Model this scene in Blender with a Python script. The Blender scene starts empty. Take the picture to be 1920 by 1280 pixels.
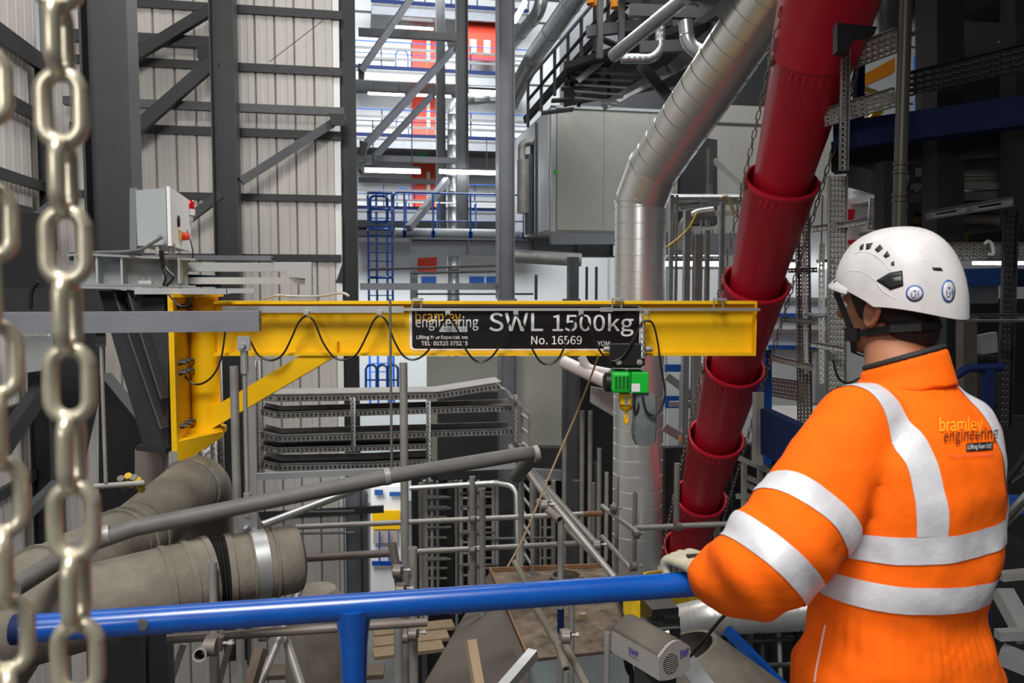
import bpy, bmesh, math, random
from mathutils import Vector, Matrix
from mathutils.bvhtree import BVHTree
random.seed(7)
SC = bpy.context.scene
COL = SC.collection
R = math.radians

# ---------------------------------------------------------------- camera
F, YAW, CAMZ = 1500.0, R(11.0), 1.70
PITCH = math.atan(100.0 / F)
CAM = Vector((0, 0, CAMZ))
FWD = Vector((math.sin(YAW) * math.cos(PITCH), math.cos(YAW) * math.cos(PITCH), -math.sin(PITCH)))
RGT = Vector((math.cos(YAW), -math.sin(YAW), 0))
UPC = RGT.cross(FWD)
cd = bpy.data.cameras.new('camera'); cam = bpy.data.objects.new('camera', cd); COL.objects.link(cam)
cd.sensor_width = 36; cd.lens = F / 1920 * 36; cd.clip_start = 0.05; cd.clip_end = 200
cam.matrix_world = Matrix(((RGT.x, UPC.x, -FWD.x, 0), (RGT.y, UPC.y, -FWD.y, 0), (RGT.z, UPC.z, -FWD.z, CAMZ), (0, 0, 0, 1)))
cd.dof.use_dof = True; cd.dof.focus_distance = 3.4; cd.dof.aperture_fstop = 6.0
SC.camera = cam

# ---------------------------------------------------------------- light and exposure
SC.view_settings.view_transform = 'Standard'; SC.view_settings.look = 'None'
SC.view_settings.gamma = 1; SC.view_settings.use_curve_mapping = False
SC.view_settings.exposure = 0.0
w = bpy.data.worlds.new('hall_air'); SC.world = w; w.use_nodes = True
w.node_tree.nodes['Background'].inputs[0].default_value = (0.95, 0.98, 1.0, 1)
w.node_tree.nodes['Background'].inputs[1].default_value = 0.085
def area(name, loc, target, sx, sy, power, col=(1, 0.97, 0.93)):
    l = bpy.data.lights.new(name, 'AREA'); l.shape = 'RECTANGLE'; l.size = sx; l.size_y = sy; l.energy = power; l.color = col
    o = bpy.data.objects.new(name, l); COL.objects.link(o); o.location = loc
    o.rotation_euler = (Vector(target) - Vector(loc)).to_track_quat('-Z', 'Y').to_euler()
    return o
area('high_bay_lamp_bank', (-1.2, -1.6, 8.6), (1.0, 3.0, 0.5), 3.0, 3.0, 900)
area('rear_fill_light', (-4.0, -5.5, 4.6), (0.5, 4.0, 0.6), 2.5, 1.5, 170)  # added fill behind the camera, for the worker's back and duct highlights
area('side_fill_light', (3.6, 10.5, 7.0), (-1.5, 5.0, 0.8), 3.0, 2.0, 420)  # added light from the right to brighten the jib plate, duct and chute
area('roof_light_strip', (-1.0, 8.5, 13.5), (-1.5, 12.0, 0), 8.0, 3.0, 540, (1, 0.98, 0.95))
area('far_bay_lamp_bank', (3.0, 25, 13.0), (3.0, 38, 5.0), 10, 4, 5200, (0.95, 0.98, 1))
area('mid_bay_lamp_bank', (7.0, 14, 12.0), (5.0, 17, 0), 6, 4, 900, (0.97, 0.98, 1))
area('lower_hall_lamp_bank', (-1.5, 20, 0.5), (-1.0, 22, -9), 3, 4, 520, (1, 0.98, 1))

# ---------------------------------------------------------------- helpers
def ray(px, py):
    return FWD + RGT * ((px - 960) / F) + UPC * ((640 - py) / F)
def P(px, py, d): return CAM + ray(px, py) * d
def onX(px, py, X): r = ray(px, py); return CAM + r * ((X - CAM.x) / r.x)
def onY(px, py, Y): r = ray(px, py); return CAM + r * ((Y - CAM.y) / r.y)
def onZ(px, py, Z): r = ray(px, py); return CAM + r * ((Z - CAM.z) / r.z)
def V(px, y0, y1, d):                      # a plumb line seen at column px between two rows, top first
    m = P(px, (y0 + y1) / 2, d); k = Vector((m.x, m.y, 0))
    h = math.hypot(m.x - CAM.x, m.y - CAM.y)
    def z(py):
        r = ray(px, py); return CAM.z + r.z * h / math.hypot(r.x, r.y)
    return k + Vector((0, 0, z(y1))), k + Vector((0, 0, z(y0)))
def H(px0, px1, py, d):                    # a level line along the building's cross axis, starting at (px0, py, d)
    a = P(px0, py, d); r = ray(px1, py)
    t = (a.y - CAM.y) / r.y
    return a, Vector((CAM.x + r.x * t, a.y, a.z))

MATS = {}
def mat(name, col, rough=0.5, metal=0.0, nscale=0, namt=0.0, col2=None, bump=0.0, bscale=60, emit=None, estr=0, spec=0.5, coat=0, rvar=0.0):
    m = bpy.data.materials.new(name); m.use_nodes = True; nt = m.node_tree; b = nt.nodes['Principled BSDF']
    b.inputs['Base Color'].default_value = (*col, 1); b.inputs['Roughness'].default_value = rough
    b.inputs['Metallic'].default_value = metal; b.inputs['Specular IOR Level'].default_value = spec
    b.inputs['Coat Weight'].default_value = coat
    if emit: b.inputs['Emission Color'].default_value = (*emit, 1); b.inputs['Emission Strength'].default_value = estr
    tc = None
    if nscale or bump:
        tc = nt.nodes.new('ShaderNodeTexCoord')
    if nscale:
        n = nt.nodes.new('ShaderNodeTexNoise'); n.inputs['Scale'].default_value = nscale; n.inputs['Detail'].default_value = 6
        n.inputs['Roughness'].default_value = 0.65
        nt.links.new(tc.outputs['Object'], n.inputs['Vector'])
        cr = nt.nodes.new('ShaderNodeValToRGB'); cr.color_ramp.elements[0].position = 0.5 - namt; cr.color_ramp.elements[1].position = 0.5 + namt
        c2 = col2 or tuple(c * 0.6 for c in col)
        cr.color_ramp.elements[0].color = (*c2, 1); cr.color_ramp.elements[1].color = (*col, 1)
        nt.links.new(n.outputs['Fac'], cr.inputs['Fac']); nt.links.new(cr.outputs['Color'], b.inputs['Base Color'])
        if rvar:
            mr = nt.nodes.new('ShaderNodeMapRange'); mr.inputs['To Min'].default_value = rough + rvar; mr.inputs['To Max'].default_value = max(0.05, rough - rvar)
            nt.links.new(n.outputs['Fac'], mr.inputs['Value']); nt.links.new(mr.outputs['Result'], b.inputs['Roughness'])
    if bump:
        n2 = nt.nodes.new('ShaderNodeTexNoise'); n2.inputs['Scale'].default_value = bscale; n2.inputs['Detail'].default_value = 4
        nt.links.new(tc.outputs['Object'], n2.inputs['Vector'])
        bp = nt.nodes.new('ShaderNodeBump'); bp.inputs['Strength'].default_value = bump; bp.inputs['Distance'].default_value = 0.02
        nt.links.new(n2.outputs['Fac'], bp.inputs['Height']); nt.links.new(bp.outputs['Normal'], b.inputs['Normal'])
    MATS[name] = m; return m
mat('dark_steel', (0.028, 0.030, 0.034), 0.48, 0, 3, 0.25, (0.019, 0.020, 0.023))
mat('mid_steel', (0.095, 0.098, 0.104), 0.5, 0, 3, 0.25, (0.065, 0.067, 0.072))
mat('grey_paint', (0.20, 0.215, 0.24), 0.42, 0, 4, 0.25, (0.15, 0.16, 0.18))
mat('pale_paint', (0.42, 0.45, 0.46), 0.42, 0, 4, 0.3, (0.33, 0.35, 0.36))
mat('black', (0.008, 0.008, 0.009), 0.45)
mat('cable_black', (0.010, 0.010, 0.011), 0.35)
mat('rubber', (0.02, 0.02, 0.021), 0.7)
mat('galv', (0.58, 0.60, 0.60), 0.42, 0.75, 9, 0.3, (0.40, 0.41, 0.42), rvar=0.1)
mat('galv_dull', (0.45, 0.445, 0.42), 0.5, 0.4, 6, 0.3, (0.26, 0.25, 0.235))
mat('galv_brown', (0.26, 0.225, 0.205), 0.5, 0.4, 6, 0.3, (0.17, 0.145, 0.13))
mat('tray_grey', (0.44, 0.435, 0.43), 0.5, 0.35, 8, 0.3, (0.16, 0.155, 0.15))
mat('duct_silver', (0.80, 0.81, 0.79), 0.33, 0.78)
mat('pipe_silver', (0.55, 0.57, 0.58), 0.3, 0.85, 3, 0.3, (0.38, 0.39, 0.4))
mat('dusty', (0.245, 0.22, 0.178), 0.85, 0, 4, 0.2, (0.12, 0.104, 0.082), bump=0.15, bscale=40)
mat('dusty_pipe', (0.17, 0.165, 0.155), 0.6, 0.1, 7, 0.28, (0.10, 0.098, 0.094))
mat('hopper_dust', (0.24, 0.185, 0.135), 0.9, 0, 5, 0.16, (0.07, 0.05, 0.036), bump=0.3, bscale=20)
mat('yellow', (0.93, 0.56, 0.003), 0.50, 0, 5, 0.3, (0.84, 0.47, 0.002), spec=0.3)
mat('yellow_dirty', (0.72, 0.47, 0.01), 0.5, 0, 12, 0.2, (0.35, 0.22, 0.01))
mat('blue', (0.0015, 0.085, 0.40), 0.28, 0, 9, 0.22, (0.001, 0.055, 0.30), coat=0.2)
mat('blue_far', (0.01, 0.10, 0.42), 0.45)
mat('navy', (0.005, 0.014, 0.07), 0.65, spec=0.2)
mat('red_plastic', (0.62, 0.009, 0.034), 0.36, 0, 3, 0.3, (0.55, 0.008, 0.028))
mat('red_door', (0.90, 0.05, 0.015), 0.5)
mat('green', (0.01, 0.52, 0.04), 0.35)
mat('lamp_green', (0.02, 0.35, 0.1), 0.4, emit=(0.03, 0.5, 0.15), estr=0.7)
mat('orange', (1.0, 0.155, 0.004), 0.8, 0, 6, 0.3, (0.93, 0.125, 0.003), bump=0.10, bscale=35, spec=0.15)
mat('orange_paint', (0.85, 0.30, 0.01), 0.5)
mat('retro', (0.74, 0.74, 0.78), 0.42, 0.12, 14, 0.3, (0.56, 0.56, 0.60), bump=0.12, bscale=28)
mat('cladding', (0.60, 0.575, 0.545), 0.55, 0, 1.5, 0.3, (0.54, 0.515, 0.485))
mat('cladding_seam', (0.20, 0.195, 0.19), 0.6)
mat('white_wall', (0.78, 0.80, 0.81), 0.6, 0, 1, 0.3, (0.72, 0.74, 0.75))
mat('container_grey', (0.40, 0.40, 0.355), 0.45, 0.15, 1.2, 0.3, (0.32, 0.32, 0.28))
mat('white', (0.85, 0.85, 0.84), 0.4)
mat('helmet_white', (0.68, 0.67, 0.68), 0.38, 0, 14, 0.2, (0.55, 0.535, 0.53))
mat('sign_black', (0.006, 0.005, 0.007), 0.3)
mat('letter_white', (0.80, 0.81, 0.82), 0.45)
mat('letter_orange', (0.80, 0.40, 0.02), 0.45)
mat('letter_grey', (0.16, 0.16, 0.17), 0.5)
mat('letter_blue', (0.03, 0.02, 0.30), 0.5)
mat('letter_yellow', (0.95, 0.42, 0.01), 0.7)
mat('letter_pink', (0.75, 0.10, 0.05), 0.7)
mat('sticker_blue', (0.02, 0.10, 0.34), 0.5)
mat('skin', (0.40, 0.165, 0.085), 0.55, 0, 20, 0.3, (0.32, 0.125, 0.065))
mat('hair', (0.022, 0.017, 0.015), 0.75, 0, 120, 0.3, (0.010, 0.008, 0.007), bump=0.5, bscale=220)
mat('glove', (0.46, 0.44, 0.33), 0.8, 0, 30, 0.3, (0.33, 0.31, 0.22))
mat('wood', (0.50, 0.38, 0.25), 0.7, 0, 6, 0.3, (0.38, 0.27, 0.16))
mat('wood_dark', (0.20, 0.15, 0.11), 0.8, 0, 6, 0.3, (0.12, 0.09, 0.07))
mat('rope', (0.42, 0.30, 0.17), 0.9)
mat('hose_yellow', (0.75, 0.55, 0.12), 0.6)
mat('bag_grey', (0.17, 0.19, 0.20), 0.6, 0, 10, 0.3, (0.12, 0.135, 0.14), bump=0.3, bscale=14)
mat('motor_grey', (0.36, 0.34, 0.33), 0.45, 0, 6, 0.3, (0.28, 0.265, 0.25))
mat('motor_dust', (0.16, 0.135, 0.115), 0.8, 0, 6, 0.3, (0.10, 0.085, 0.07))
mat('brass_chain', (0.80, 0.75, 0.58), 0.32, 0.65, 18, 0.3, (0.38, 0.33, 0.25))
mat('chain_steel', (0.30, 0.27, 0.24), 0.5, 0.6)
mat('rust', (0.36, 0.19, 0.09), 0.8, 0.1, 14, 0.3, (0.22, 0.12, 0.07))
mat('concrete', (0.16, 0.155, 0.15), 0.85, 0, 2, 0.3, (0.10, 0.097, 0.093))
mat('deck_grey', (0.52, 0.50, 0.46), 0.8, 0, 2, 0.3, (0.44, 0.42, 0.39))
mat('box_grey', (0.46, 0.50, 0.51), 0.45)
mat('beacon_red', (0.55, 0.005, 0.008), 0.15)
mat('tube_lit', (1, 1, 1), 0.5, emit=(0.93, 0.97, 1.0), estr=26)
mat('pipe_pink', (0.62, 0.56, 0.54), 0.5)
mat('pole_bronze', (0.085, 0.078, 0.065), 0.4, 0.4)
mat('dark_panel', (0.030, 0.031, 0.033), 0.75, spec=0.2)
mat('beige_sack', (0.42, 0.36, 0.31), 0.8)
mat('hopper_side', (0.46, 0.52, 0.55), 0.45, 0.2, 3, 0.3, (0.36, 0.41, 0.43))
mat('hopper_brown', (0.095, 0.077, 0.062), 0.8, 0, 3, 0.3, (0.08, 0.065, 0.052))

def basis(a, b, up=None):
    z = (b - a).normalized()
    if up is None: up = Vector((0, 0, 1)) if abs(z.z) < 0.9 else Vector((0, 1, 0))
    up = Vector(up); x = up.cross(z)
    if x.length < 1e-6: x = Vector((1, 0, 0)).cross(z)
    x.normalize(); y = z.cross(x); return x, y, z
def fillet(pts, rad, seg=6):
    pts = [Vector(p) for p in pts]; out = [pts[0]]
    for i in range(1, len(pts) - 1):
        p, a, b = pts[i], pts[i - 1] - pts[i], pts[i + 1] - pts[i]
        la, lb = a.length, b.length; a.normalize(); b.normalize()
        ang = a.angle(b)
        if ang > math.pi - 0.02: out.append(p); continue
        t = min(rad / math.tan(ang / 2), la * 0.49, lb * 0.49); r = t * math.tan(ang / 2)
        c = p + (a + b).normalized() * (r / math.sin(ang / 2))
        v0 = (p + a * t) - c; v1 = (p + b * t) - c; w_ = v0.angle(v1)
        for k in range(seg + 1):
            u = k / seg
            out.append(c + (v0 * math.sin((1 - u) * w_) + v1 * math.sin(u * w_)) / math.sin(w_))
    out.append(pts[-1]); return out
def catmull(pts, n=8, closed=False):
    pts = [Vector(p) for p in pts]; out = []
    m = len(pts)
    for i in range(m - 1):
        p0 = pts[max(i - 1, 0)]; p1 = pts[i]; p2 = pts[i + 1]; p3 = pts[min(i + 2, m - 1)]
        for k in range(n):
            t = k / n
            out.append(0.5 * ((2 * p1) + (p2 - p0) * t + (2 * p0 - 5 * p1 + 4 * p2 - p3) * t * t + (3 * p1 - p0 - 3 * p2 + p3) * t ** 3))
    out.append(pts[-1]); return out

class MB:
    def __init__(s): s.v = []; s.f = []
    def add(s, v, f):
        o = len(s.v); s.v += [Vector(p) for p in v]; s.f += [tuple(i + o for i in q) for q in f]; return s
    def prism(s, sec, a, b, up=None, closed=True, caps=True):
        a, b = Vector(a), Vector(b); x, y, z = basis(a, b, up); n = len(sec)
        v = [a + x * p[0] + y * p[1] for p in sec] + [b + x * p[0] + y * p[1] for p in sec]
        f = [(i, (i + 1) % n, (i + 1) % n + n, i + n) for i in range(n if closed else n - 1)]
        if caps: f += [tuple(range(n))[::-1], tuple(range(n, 2 * n))]
        return s.add(v, f)
    def bar(s, a, b, w_, h, up=None):
        return s.prism([(-w_ / 2, -h / 2), (w_ / 2, -h / 2), (w_ / 2, h / 2), (-w_ / 2, h / 2)], a, b, up)
    def ibeam(s, a, b, h, w_, tf=None, tw=None, up=None):
        tf = tf or h * 0.07; tw = tw or h * 0.045; q = w_ / 2; k = h / 2; t = tw / 2
        for sec in ([(-q, -k), (q, -k), (q, -k + tf), (-q, -k + tf)], [(-q, k - tf), (q, k - tf), (q, k), (-q, k)], [(-t, -k + tf), (t, -k + tf), (t, k - tf), (-t, k - tf)]):
            s.prism(sec, a, b, up)
        return s
    def chan(s, a, b, h, w_, t, up=None):
        return s.prism([(0, -h / 2), (w_, -h / 2), (w_, -h / 2 + t), (t, -h / 2 + t), (t, h / 2 - t), (w_, h / 2 - t), (w_, h / 2), (0, h / 2)], a, b, up)
    def box(s, c, sx, sy, sz, ax=None):
        c = Vector(c); X, Y, Z = ax or (Vector((1, 0, 0)), Vector((0, 1, 0)), Vector((0, 0, 1)))
        v = [c + X * (sx / 2 * i) + Y * (sy / 2 * j) + Z * (sz / 2 * k) for k in (-1, 1) for j in (-1, 1) for i in (-1, 1)]
        return s.add(v, [(0, 2, 3, 1), (4, 5, 7, 6), (0, 1, 5, 4), (2, 6, 7, 3), (0, 4, 6, 2), (1, 3, 7, 5)])
    def quadslab(s, q, nrm):                # four corners + thickness vector
        q = [Vector(p) for p in q]; n = len(q); t = Vector(nrm)
        v = q + [p + t for p in q]
        return s.add(v, [tuple(range(n))[::-1], tuple(range(n, 2 * n))] + [(i, (i + 1) % n, (i + 1) % n + n, i + n) for i in range(n)])
    def tube(s, pts, r, n=14, caps=True, hollow=0):
        pts = [Vector(p) for p in pts]; m = len(pts)
        rr = r if isinstance(r, (list, tuple)) else [r] * m
        t0 = (pts[1] - pts[0]).normalized(); x, y, z = basis(pts[0], pts[1]); v = []
        for i in range(m):
            t = ((pts[min(i + 1, m - 1)] - pts[i]).normalized() + (pts[i] - pts[max(i - 1, 0)]).normalized())
            t = t.normalized() if t.length > 1e-9 else t0
            q = t0.rotation_difference(t); x = q @ x; y = q @ y; t0 = t
            st = 1.0
            if 0 < i < m - 1:
                c = (pts[i] - pts[i - 1]).normalized().dot(t); st = 1 / max(c, 0.6)
            for k in range(n):
                a = 2 * math.pi * k / n
                v.append(pts[i] + (x * math.cos(a) + y * math.sin(a)) * rr[i] * (st if st < 1.15 else 1.05))
        f = [(i * n + k, i * n + (k + 1) % n, (i + 1) * n + (k + 1) % n, (i + 1) * n + k) for i in range(m - 1) for k in range(n)]
        if caps: f += [tuple(range(n))[::-1], tuple(range((m - 1) * n, m * n))]
        return s.add(v, f)
    def pipe_open(s, a, b, r, wall, n=16):   # scaffold tube with a real bore
        a, b = Vector(a), Vector(b); x, y, z = basis(a, b); v = []
        for p, q in ((a, r), (b, r), (b, r - wall), (a, r - wall)):
            v += [p + (x * math.cos(2 * math.pi * k / n) + y * math.sin(2 * math.pi * k / n)) * q for k in range(n)]
        f = [(i * n + k, i * n + (k + 1) % n, ((i + 1) % 4) * n + (k + 1) % n, ((i + 1) % 4) * n + k) for i in range(4) for k in range(n)]
        return s.add(v, f)
    def lathe(s, prof, o, ax=(0, 0, 1), n=24, cap0=False, cap1=False):
        o = Vector(o); ax = Vector(ax).normalized(); x, y, z = basis(o, o + ax); v = []
        for r_, h in prof: v += [o + ax * h + (x * math.cos(2 * math.pi * k / n) + y * math.sin(2 * math.pi * k / n)) * r_ for k in range(n)]
        m = len(prof)
        f = [(i * n + k, i * n + (k + 1) % n, (i + 1) * n + (k + 1) % n, (i + 1) * n + k) for i in range(m - 1) for k in range(n)]
        if cap0: f.append(tuple(range(n))[::-1])
        if cap1: f.append(tuple(range((m - 1) * n, m * n)))
        return s.add(v, f)
    def perf(s, a, b, w_, up, rows=3, pitch=0.05, slot=0.55, flange=0.0):   # flat strip with punched slots
        a, b = Vector(a), Vector(b); x, y, z = basis(a, b, up); L = (b - a).length
        nz = max(1, int(L / pitch)); pz = L / nz; py = w_ / (rows + 0.0)
        for i in range(nz):
            for j in range(rows):
                z0, z1 = i * pz, (i + 1) * pz; y0, y1 = -w_ / 2 + j * py, -w_ / 2 + (j + 1) * py
                g = (1 - slot) / 2; za, zb = z0 + pz * g, z1 - pz * g; ya, yb = y0 + py * 0.38, y1 - py * 0.38
                O = [a + z * p + y * q for p, q in ((z0, y0), (z1, y0), (z1, y1), (z0, y1), (za, ya), (zb, ya), (zb, yb), (za, yb))]
                s.add(O, [(0, 1, 5, 4), (1, 2, 6, 5), (2, 3, 7, 6), (3, 0, 4, 7)])
        if flange:
            for e in (-1, 1):
                p = y * (e * w_ / 2)
                s.add([a + p, b + p, b + p + x * flange, a + p + x * flange], [(0, 1, 2, 3)])
        return s
    def build(s, name, m, parent=None, smooth=True, solid=0, angle=35, label=None, merge=0):
        me = bpy.data.meshes.new(name); me.from_pydata([tuple(p) for p in s.v], [], s.f)
        bm = bmesh.new(); bm.from_mesh(me)
        if merge: bmesh.ops.remove_doubles(bm, verts=bm.verts, dist=merge)
        bmesh.ops.recalc_face_normals(bm, faces=bm.faces); bm.to_mesh(me); bm.free()
        me.materials.append(MATS[m])
        if smooth:
            me.shade_smooth(); me.set_sharp_from_angle(angle=R(angle))
        o = bpy.data.objects.new(name, me); COL.objects.link(o)
        if parent is not None:
            o.parent = parent; o.matrix_parent_inverse = parent.matrix_world.inverted() if parent.type != 'EMPTY' else Matrix.Translation(-parent.location)
        if solid:
            md = o.modifiers.new('sheet', 'SOLIDIFY'); md.thickness = solid; md.offset = 0
        if label: o['label'] = label
        return o
def tag(o, label, cat, group=None, kind=None):
    o['label'] = label; o['category'] = cat
    if group: o['group'] = group
    if kind: o['kind'] = kind
    return o
def root(name, loc, label, cat, group=None):
    o = bpy.data.objects.new(name, None); COL.objects.link(o); o.location = Vector(loc); o.empty_display_size = 0.1
    return tag(o, label, cat, group)
def struct(o, label=None, cat=None):
    o['kind'] = 'structure'
    if label: o['label'] = label
    if cat: o['category'] = cat
    return o
def smesh(name, m): return MB(), name, m
FONT = None
try:
    import os
    FONT = bpy.data.fonts.load(os.path.join(bpy.utils.resource_path('LOCAL'), 'datafiles', 'fonts', 'Noto Sans CJK Regular.woff2'))   # Blender's own sans font
except Exception:
    FONT = None
def text_mesh(s, size, bold=0.0, space=1.0):
    c = bpy.data.curves.new('lettering', 'FONT'); c.body = s; c.size = size; c.offset = bold; c.space_character = space; c.resolution_u = 3
    if FONT: c.font = FONT
    o = bpy.data.objects.new('lettering', c); COL.objects.link(o)
    bpy.context.view_layer.update()
    dg = bpy.context.evaluated_depsgraph_get(); me = bpy.data.meshes.new_from_object(o.evaluated_get(dg))
    bpy.data.objects.remove(o); bpy.data.curves.remove(c)
    return me
def lettering(s, origin, x, y, width, m, parent, name='lettering', height=None, bold=0.0, depth=0.0015):
    """flat print: the text starts at origin (baseline left), runs along x, and is scaled to width (and height)"""
    me = text_mesh(s, 1.0, bold * 0.28); xs = [v.co.x for v in me.vertices]; ys = [v.co.y for v in me.vertices]
    x0, x1, y0, y1 = min(xs), max(xs), min(ys), max(ys)
    kx = width / (x1 - x0); ky = (height / (y1 - y0)) if height else kx
    x, y = Vector(x).normalized(), Vector(y).normalized(); n = x.cross(y)
    for v in me.vertices:
        v.co = Vector(origin) + x * ((v.co.x - x0) * kx) + y * (v.co.y * ky) + n * depth
    me.materials.clear(); me.materials.append(MATS[m])
    o = bpy.data.objects.new(name, me); COL.objects.link(o)
    if parent is not None:
        o.parent = parent; o.matrix_parent_inverse = Matrix.Translation(-parent.matrix_world.translation) if parent.type != 'EMPTY' else Matrix.Translation(-parent.location)
    return o
# ================================================================ the building
YW, XL, ZF = 13.6, -4.7, -9.0
ZTOP = 12.0
# floor of the hall far below and the platform the worker stands on
m = MB(); m.box((15, 20, ZF - 0.1), 60, 50, 0.2); struct(m.build('floor', 'concrete'), 'pale concrete floor of the hall far below the platform', 'floor')
deck = MB()
deck.box((0.1, 0.1, -0.06), 5.6, 3.2, 0.04)
dk = struct(deck.build('trim_deck', 'mid_steel'), 'steel deck plate of the platform under the worker', 'platform')
m = MB(); m.ibeam((-2.7, 1.55, -0.20), (2.9, 1.55, -0.20), 0.22, 0.1); m.ibeam((-2.7, -1.3, -0.20), (2.9, -1.3, -0.20), 0.22, 0.1)
m.build('edge_beam', 'mid_steel', dk)

# clad wall behind the bracing: one child panel per rib
XR = onY(627, 300, YW).x
wall = MB(); wall.box(((XL + XR) / 2, YW + 0.08, (ZF + ZTOP) / 2), XR - XL, 0.04, ZTOP - ZF)
wb = struct(wall.build('wall_back', 'cladding_seam'), 'white ribbed cladding wall behind the dark bracing', 'wall')
def panel_mesh(w_, h):
    s = MB(); g = 0.008
    sec = [(-w_ / 2 + g, 0), (-w_ / 2 + g + 0.012, 0.034), (-0.045, 0.034), (-0.035, 0.026), (0.035, 0.026), (0.045, 0.034), (w_ / 2 - g - 0.012, 0.034), (w_ / 2 - g, 0)]
    v = [Vector((p[0], -p[1], 0)) for p in sec] + [Vector((p[0], -p[1], h)) for p in sec]; n = len(sec)
    s.add(v, [(i, i + 1, i + 1 + n, i + n) for i in range(n - 1)] + [tuple(range(n)), tuple(range(n, 2 * n))])
    return s
PW = 0.305
pm = None
nP = int((XR - XL) / PW)
for i in range(nP):
    if pm is None:
        o = panel_mesh(PW, ZTOP - ZF).build('panel', 'cladding', wb, angle=15); pm = o.data
    else:
        o = bpy.data.objects.new('panel', pm); COL.objects.link(o); o.parent = wb
    o.location = (XR - PW * (i + 0.5), YW + 0.06, ZF)
# left wall, seen at a slant
wl_ = MB(); wl_.box((XL - 0.08, (YW + 4) / 2, (ZF + ZTOP) / 2), 0.04, YW - 4, ZTOP - ZF)
wl = struct(wl_.build('wall_left', 'cladding_seam'), 'white ribbed cladding of the slanting side wall behind the chain', 'wall')
for i in range(int((YW - 4) / PW)):
    o = bpy.data.objects.new('panel', pm); COL.objects.link(o); o.parent = wl
    o.rotation_euler = (0, 0, R(90)); o.location = (XL - 0.06, YW - PW * (i + 0.5), ZF)
# far wall with the red doors, 40 m away
YF = 40.0
m = MB(); m.box((18, YF + 0.15, 3), 64, 0.3, 26); wf = struct(m.build('wall_far', 'white_wall'), 'bright white far wall behind the blue walkways', 'wall')
for py in (150, 275, 400, 430, 30):
    z = onY(800, py, YF).z
    m = MB(); m.box((18, YF - 0.02, z), 64, 0.06, 0.10); m.build('wall_rail', 'mid_steel', wf)
# light leak at the clad wall's end, put in as a white strip
m = MB(); m.box((XR + 0.05, YW + 0.3, (ZF + ZTOP) / 2), 0.10, 0.5, ZTOP - ZF); struct(m.build('trim_1', 'white'), 'white strip for the light leaking past the end of the clad wall', 'trim')

# ---- columns
def column(px, y0, y1, d, h, w_, m_, label, name='steel_column', upv=(1, 0, 0)):
    a, b = V(px, y0, y1, d); s = MB(); s.ibeam(a, b, h, w_, h * 0.055, h * 0.05, up=upv)
    o = s.build(name, m_); tag(o, label, 'column'); return o
column(206, -260, 476, 6.1, 0.335, 0.31, 'dark_steel', 'broad dark column standing on the pale beam behind the control box')
column(430, -160, 1240, 12.4, 0.36, 0.38, 'dark_steel', 'dark column in the middle of the clad wall bracing')
column(657, -120, 1200, 13.6, 0.27, 0.30, 'dark_steel', 'dark column at the open end of the clad wall')
column(947, -200, 560, 13.2, 0.27, 0.30, 'grey_paint', 'tall grey column standing in front of the pale plant container')
column(951, 560, 1180, 13.2, 0.27, 0.30, 'grey_paint', 'lower grey column behind the cable trays')
column(826, -100, 428, 24.5, 0.27, 0.25, 'mid_steel', 'slim far column beside the red doors')
column(866, -100, 436, 23.5, 0.34, 0.30, 'mid_steel', 'thicker far column just behind the silver vent elbow')
column(86, 130, 470, 12.0, 0.16, 0.2, 'dark_steel', 'thin dark post in the corner of the clad walls')
column(84, 690, 1100, 11.6, 0.26, 0.26, 'dark_steel', 'dark post below the grey cabinet at the side wall')
column(668, 920, 1120, 13.8, 0.42, 0.4, 'grey_paint', 'short pale lilac column under the cable trays')
column(300, 1180, 1380, 7.0, 0.2, 0.2, 'dark_steel', 'dark post under the dusty ducts')
column(230, 1130, 1380, 7.6, 0.5, 0.4, 'dark_panel', 'black broad post in the gloom under the dusty ducts')
# ---- wall bracing (dark members in front of the clad wall)
def member(name, pts, w_, h, m_, label, cat='beam', group=None, kind='box'):
    a, b = Vector(pts[0]), Vector(pts[1]); s = MB()
    if kind == 'box': s.bar(a, b, w_, h)
    elif kind == 'i': s.ibeam(a, b, h, w_)
    elif kind == 'c': s.chan(a, b, h, w_, 0.012)
    return tag(s.build(name, m_), label, cat, group)
DB = 12.05
def girt(px0, y0, px1, d, h, label, m_='dark_steel', yw=YW - 0.02):
    a = onY(px0, y0, yw); b = Vector((onY(px1, y0, yw).x, yw, a.z))
    s = MB(); s.chan(a, b, h, 0.07, 0.012, up=(0, 0, 1)); tag(s.build('sheeting_rail', m_), label, 'rail'); 
girt(130, 109, 640, DB, 0.13, 'dark sheeting rail just under the strut with the gusset')
girt(130, 236, 640, DB, 0.13, 'dark sheeting rail crossing below the pale grey strut')
girt(130, 362, 640, DB, 0.11, 'dark sheeting rail level with the top of the control box')
girt(130, -4, 640, DB, 0.13, 'topmost dark sheeting rail on the clad wall')
girt(130, 480, 640, DB, 0.11, 'dark sheeting rail behind the festoon end of the jib')
girt(330, 637, 660, DB, 0.12, 'dark sheeting rail seen under the yellow jib')
girt(330, 975, 720, DB, 0.12, 'dark sheeting rail seen below the cable trays')
for (px0, py0, px1, h, lab) in ((-60, 148, 92, 0.18, 'dark rail running into the corner, second from the top of the side wall'), (-60, 305, 88, 0.14, 'dark rail of the side wall level with the chain'),
        (-60, 20, 92, 0.26, 'deep dark rail near the top of the side wall'), (-60, 372, 92, 0.15, 'greenish dark rail of the side wall above the black backdrop'), (-60, 962, 100, 0.14, 'lowest dark rail of the side wall'), (-60, 800, 100, 0.14, 'dark rail of the side wall beside the dark post')):
    a = onX(px0, py0, XL + 0.12); b = Vector((a.x, YW - 0.2, a.z))
    s = MB(); s.bar(a, b, 0.08, h); tag(s.build('sheeting_rail', 'dark_steel'), lab, 'rail')
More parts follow.
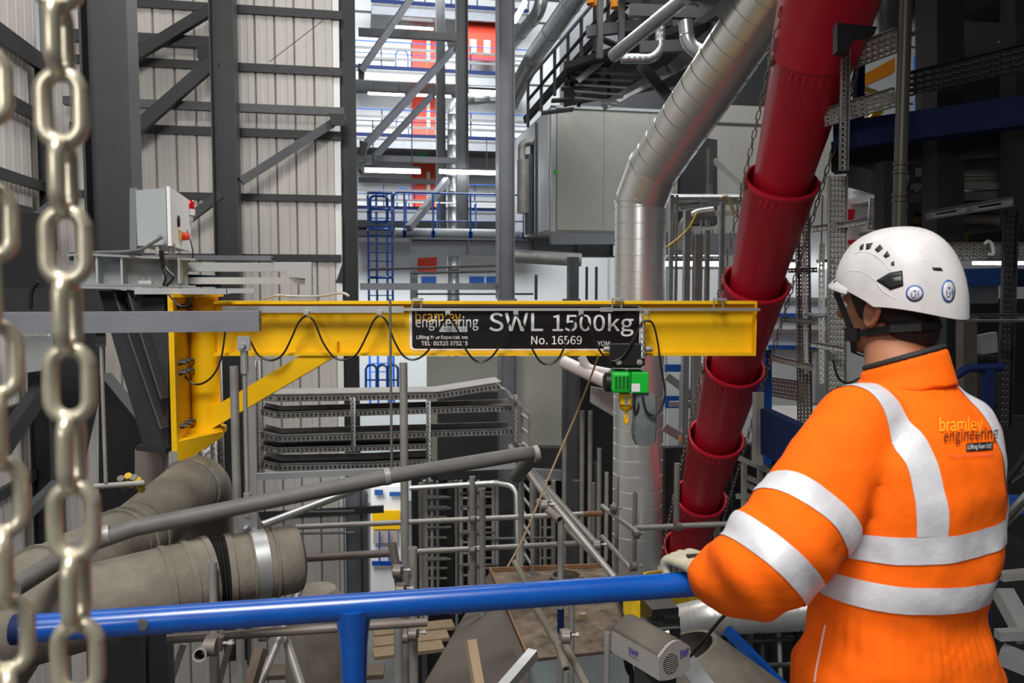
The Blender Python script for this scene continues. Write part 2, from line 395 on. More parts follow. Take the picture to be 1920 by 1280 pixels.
member('strut', H(120, 415, 66, DB), 0.14, 0.17, 'dark_steel', 'dark strut with a bolted gusset at its end', 'strut')
member('strut', H(120, 645, 189, DB), 0.12, 0.125, 'mid_steel', 'paler grey strut crossing both bracing bays', 'strut')
def brace(p0, p1, d0, d1, w_, h, m_, label):
    return member('diagonal_brace', (P(*p0, d0), P(*p1, d1)), w_, h, m_, label, 'brace')
brace((215, 278), (398, 118), 12.1, 12.2, 0.12, 0.19, 'dark_steel', 'dark diagonal brace rising to the bolted gusset')
brace((232, 118), (412, 8), 12.15, 12.2, 0.12, 0.16, 'dark_steel', 'upper dark diagonal brace crossing the top strut')
brace((452, 340), (645, 217), 12.3, 12.9, 0.10, 0.13, 'mid_steel', 'grey diagonal brace in front of the bright cladding')
brace((352, 412), (415, 364), 12.3, 12.3, 0.10, 0.13, 'mid_steel', 'short grey diagonal brace behind the red beacon')
brace((-40, 500), (102, 388), 9.5, 11.4, 0.12, 0.18, 'mid_steel', 'grey diagonal brace behind the hanging chain')
brace((-20, 872), (104, 692), 9.3, 11.0, 0.14, 0.24, 'dark_steel', 'dark diagonal brace below the grey cabinet')
brace((0, 1010), (110, 905), 9.3, 10.9, 0.10, 0.15, 'mid_steel', 'grey diagonal brace beside the lower dark post')
brace((316, 1290), (345, 1205), 8.0, 8.0, 0.06, 0.08, 'galv_brown', 'short brown diagonal strut under the dusty duct')
brace((408, 1290), (436, 1190), 8.0, 8.0, 0.06, 0.08, 'galv_brown', 'second brown diagonal strut beside the timber prop')
# gussets
def slab_px(pts, d, t, name, m_, label, cat, parent=None):
    q = [P(x, y, d) for x, y in pts]; s = MB(); s.quadslab(q, FWD * t)
    o = s.build(name, m_, parent)
    return tag(o, label, cat) if parent is None else o
slab_px([(369, 86), (412, 80), (412, 125), (388, 134), (369, 108)], 12.15, 0.03, 'gusset_plate', 'dark_steel', 'dark gusset plate where brace meets middle column', 'plate')
slab_px([(616, 212), (645, 214), (645, 236), (622, 234)], 12.7, 0.03, 'gusset_plate', 'dark_steel', 'dark gusset plate at the end of the grey diagonal brace', 'plate')
slab_px([(620, 48), (642, 48), (642, 112), (628, 108)], 13.3, 0.05, 'gusset_plate', 'dark_steel', 'dark tapered bracket plate at the wall end', 'plate')
slab_px([(624, 312), (642, 312), (642, 352), (632, 340)], 13.3, 0.05, 'gusset_plate', 'dark_steel', 'small dark bracket plate low on the wall end', 'plate')
slab_px([(624, 404), (643, 404), (643, 530), (624, 530)], 13.3, 0.05, 'cover_plate', 'dark_steel', 'dark upright cover plate at the wall end', 'plate')
for px, y1, lab in ((317, 470, 'thin dark upright behind the control box'), (492, 700, 'thin dark upright in the right bracing bay')):
    a, b = V(px, -120, y1, 13.2); s = MB(); s.bar(a, b, 0.07, 0.04); tag(s.build('thin_upright', 'mid_steel'), lab, 'post')  # thin dark uprights standing just off the cladding
s = MB(); s.tube([P(505, 116, 12.5), P(627, 22, 12.8)], 0.006, 6); tag(s.build('stay_wire', 'dark_steel'), 'thin dark stay wire across the cladding', 'wire')
# ================================================================ jib crane
DJ = 5.0
def J(px, py, o=0.0): return P(px, py, DJ - o)
JX = RGT; JZ = Vector((0, 0, 1)); JN = Vector((-math.sin(YAW), -math.cos(YAW), 0))   # towards the camera
jib = root('jib_crane', P(383, 820, DJ + 0.15), 'yellow wall-mounted jib crane with a long beam', 'crane')
zt, zb_ = J(900, 563).z, J(900, 666).z
def JP(px, py, off=0.0):          # a point in the jib's own upright plane
    n = JN; r = ray(px, py); c = P(960, 640, DJ); c = Vector((c.x, c.y, 0)) + n * off
    t = (Vector((c.x, c.y, 0)) - Vector((CAM.x, CAM.y, 0))).dot(n) / Vector((r.x, r.y, 0)).dot(n)
    return CAM + r * t
zt, zb_ = JP(900, 564).z, JP(900, 665).z
hb = zt - zb_; zm = (zt + zb_) / 2
def JL(px, z=None, off=0.0):
    p = JP(px, 600, off); p.z = zm if z is None else z; return p
s = MB(); s.ibeam(JL(408), JL(1411), hb, 0.15, 0.018, 0.012); s.build('beam', 'yellow', jib)
s = MB(); q = [JL(1411, zb_), JL(1411, zt)]; s.bar(JL(1409, zm), JL(1412, zm), 0.15, hb); s.build('end_plate', 'yellow', jib)
# bottom-flange stiffener and mast
mast = JL(383, 0, -0.02); mt, mbm = JP(383, 556).z, JP(383, 812).z
s = MB(); s.tube([Vector((mast.x, mast.y, mbm)), Vector((mast.x, mast.y, mt))], 0.086, 28); s.build('mast', 'yellow', jib)
s = MB(); s.quadslab([JP(392, 570, 0.0), JP(425, 570, 0.0), JP(425, 668, 0.0), JP(404, 668), JP(404, 775), JP(392, 775)], JN * -0.02); s.build('web_plate', 'yellow', jib)
s = MB(); s.quadslab([JP(398, 764, 0.06), JP(560, 668, 0.06), JP(628, 668, 0.06), JP(398, 803, 0.06)], JN * -0.12); s.build('knee_strut', 'yellow', jib)
s = MB(); s.quadslab([JP(628, 640, 0.07), JP(632, 640, 0.07), JP(632, 664, 0.07), JP(628, 664, 0.07)], JN * -0.14); s.build('stiffener', 'yellow', jib)
# back plate, running away from the camera, bolted to the dark bracket
pn, pf = P(318, 700, 4.62), P(357, 700, 5.14)
def up(p, z): return Vector((p.x, p.y, z))
z0, z1 = P(318, 848, 4.62).z, P(318, 553, 4.62).z
tn = (pf - pn); tn.z = 0; tn.normalize(); nn = Vector((tn.y, -tn.x, 0))
s = MB(); s.quadslab([up(pn, z0), up(pf, z0), up(pf, z1), up(pn, z1)], nn * 0.03); s.build('back_plate', 'yellow', jib)
for zz, nm in ((mbm - 0.0, 'bottom_plate'), (mt, 'top_plate')):
    s = MB(); far = Vector((mast.x, mast.y, 0)) + JX * 0.11
    s.quadslab([up(pn + nn * 0.03, zz), up(far - tn * 0.08, zz), up(far + tn * 0.08, zz), up(pf + nn * 0.03, zz)], Vector((0, 0, 0.02)))
    if nm == 'bottom_plate':
        s.quadslab([up(pn + nn * 0.03, zz - 0.12), up(pn + nn * 0.03, zz), up(far - tn * 0.08, zz), up(far - tn * 0.08, zz - 0.015)], tn * 0.015)
    s.build(nm, 'yellow', jib)
s = MB(); s.lathe([(0.118, 0), (0.118, 0.02)], Vector((mast.x, mast.y, mbm + 0.02)), n=28, cap0=True, cap1=True); s.build('base_collar', 'yellow', jib)
for row, zz in enumerate([z1 - 0.07, JP(340, 672).z, JP(340, 690).z, z0 + 0.13]):
    for k in range(4):
        c = pn + tn * (0.10 + 0.105 * k) + nn * 0.03; c.z = zz
        s = MB(); s.lathe([(0.017, 0), (0.017, 0.018), (0.010, 0.020), (0.010, 0.04)], c, nn, 6, True, True); s.build('bolt', 'dark_steel', jib)
# adjusting plates on top of the beam and small clips
s = MB(); s.box(JL(570, zt + 0.012, 0.02), 0.18, 0.08, 0.02, (JX, JN, JZ)); s.build('top_clamp', 'galv_dull', jib)
for px in (505, 556, 590, 610, 640):
    s = MB(); s.tube(fillet([JL(px, zt - 0.02, 0.078), JL(px, zt - 0.05, 0.085), JL(px + 8, zt - 0.05, 0.085), JL(px + 8, zt - 0.02, 0.078)], 0.01, 3), 0.004, 6); s.build('cable_clip', 'dark_steel', jib)
s = MB(); s.tube(catmull([JL(495, zt + 0.01, 0.02), JL(520, zt + 0.035, 0.02), JL(545, zt + 0.03, 0.0), JL(600, zt + 0.03, 0), JL(640, zt + 0.05, 0), JL(655, zt + 0.03, 0)], 6), 0.008, 8); s.build('top_cable', 'galv_dull', jib)

# sign on the web
sg = root('sign_board', JL(985, zb_ + 0.02, 0.012), 'black rating sign reading SWL 1500kg on yellow jib', 'sign')
def rrect(x0, x1, z0_, z1_, r, off, depth, m_, name):
    pts = []
    for cx, cz, a0 in ((x1 - r, z1_ - r, 0), (x0 + r, z1_ - r, 90), (x0 + r, z0_ + r, 180), (x1 - r, z0_ + r, 270)):
        for k in range(5):
            a = R(a0 + 22.5 * k); pts.append(JL(0, 0) * 0 + (cx + r * math.cos(a)) * JX + (cz + r * math.sin(a)) * JZ)
    o = JL(960, 0, off)
    pts = [Vector((o.x, o.y, 0)) + p for p in pts]
    s = MB(); s.quadslab(pts, JN * depth); return s.build(name, m_, sg)
def jx(px): return (JL(px) - JL(960)).dot(JX)
zS0, zS1 = JP(985, 657, 0.02).z, JP(985, 571, 0.02).z
rrect(jx(768), jx(1203), zS0, zS1, 0.03, 0.008, 0.003, 'letter_white', 'border')
rrect(jx(773), jx(1198), zS0 + 0.012, zS1 - 0.012, 0.02, 0.011, 0.003, 'sign_black', 'panel')
SO = 0.0145
def sign_text(t, px0, px1, pyb, m_, h=None, bold=0.0, off=SO):
    lettering(t, JP(px0, pyb, off), JX, JZ, (px1 - px0) / F * (DJ - off), m_, sg, height=h, bold=bold, depth=0.0008)
k5 = DJ / F
sign_text('bramley', 779, 864, 604, 'letter_orange', 30 * k5)
sign_text('engineering', 779, 897, 613, 'letter_white', 27 * k5, 0.012, SO + 0.0006)
s = MB(); s.quadslab([JP(824, 622, SO + 0.003), JP(876, 622, SO + 0.003), JP(876, 612, SO + 0.003), JP(824, 612, SO + 0.003)], JN * 0.001); s.build('name_strip', 'letter_white', sg)
sign_text('(Lifting Gear Ltd)', 826, 874, 620, 'letter_grey', 8 * k5, 0, SO + 0.006)
sign_text('Lifting Your Expectations', 781, 877, 635, 'letter_white', 9 * k5, 0.02)
sign_text('TEL: 01525 375215', 790, 877, 647, 'letter_white', 8 * k5, 0.02)
sign_text('SWL', 917, 1018, 620, 'letter_white', 35 * k5, 0.012)
sign_text('1500kg', 1036, 1188, 620, 'letter_white', 43 * k5, 0.012)
sign_text('No. 16569', 996, 1091, 645, 'letter_white', 16 * k5, 0.01)
sign_text('YOM', 1120, 1143, 648, 'letter_white', 9 * k5)

# festoon track and cable loops
ft = root('festoon_track', JL(760, JP(760, 580).z, 0.12), 'galvanised festoon rail fixed along the yellow jib', 'rail')
zr = JP(1000, 580, 0.12).z
s = MB(); s.chan(JL(757, zr, 0.13), JL(1425, zr, 0.13), 0.016, 0.02, 0.003); s.build('thin_rail', 'galv', ft)
s = MB(); s.chan(JL(417, zr, 0.12), JL(757, zr, 0.12), 0.040, 0.03, 0.004); s.build('broad_rail', 'galv', ft)
for px in (780, 1155, 1345):
    s = MB()
    s.box(JL(px + 4, zt + 0.012, 0.06), 0.055, 0.12, 0.012, (JX, JN, JZ))
    for e in (-7, 10): s.tube([JL(px + e, zt + 0.02, 0.115), JL(px + e, zr - 0.01, 0.115)], 0.005, 6)
    s.build('hanger', 'galv', ft)
s = MB(); s.box(JL(1137, zr, 0.122), 0.075, 0.03, 0.026, (JX, JN, JZ)); s.build('rail_joint', 'galv', ft)
for px in (575, 712, 840, 967, 1089, 1211):
    s = MB(); s.box(JL(px, zr - 0.018, 0.13), 0.03, 0.03, 0.02, (JX, JN, JZ)); s.build('cable_carrier', 'galv', ft)
s = MB(); s.add(*[[], []]); 
fc = MB()
def loop(pts, r=0.0055):
    for o in (0.0, 0.012):
        fc.tube(catmull([JP(x, y + o * 60, 0.135 + o) for x, y in pts], 7), r, 8)
loop([(318, 600), (326, 660), (350, 708), (372, 720), (398, 705), (415, 670), (424, 605)])
loop([(470, 640), (485, 666), (508, 675), (530, 664), (548, 630), (560, 604), (575, 592), (590, 604), (605, 640), (625, 668), (645, 674), (668, 664), (688, 628), (700, 602), (712, 592), (726, 604), (740, 640), (758, 668), (780, 673), (803, 656), (822, 618), (840, 590)])
loop([(840, 590), (858, 618), (872, 652), (888, 673), (904, 678), (922, 668), (938, 645), (955, 605), (967, 590), (980, 606), (994, 645), (1012, 676), (1030, 682), (1048, 670), (1062, 640), (1077, 602), (1089, 590), (1103, 606), (1118, 645), (1135, 670), (1152, 676), (1172, 662), (1190, 630), (1203, 605), (1211, 601)])
loop([(1211, 601), (1224, 606), (1233, 640), (1240, 690), (1247, 735), (1240, 765), (1226, 778), (1212, 770), (1205, 742)])
tag(fc.build('festoon_cable', 'cable_black'), 'black festoon cable hanging in loops from the jib rail', 'cable')

# hoist on the jib
ho = root('chain_hoist', JP(1180, 737, 0.1), 'green electric chain hoist hanging under the yellow jib', 'hoist')
def jbox(x0, y0, x1, y1, off0, off1, name, m_, bev=0.008):
    a = JP(x0, y1, off1); b = JP(x1, y0, off1); c = (a + b) / 2 - JN * ((off1 - off0) / 2)
    s = MB(); s.box(c, (b - a).dot(JX), off1 - off0, b.z - a.z, (JX, JN, JZ)); o = s.build(name, m_, ho, smooth=False)
    if bev: md = o.modifiers.new('edge', 'BEVEL'); md.width = bev; md.segments = 2
    return o
jbox(1143, 643, 1210, 686, 0.09, 0.12, 'trolley_plate', 'black')
jbox(1150, 650, 1203, 690, -0.12, -0.09, 'trolley_plate', 'black')
jbox(1150, 678, 1204, 690, -0.1, 0.1, 'trolley_frame', 'black')
for px in (1160, 1199):
    s = MB(); s.lathe([(0.020, 0), (0.020, 0.012), (0.012, 0.013), (0.012, 0.03)], JP(px, 679, 0.12), JN, 6, True, True); s.build('bolt', 'galv', ho)
for px, e in ((1138, -1), (1217, 1)):
    s = MB(); s.lathe([(0.016, -0.02), (0.018, -0.01), (0.018, 0.01), (0.016, 0.02)], JP(px, 654, 0.10), JX, 14, True, True); s.build('buffer', 'galv_dull', ho)
s = MB(); s.perf(JP(1206, 602, 0.13), JP(1206, 672, 0.13), 0.024, JX, 1, 0.035, 0.6, 0.012); s.build('tow_arm', 'galv', ho, solid=0.003)
s = MB(); ringp = [JP(1211, 594, 0.13) + (JX * math.cos(a) + JZ * math.sin(a)) * 0.022 for a in [2 * math.pi * k / 16 for k in range(17)]]
s.tube(ringp, 0.005, 8, caps=False); s.build('eye_ring', 'galv_dull', ho)
jbox(1147, 697, 1184, 737, -0.06, 0.14, 'motor_cover', 'green', 0.02)
jbox(1184, 698, 1217, 737, -0.06, 0.14, 'gear_cover', 'green', 0.006)
s = MB(); s.lathe([(0.04, -0.05), (0.062, -0.035), (0.062, 0.06)], JP(1146, 716, 0.04), JX, 20, True, True); s.build('motor_end', 'black', ho)
for i in range(4):
    for j in range(7):
        s = MB(); s.box(JP(1155.5 + i * 7.2, 707 + j * 3.5, 0.1405), 0.017, 0.004, 0.0055, (JX, JN, JZ)); s.build('grille_slot', 'black', ho, smooth=False)
jbox(1184, 719, 1200, 734, 0.14, 0.1415, 'rating_label', 'letter_white', 0)
jbox(1163, 738, 1184, 760, -0.02, 0.08, 'hook_block', 'yellow', 0.01)
s = MB(); s.lathe([(0.045, 0), (0.036, -0.025), (0.022, -0.035)], JP(1174, 759, 0.03), (0, 0, 1), 18, True, True); s.build('hook_block_cone', 'yellow', ho)
s = MB(); hk = [JP(1174, 768, 0.03), JP(1174.5, 776, 0.03), JP(1172, 784, 0.03), JP(1174, 793, 0.03), JP(1177, 788, 0.03), JP(1177.5, 782, 0.03)]
s.tube(catmull(hk, 5), 0.0085, 8); s.build('hook', 'yellow', ho)
s = MB(); s.quadslab([JP(1171, 742, 0.081), JP(1178, 742, 0.081), JP(1178, 760, 0.081), JP(1171, 760, 0.081)], JN * 0.001); s.build('block_label', 'galv', ho)
# fabric chain bag
prof = [(1186, 735, 1217, 735), (1187, 737, 1229, 740), (1187, 760, 1230, 762), (1186, 790, 1230, 790), (1184, 808, 1229, 812), (1186, 822, 1228, 826), (1191, 832, 1222, 834)]
s = MB(); n = 12; v = []; f = []
for i, (x0, y0, x1, y1) in enumerate(prof):
    a, b = JP(x0, y0, 0.05), JP(x1, y1, 0.05); c = (a + b) / 2; hw = (b - a).length / 2; dp = 0.07 if i < 5 else 0.06
    for k in range(n):
        t = 2 * math.pi * (k + 0.5) / n; cx, cy = math.cos(t), math.sin(t)
        q = (abs(cx) ** 4 + abs(cy) ** 4) ** -0.25
        v.append(c + (b - a).normalized() * (hw * cx * q) + JN * (dp * cy * q))
for i in range(len(prof) - 1): f += [(i * n + k, i * n + (k + 1) % n, (i + 1) * n + (k + 1) % n, (i + 1) * n + k) for k in range(n)]
f += [tuple(range(n)), tuple(range((len(prof) - 1) * n, len(prof) * n))]
s.add(v, f); s.build('chain_bag', 'bag_grey', ho, angle=50)
s = MB(); s.tube(catmull([JP(1187, 738, 0.1), JP(1188, 760, 0.11), JP(1192, 776, 0.11), JP(1197, 765, 0.11), JP(1198, 742, 0.1)], 6), 0.008, 8); s.build('chain_loop', 'cable_black', ho)

# ---------------- dark bracket and pale platform steel that carries the jib
br = root('jib_bracket', P(290, 835, 5.0), 'dark tapered steel bracket carrying the yellow back plate', 'bracket')
def bp(px, py, d=4.75): return P(px, py, d)
s = MB(); s.quadslab([bp(185, 545), bp(316, 545), bp(316, 836), bp(268, 832)], Vector((0.06, 0.9, 0)) * 0.9); s.build('haunch_box', 'dark_steel', br)
for (a, b) in (((226, 545), (314, 800)), ((252, 545), (314, 745))):
    s = MB(); s.quadslab([bp(a[0], a[1], 4.74), bp(a[0] + 3, a[1], 4.74), bp(b[0] + 3, b[1], 4.74), bp(b[0], b[1], 4.74)], -FWD * 0.10); s.build('rib', 'mid_steel', br)
s = MB(); s.bar(bp(264, 836, 4.72), bp(318, 842, 4.72), 0.12, 0.03); s.build('lower_flange', 'dark_steel', br)
s = MB(); s.quadslab([bp(258, 556, 4.72), bp(311, 556, 4.72), bp(311, 584, 4.72), bp(258, 584, 4.72)], -FWD * 0.02); s.build('packing_plate', 'dark_panel', br)
s = MB(); s.bar(bp(285, 838, 5.0), bp(285, 905, 5.0), 0.16, 0.16); s.build('stub_post', 'galv_brown', br)
cb = root('crane_beam', P(250, 535, 4.9), 'pale grey stiffened beam under the control box', 'beam')
s = MB(); s.ibeam(P(140, 505, 4.75), P(352, 512, 5.3), 0.19, 0.20, 0.014, 0.012); s.build('beam_body', 'pale_paint', cb)
for px in (186, 232, 310, 338):
    a = P(px, 507, 4.70 + (px - 140) * 0.0024); s = MB(); s.box(a, 0.012, 0.09, 0.165); s.build('stiffener', 'pale_paint', cb)
s = MB(); s.bar(P(130, 538, 4.55), P(258, 540, 4.75), 0.25, 0.014); s.build('bottom_flange', 'pale_paint', cb)
for px in (268, 280):
    s = MB(); s.box(P(px, 529, 4.7), 0.035, 0.06, 0.02); s.tube([P(px, 531, 4.68), P(px, 520, 4.68)], 0.008, 8); s.build('beam_clamp', 'galv', cb)
def flatbar(px0, px1, y, d, hpx, wd, m_, label, name='flat_bar', t=None):
    a, b = H(px0, px1, y, d); s = MB(); s.chan(a, b, hpx / F * d, wd, 0.006); return tag(s.build(name, m_), label, 'bar')
flatbar(252, 424, 546, 4.6, 11, 0.15, 'galv', 'pale galvanised channel lying above the jib top plate')
flatbar(426, 477, 545, 4.66, 9, 0.12, 'galv', 'short galvanised channel end beyond the jib top plate')
flatbar(346, 587, 526, 5.33, 13, 0.15, 'galv', 'bright white-topped channel above the jib beam')
flatbar(338, 512, 500, 5.33, 17, 0.1, 'pale_paint', 'long pale grey channel behind the jib mast')
flatbar(255, 508, 482, 6.3, 9, 0.2, 'grey_paint', 'flat grey channel along the bottom of the control box')
slab_px([(513, 491), (584, 491), (584, 555), (572, 555), (572, 522), (552, 520), (536, 510), (513, 508)], 5.42, 0.04, 'end_bracket', 'pale_paint', 'curved galvanised end bracket above the jib', 'bracket')
slab_px([(344, 514), (400, 516), (404, 535), (344, 535)], 5.4, 0.15, 'drive_unit', 'navy', 'small dark blue unit wrapped in film on the beam', 'motor')

# control box with beacon
ax = (Vector((0.80, -0.60, 0)).normalized(), Vector((0.60, 0.80, 0)).normalized(), JZ)
corner = P(312, 405, 4.95)
cbx = root('control_box', P(312, 460, 4.95), 'pale grey electrical control box with white door', 'cabinet')
wS, wD, hB = 0.235, 0.24, 0.36
L_ = (P(256, 405, 5.10) - corner); L_.z = 0; wS = L_.length; ux = L_.normalized()
D_ = (P(350, 405, 5.75) - corner); D_.z = 0; wD = D_.length; uy = D_.normalized()
zt_, zb2 = P(312, 352, 4.95).z, P(312, 458, 4.95).z
cc = corner; 
s = MB(); s.quadslab([up(cc, zb2), up(cc + ux * wS, zb2), up(cc + ux * wS + uy * wD, zb2), up(cc + uy * wD, zb2)], Vector((0, 0, zt_ - zb2))); s.build('housing', 'box_grey', cbx)
nd = Vector((-uy.y, uy.x, 0)); nd = nd if nd.dot(RGT) > 0 else -nd
s = MB(); s.quadslab([up(cc + nd * 0.004, zb2 - 0.008), up(cc + uy * wD + nd * 0.004, zb2 - 0.008), up(cc + uy * wD + nd * 0.004, zt_ + 0.008), up(cc + nd * 0.004, zt_ + 0.008)], nd * 0.02); s.build('door', 'white', cbx)
def on_door(u, v): return up(cc + uy * (wD * u) + nd * 0.024, zb2 + (zt_ - zb2) * v)
s = MB(); s.lathe([(0.022, 0), (0.022, 0.012)], on_door(0.33, 0.52), nd, 14, True, True); s.lathe([(0.022, 0), (0.022, 0.012)], on_door(0.33, 0.43), nd, 14, True, True); s.box(on_door(0.33, 0.475) + nd * 0.006, 0.012, 0.044, 0.04, (nd, uy, JZ)); s.build('door_handle', 'black', cbx)
s = MB(); s.box(on_door(0.42, 0.22) + nd * 0.003, 0.006, 0.10, 0.07, (nd, uy, JZ)); s.build('switch_plate', 'hose_yellow', cbx)
s = MB(); s.lathe([(0.028, 0), (0.028, 0.02), (0.02, 0.05)], on_door(0.5, 0.22), nd, 14, True, True); s.build('rotary_switch', 'red_door', cbx)
s = MB(); s.lathe([(0.012, 0), (0.016, 0.01), (0.016, 0.03)], P(304, 444, 4.93), (-nd.y * 0 + JN.x, JN.y, 0), 10, True, True); s.build('cable_gland', 'galv', cbx)
for px in (297, 322):
    s = MB(); s.tube([P(px, 457, 5.05), P(px, 477, 5.05)], 0.02, 10); s.build('cable_entry', 'galv_dull', cbx)
s = MB(); s.quadslab([P(243, 352, 5.2), P(256, 352, 5.2), P(256, 472, 5.2), P(243, 472, 5.2)], FWD * 0.05); s.build('back_bracket', 'grey_paint', cbx)
bc = root('warning_beacon', P(357, 420, 5.75), 'red warning beacon on white base beside the control box', 'beacon')
b0 = P(357, 404, 5.75)
s = MB(); s.lathe([(0.033, 0), (0.033, 0.045)], b0, n=18, cap0=True, cap1=True); s.build('base', 'white', bc)
s = MB(); s.lathe([(0.030, 0.045), (0.030, 0.095), (0.022, 0.108)], b0, n=18, cap1=True); s.build('lens', 'beacon_red', bc)
s = MB(); s.lathe([(0.026, 0), (0.030, -0.03), (0.020, -0.075)], b0 - RGT * 0.005, (0.2, 0, 1), 14, True, True); s.build('bracket_cone', 'white', bc)
def cable(pts, d, r, m_, label, name='cable', n=7):
    s = MB(); s.tube(catmull([P(p[0], p[1], p[2] if len(p) > 2 else d) for p in pts], n), r, 8); return tag(s.build(name, m_), label, 'cable')
cable([(304, 444), (285, 456), (262, 468), (225, 472), (160, 473)], 4.88, 0.010, 'dusty_pipe', 'grey cable from the control box gland along the beam')
for dx, lab in ((0, 'black cable dropping from the control box bottom'), (5, 'second black cable dropping from the control box')):
    cable([(300 + dx, 470), (304 + dx, 500), (310 + dx * 3, 520), (306 + dx, 536)], 4.86, 0.008, 'cable_black', lab)
cable([(350, 430), (358, 455), (362, 480), (350, 492), (330, 484)], 5.6, 0.004, 'cable_black', 'thin cable looping down from the red beacon')
cable([(317, 553), (335, 572), (352, 572), (361, 553)], 4.55, 0.006, 'cable_black', 'thin black cable slung under the jib top plate')
# ================================================================ foreground: blue rail, chains
rail = root('handrail', V(660, 1150, 2100, 1.57)[0] * 1.0, 'glossy blue tubular handrail of the near platform', 'railing')
rail.location.z = 0.0
ra, rb = P(30, 1168, 1.47), P(1310, 1104, 1.70)
rdir = (rb - ra).normalized(); rdir.z = 0; rdir.normalize()
ra.z = rb.z = (ra.z + rb.z) / 2
rend = rb + rdir * 0.50
s = MB(); s.tube([ra - rdir * 0.004, rend], 0.026, 24); s.build('top_rail', 'blue', rail)
s = MB(); s.tube([ra - rdir * 0.005 + Vector((0, 0, 0)), ra + rdir * 0.012], 0.0275, 20); s.build('end_cap', 'navy', rail)
def on_rail(px):
    best = min((i / 400 for i in range(401)), key=lambda t: abs((lambda q: 960 + F * q.dot(RGT) / q.dot(FWD))(ra.lerp(rend, t) - CAM) - px))
    return ra.lerp(rend, best)
for px in (661, 1600):
    c = on_rail(px); g = Vector((c.x, c.y, -0.04))
    s = MB(); zz = [0.0, -0.022, -0.05, -0.08, -0.16, -0.35]; ww = [0.036, 0.034, 0.030, 0.027, 0.0245, 0.0225]
    s.tube([c + Vector((0, 0, z)) for z in zz] + [Vector((c.x, c.y, -0.02))], ww + [0.0225], 20); s.build('post', 'blue', rail)
s = MB(); s.tube([ra + Vector((0, 0, -0.5)), rend + Vector((0, 0, -0.5))], 0.02, 16); s.build('mid_rail', 'blue', rail)
c = on_rail(276)
s = MB(); s.lathe([(0.0, 0), (0.008, 0.0012), (0.012, 0)], c - FWD * 0.0262 + Vector((0, 0, 0.001)), -FWD, 10); s.build('paint_chip', 'mid_steel', rail)

def link_mesh(L, W, r, n=10, seg=8):
    s = MB(); pts = []; hw = W / 2 - r; hl = L / 2 - r - hw
    for k in range(seg + 1): a = math.pi * k / seg; pts.append(Vector((hw * math.cos(a), 0, hl + hw * math.sin(a))))
    for k in range(seg + 1): a = math.pi + math.pi * k / seg; pts.append(Vector((hw * math.cos(a), 0, -hl + hw * math.sin(a))))
    pts.append(pts[0].copy()); s.tube(pts, r, n, caps=False); return s
def chain_of(name, a, b, L, W, r, m_, label, first=R(0), n=10, seg=8):
    a, b = Vector(a), Vector(b); rt = root(name, b, label, 'chain'); dirn = (b - a).normalized(); pitch = L - 2 * r
    cnt = int((b - a).length / pitch) + 1; base = None
    yawv = RGT.copy() if abs(dirn.z) > 0.5 else JZ
    for i in range(cnt):
        c = a + dirn * (pitch * i)
        z = -dirn; x = (RGT - dirn * RGT.dot(dirn)).normalized(); y = z.cross(x)
        ang = first + (math.pi / 2 if i % 2 else 0)
        x2 = x * math.cos(ang) + y * math.sin(ang); y2 = z.cross(x2)
        M_ = Matrix(((x2.x, y2.x, z.x, c.x), (x2.y, y2.y, z.y, c.y), (x2.z, y2.z, z.z, c.z), (0, 0, 0, 1)))
        if base is None:
            o = link_mesh(L, W, r, n, seg).build('link', m_); base = o.data
        else:
            o = bpy.data.objects.new('link', base); COL.objects.link(o)
        o.parent = rt; o.matrix_parent_inverse = Matrix.Translation(-rt.location); o.matrix_basis = M_
    return rt
dC = 0.56; kc = dC / F
chain_of('lifting_chain', P(108, -55, dC), P(152, 1420, dC), 158 * kc, 96 * kc, 14.5 * kc, 'brass_chain', 'bright brassy lifting chain hanging in front of the clad wall', R(8), 14, 10)
chain_of('lifting_chain', P(-30, 160, dC * 1.0), P(22, 1420, dC), 158 * kc, 96 * kc, 14.5 * kc, 'brass_chain', 'brassy lifting chain passing the cut end of the blue handrail', R(30), 14, 10)

# ================================================================ grey hanging pipe and dusty ducts at the left
def ringed(pts, r, ridge, step, n=28, prof=0.02):
    """path with raised seams every `step` metres"""
    pts = [Vector(p) for p in pts]; out = []; rr = []
    acc = 0
    for i in range(len(pts) - 1):
        L = (pts[i + 1] - pts[i]).length; t = (pts[i + 1] - pts[i]) / L; pos = 0
        out.append(pts[i]); rr.append(r)
        nx = step - acc
        while nx < L - prof * 1.5:
            for e, q in ((-prof, 0), (-prof * 0.4, ridge), (prof * 0.4, ridge), (prof, 0)):
                if nx + e > 0.002: out.append(pts[i] + t * (nx + e)); rr.append(r + q)
            nx += step
        acc = (L - (nx - step))
    out.append(pts[-1]); rr.append(r); return out, rr
hp = root('grey_pipe', P(735, 890, 3.5), 'long dark grey pipe slung on hanger rods behind the blue rail', 'pipe')
pts = fillet([P(20, 1105, 2.55), P(150, 1025, 3.0), P(250, 990, 3.1), P(735, 892, 3.45), P(1008, 846, 3.75), P(968, 894, 4.1)], 0.10, 7)
s = MB(); s.tube(pts, 0.033, 20); s.build('pipe_run', 'dusty_pipe', hp)
for x, y, d in ((200, 1002, 3.05), (725, 893, 3.44), (1004, 850, 3.75)):
    s = MB(); c = P(x, y, d); t = (P(735, 892, 3.45) - P(250, 990, 3.1)).normalized(); s.tube([c - t * 0.012, c + t * 0.012], 0.038, 20); s.build('clamp_ring', 'galv_dull', hp)
def rod(px, y0, y1, d, r, label, m_='galv_dull', name='hanger_rod'):
    a, b = V(px, y0, y1, d); s = MB(); s.tube([a, b], r, 10); return tag(s.build(name, m_), label, 'rod')
rod(733, 560, 884, 3.46, 0.0055, 'thin hanger rod holding the long grey pipe in front of the jib', 'dusty_pipe')
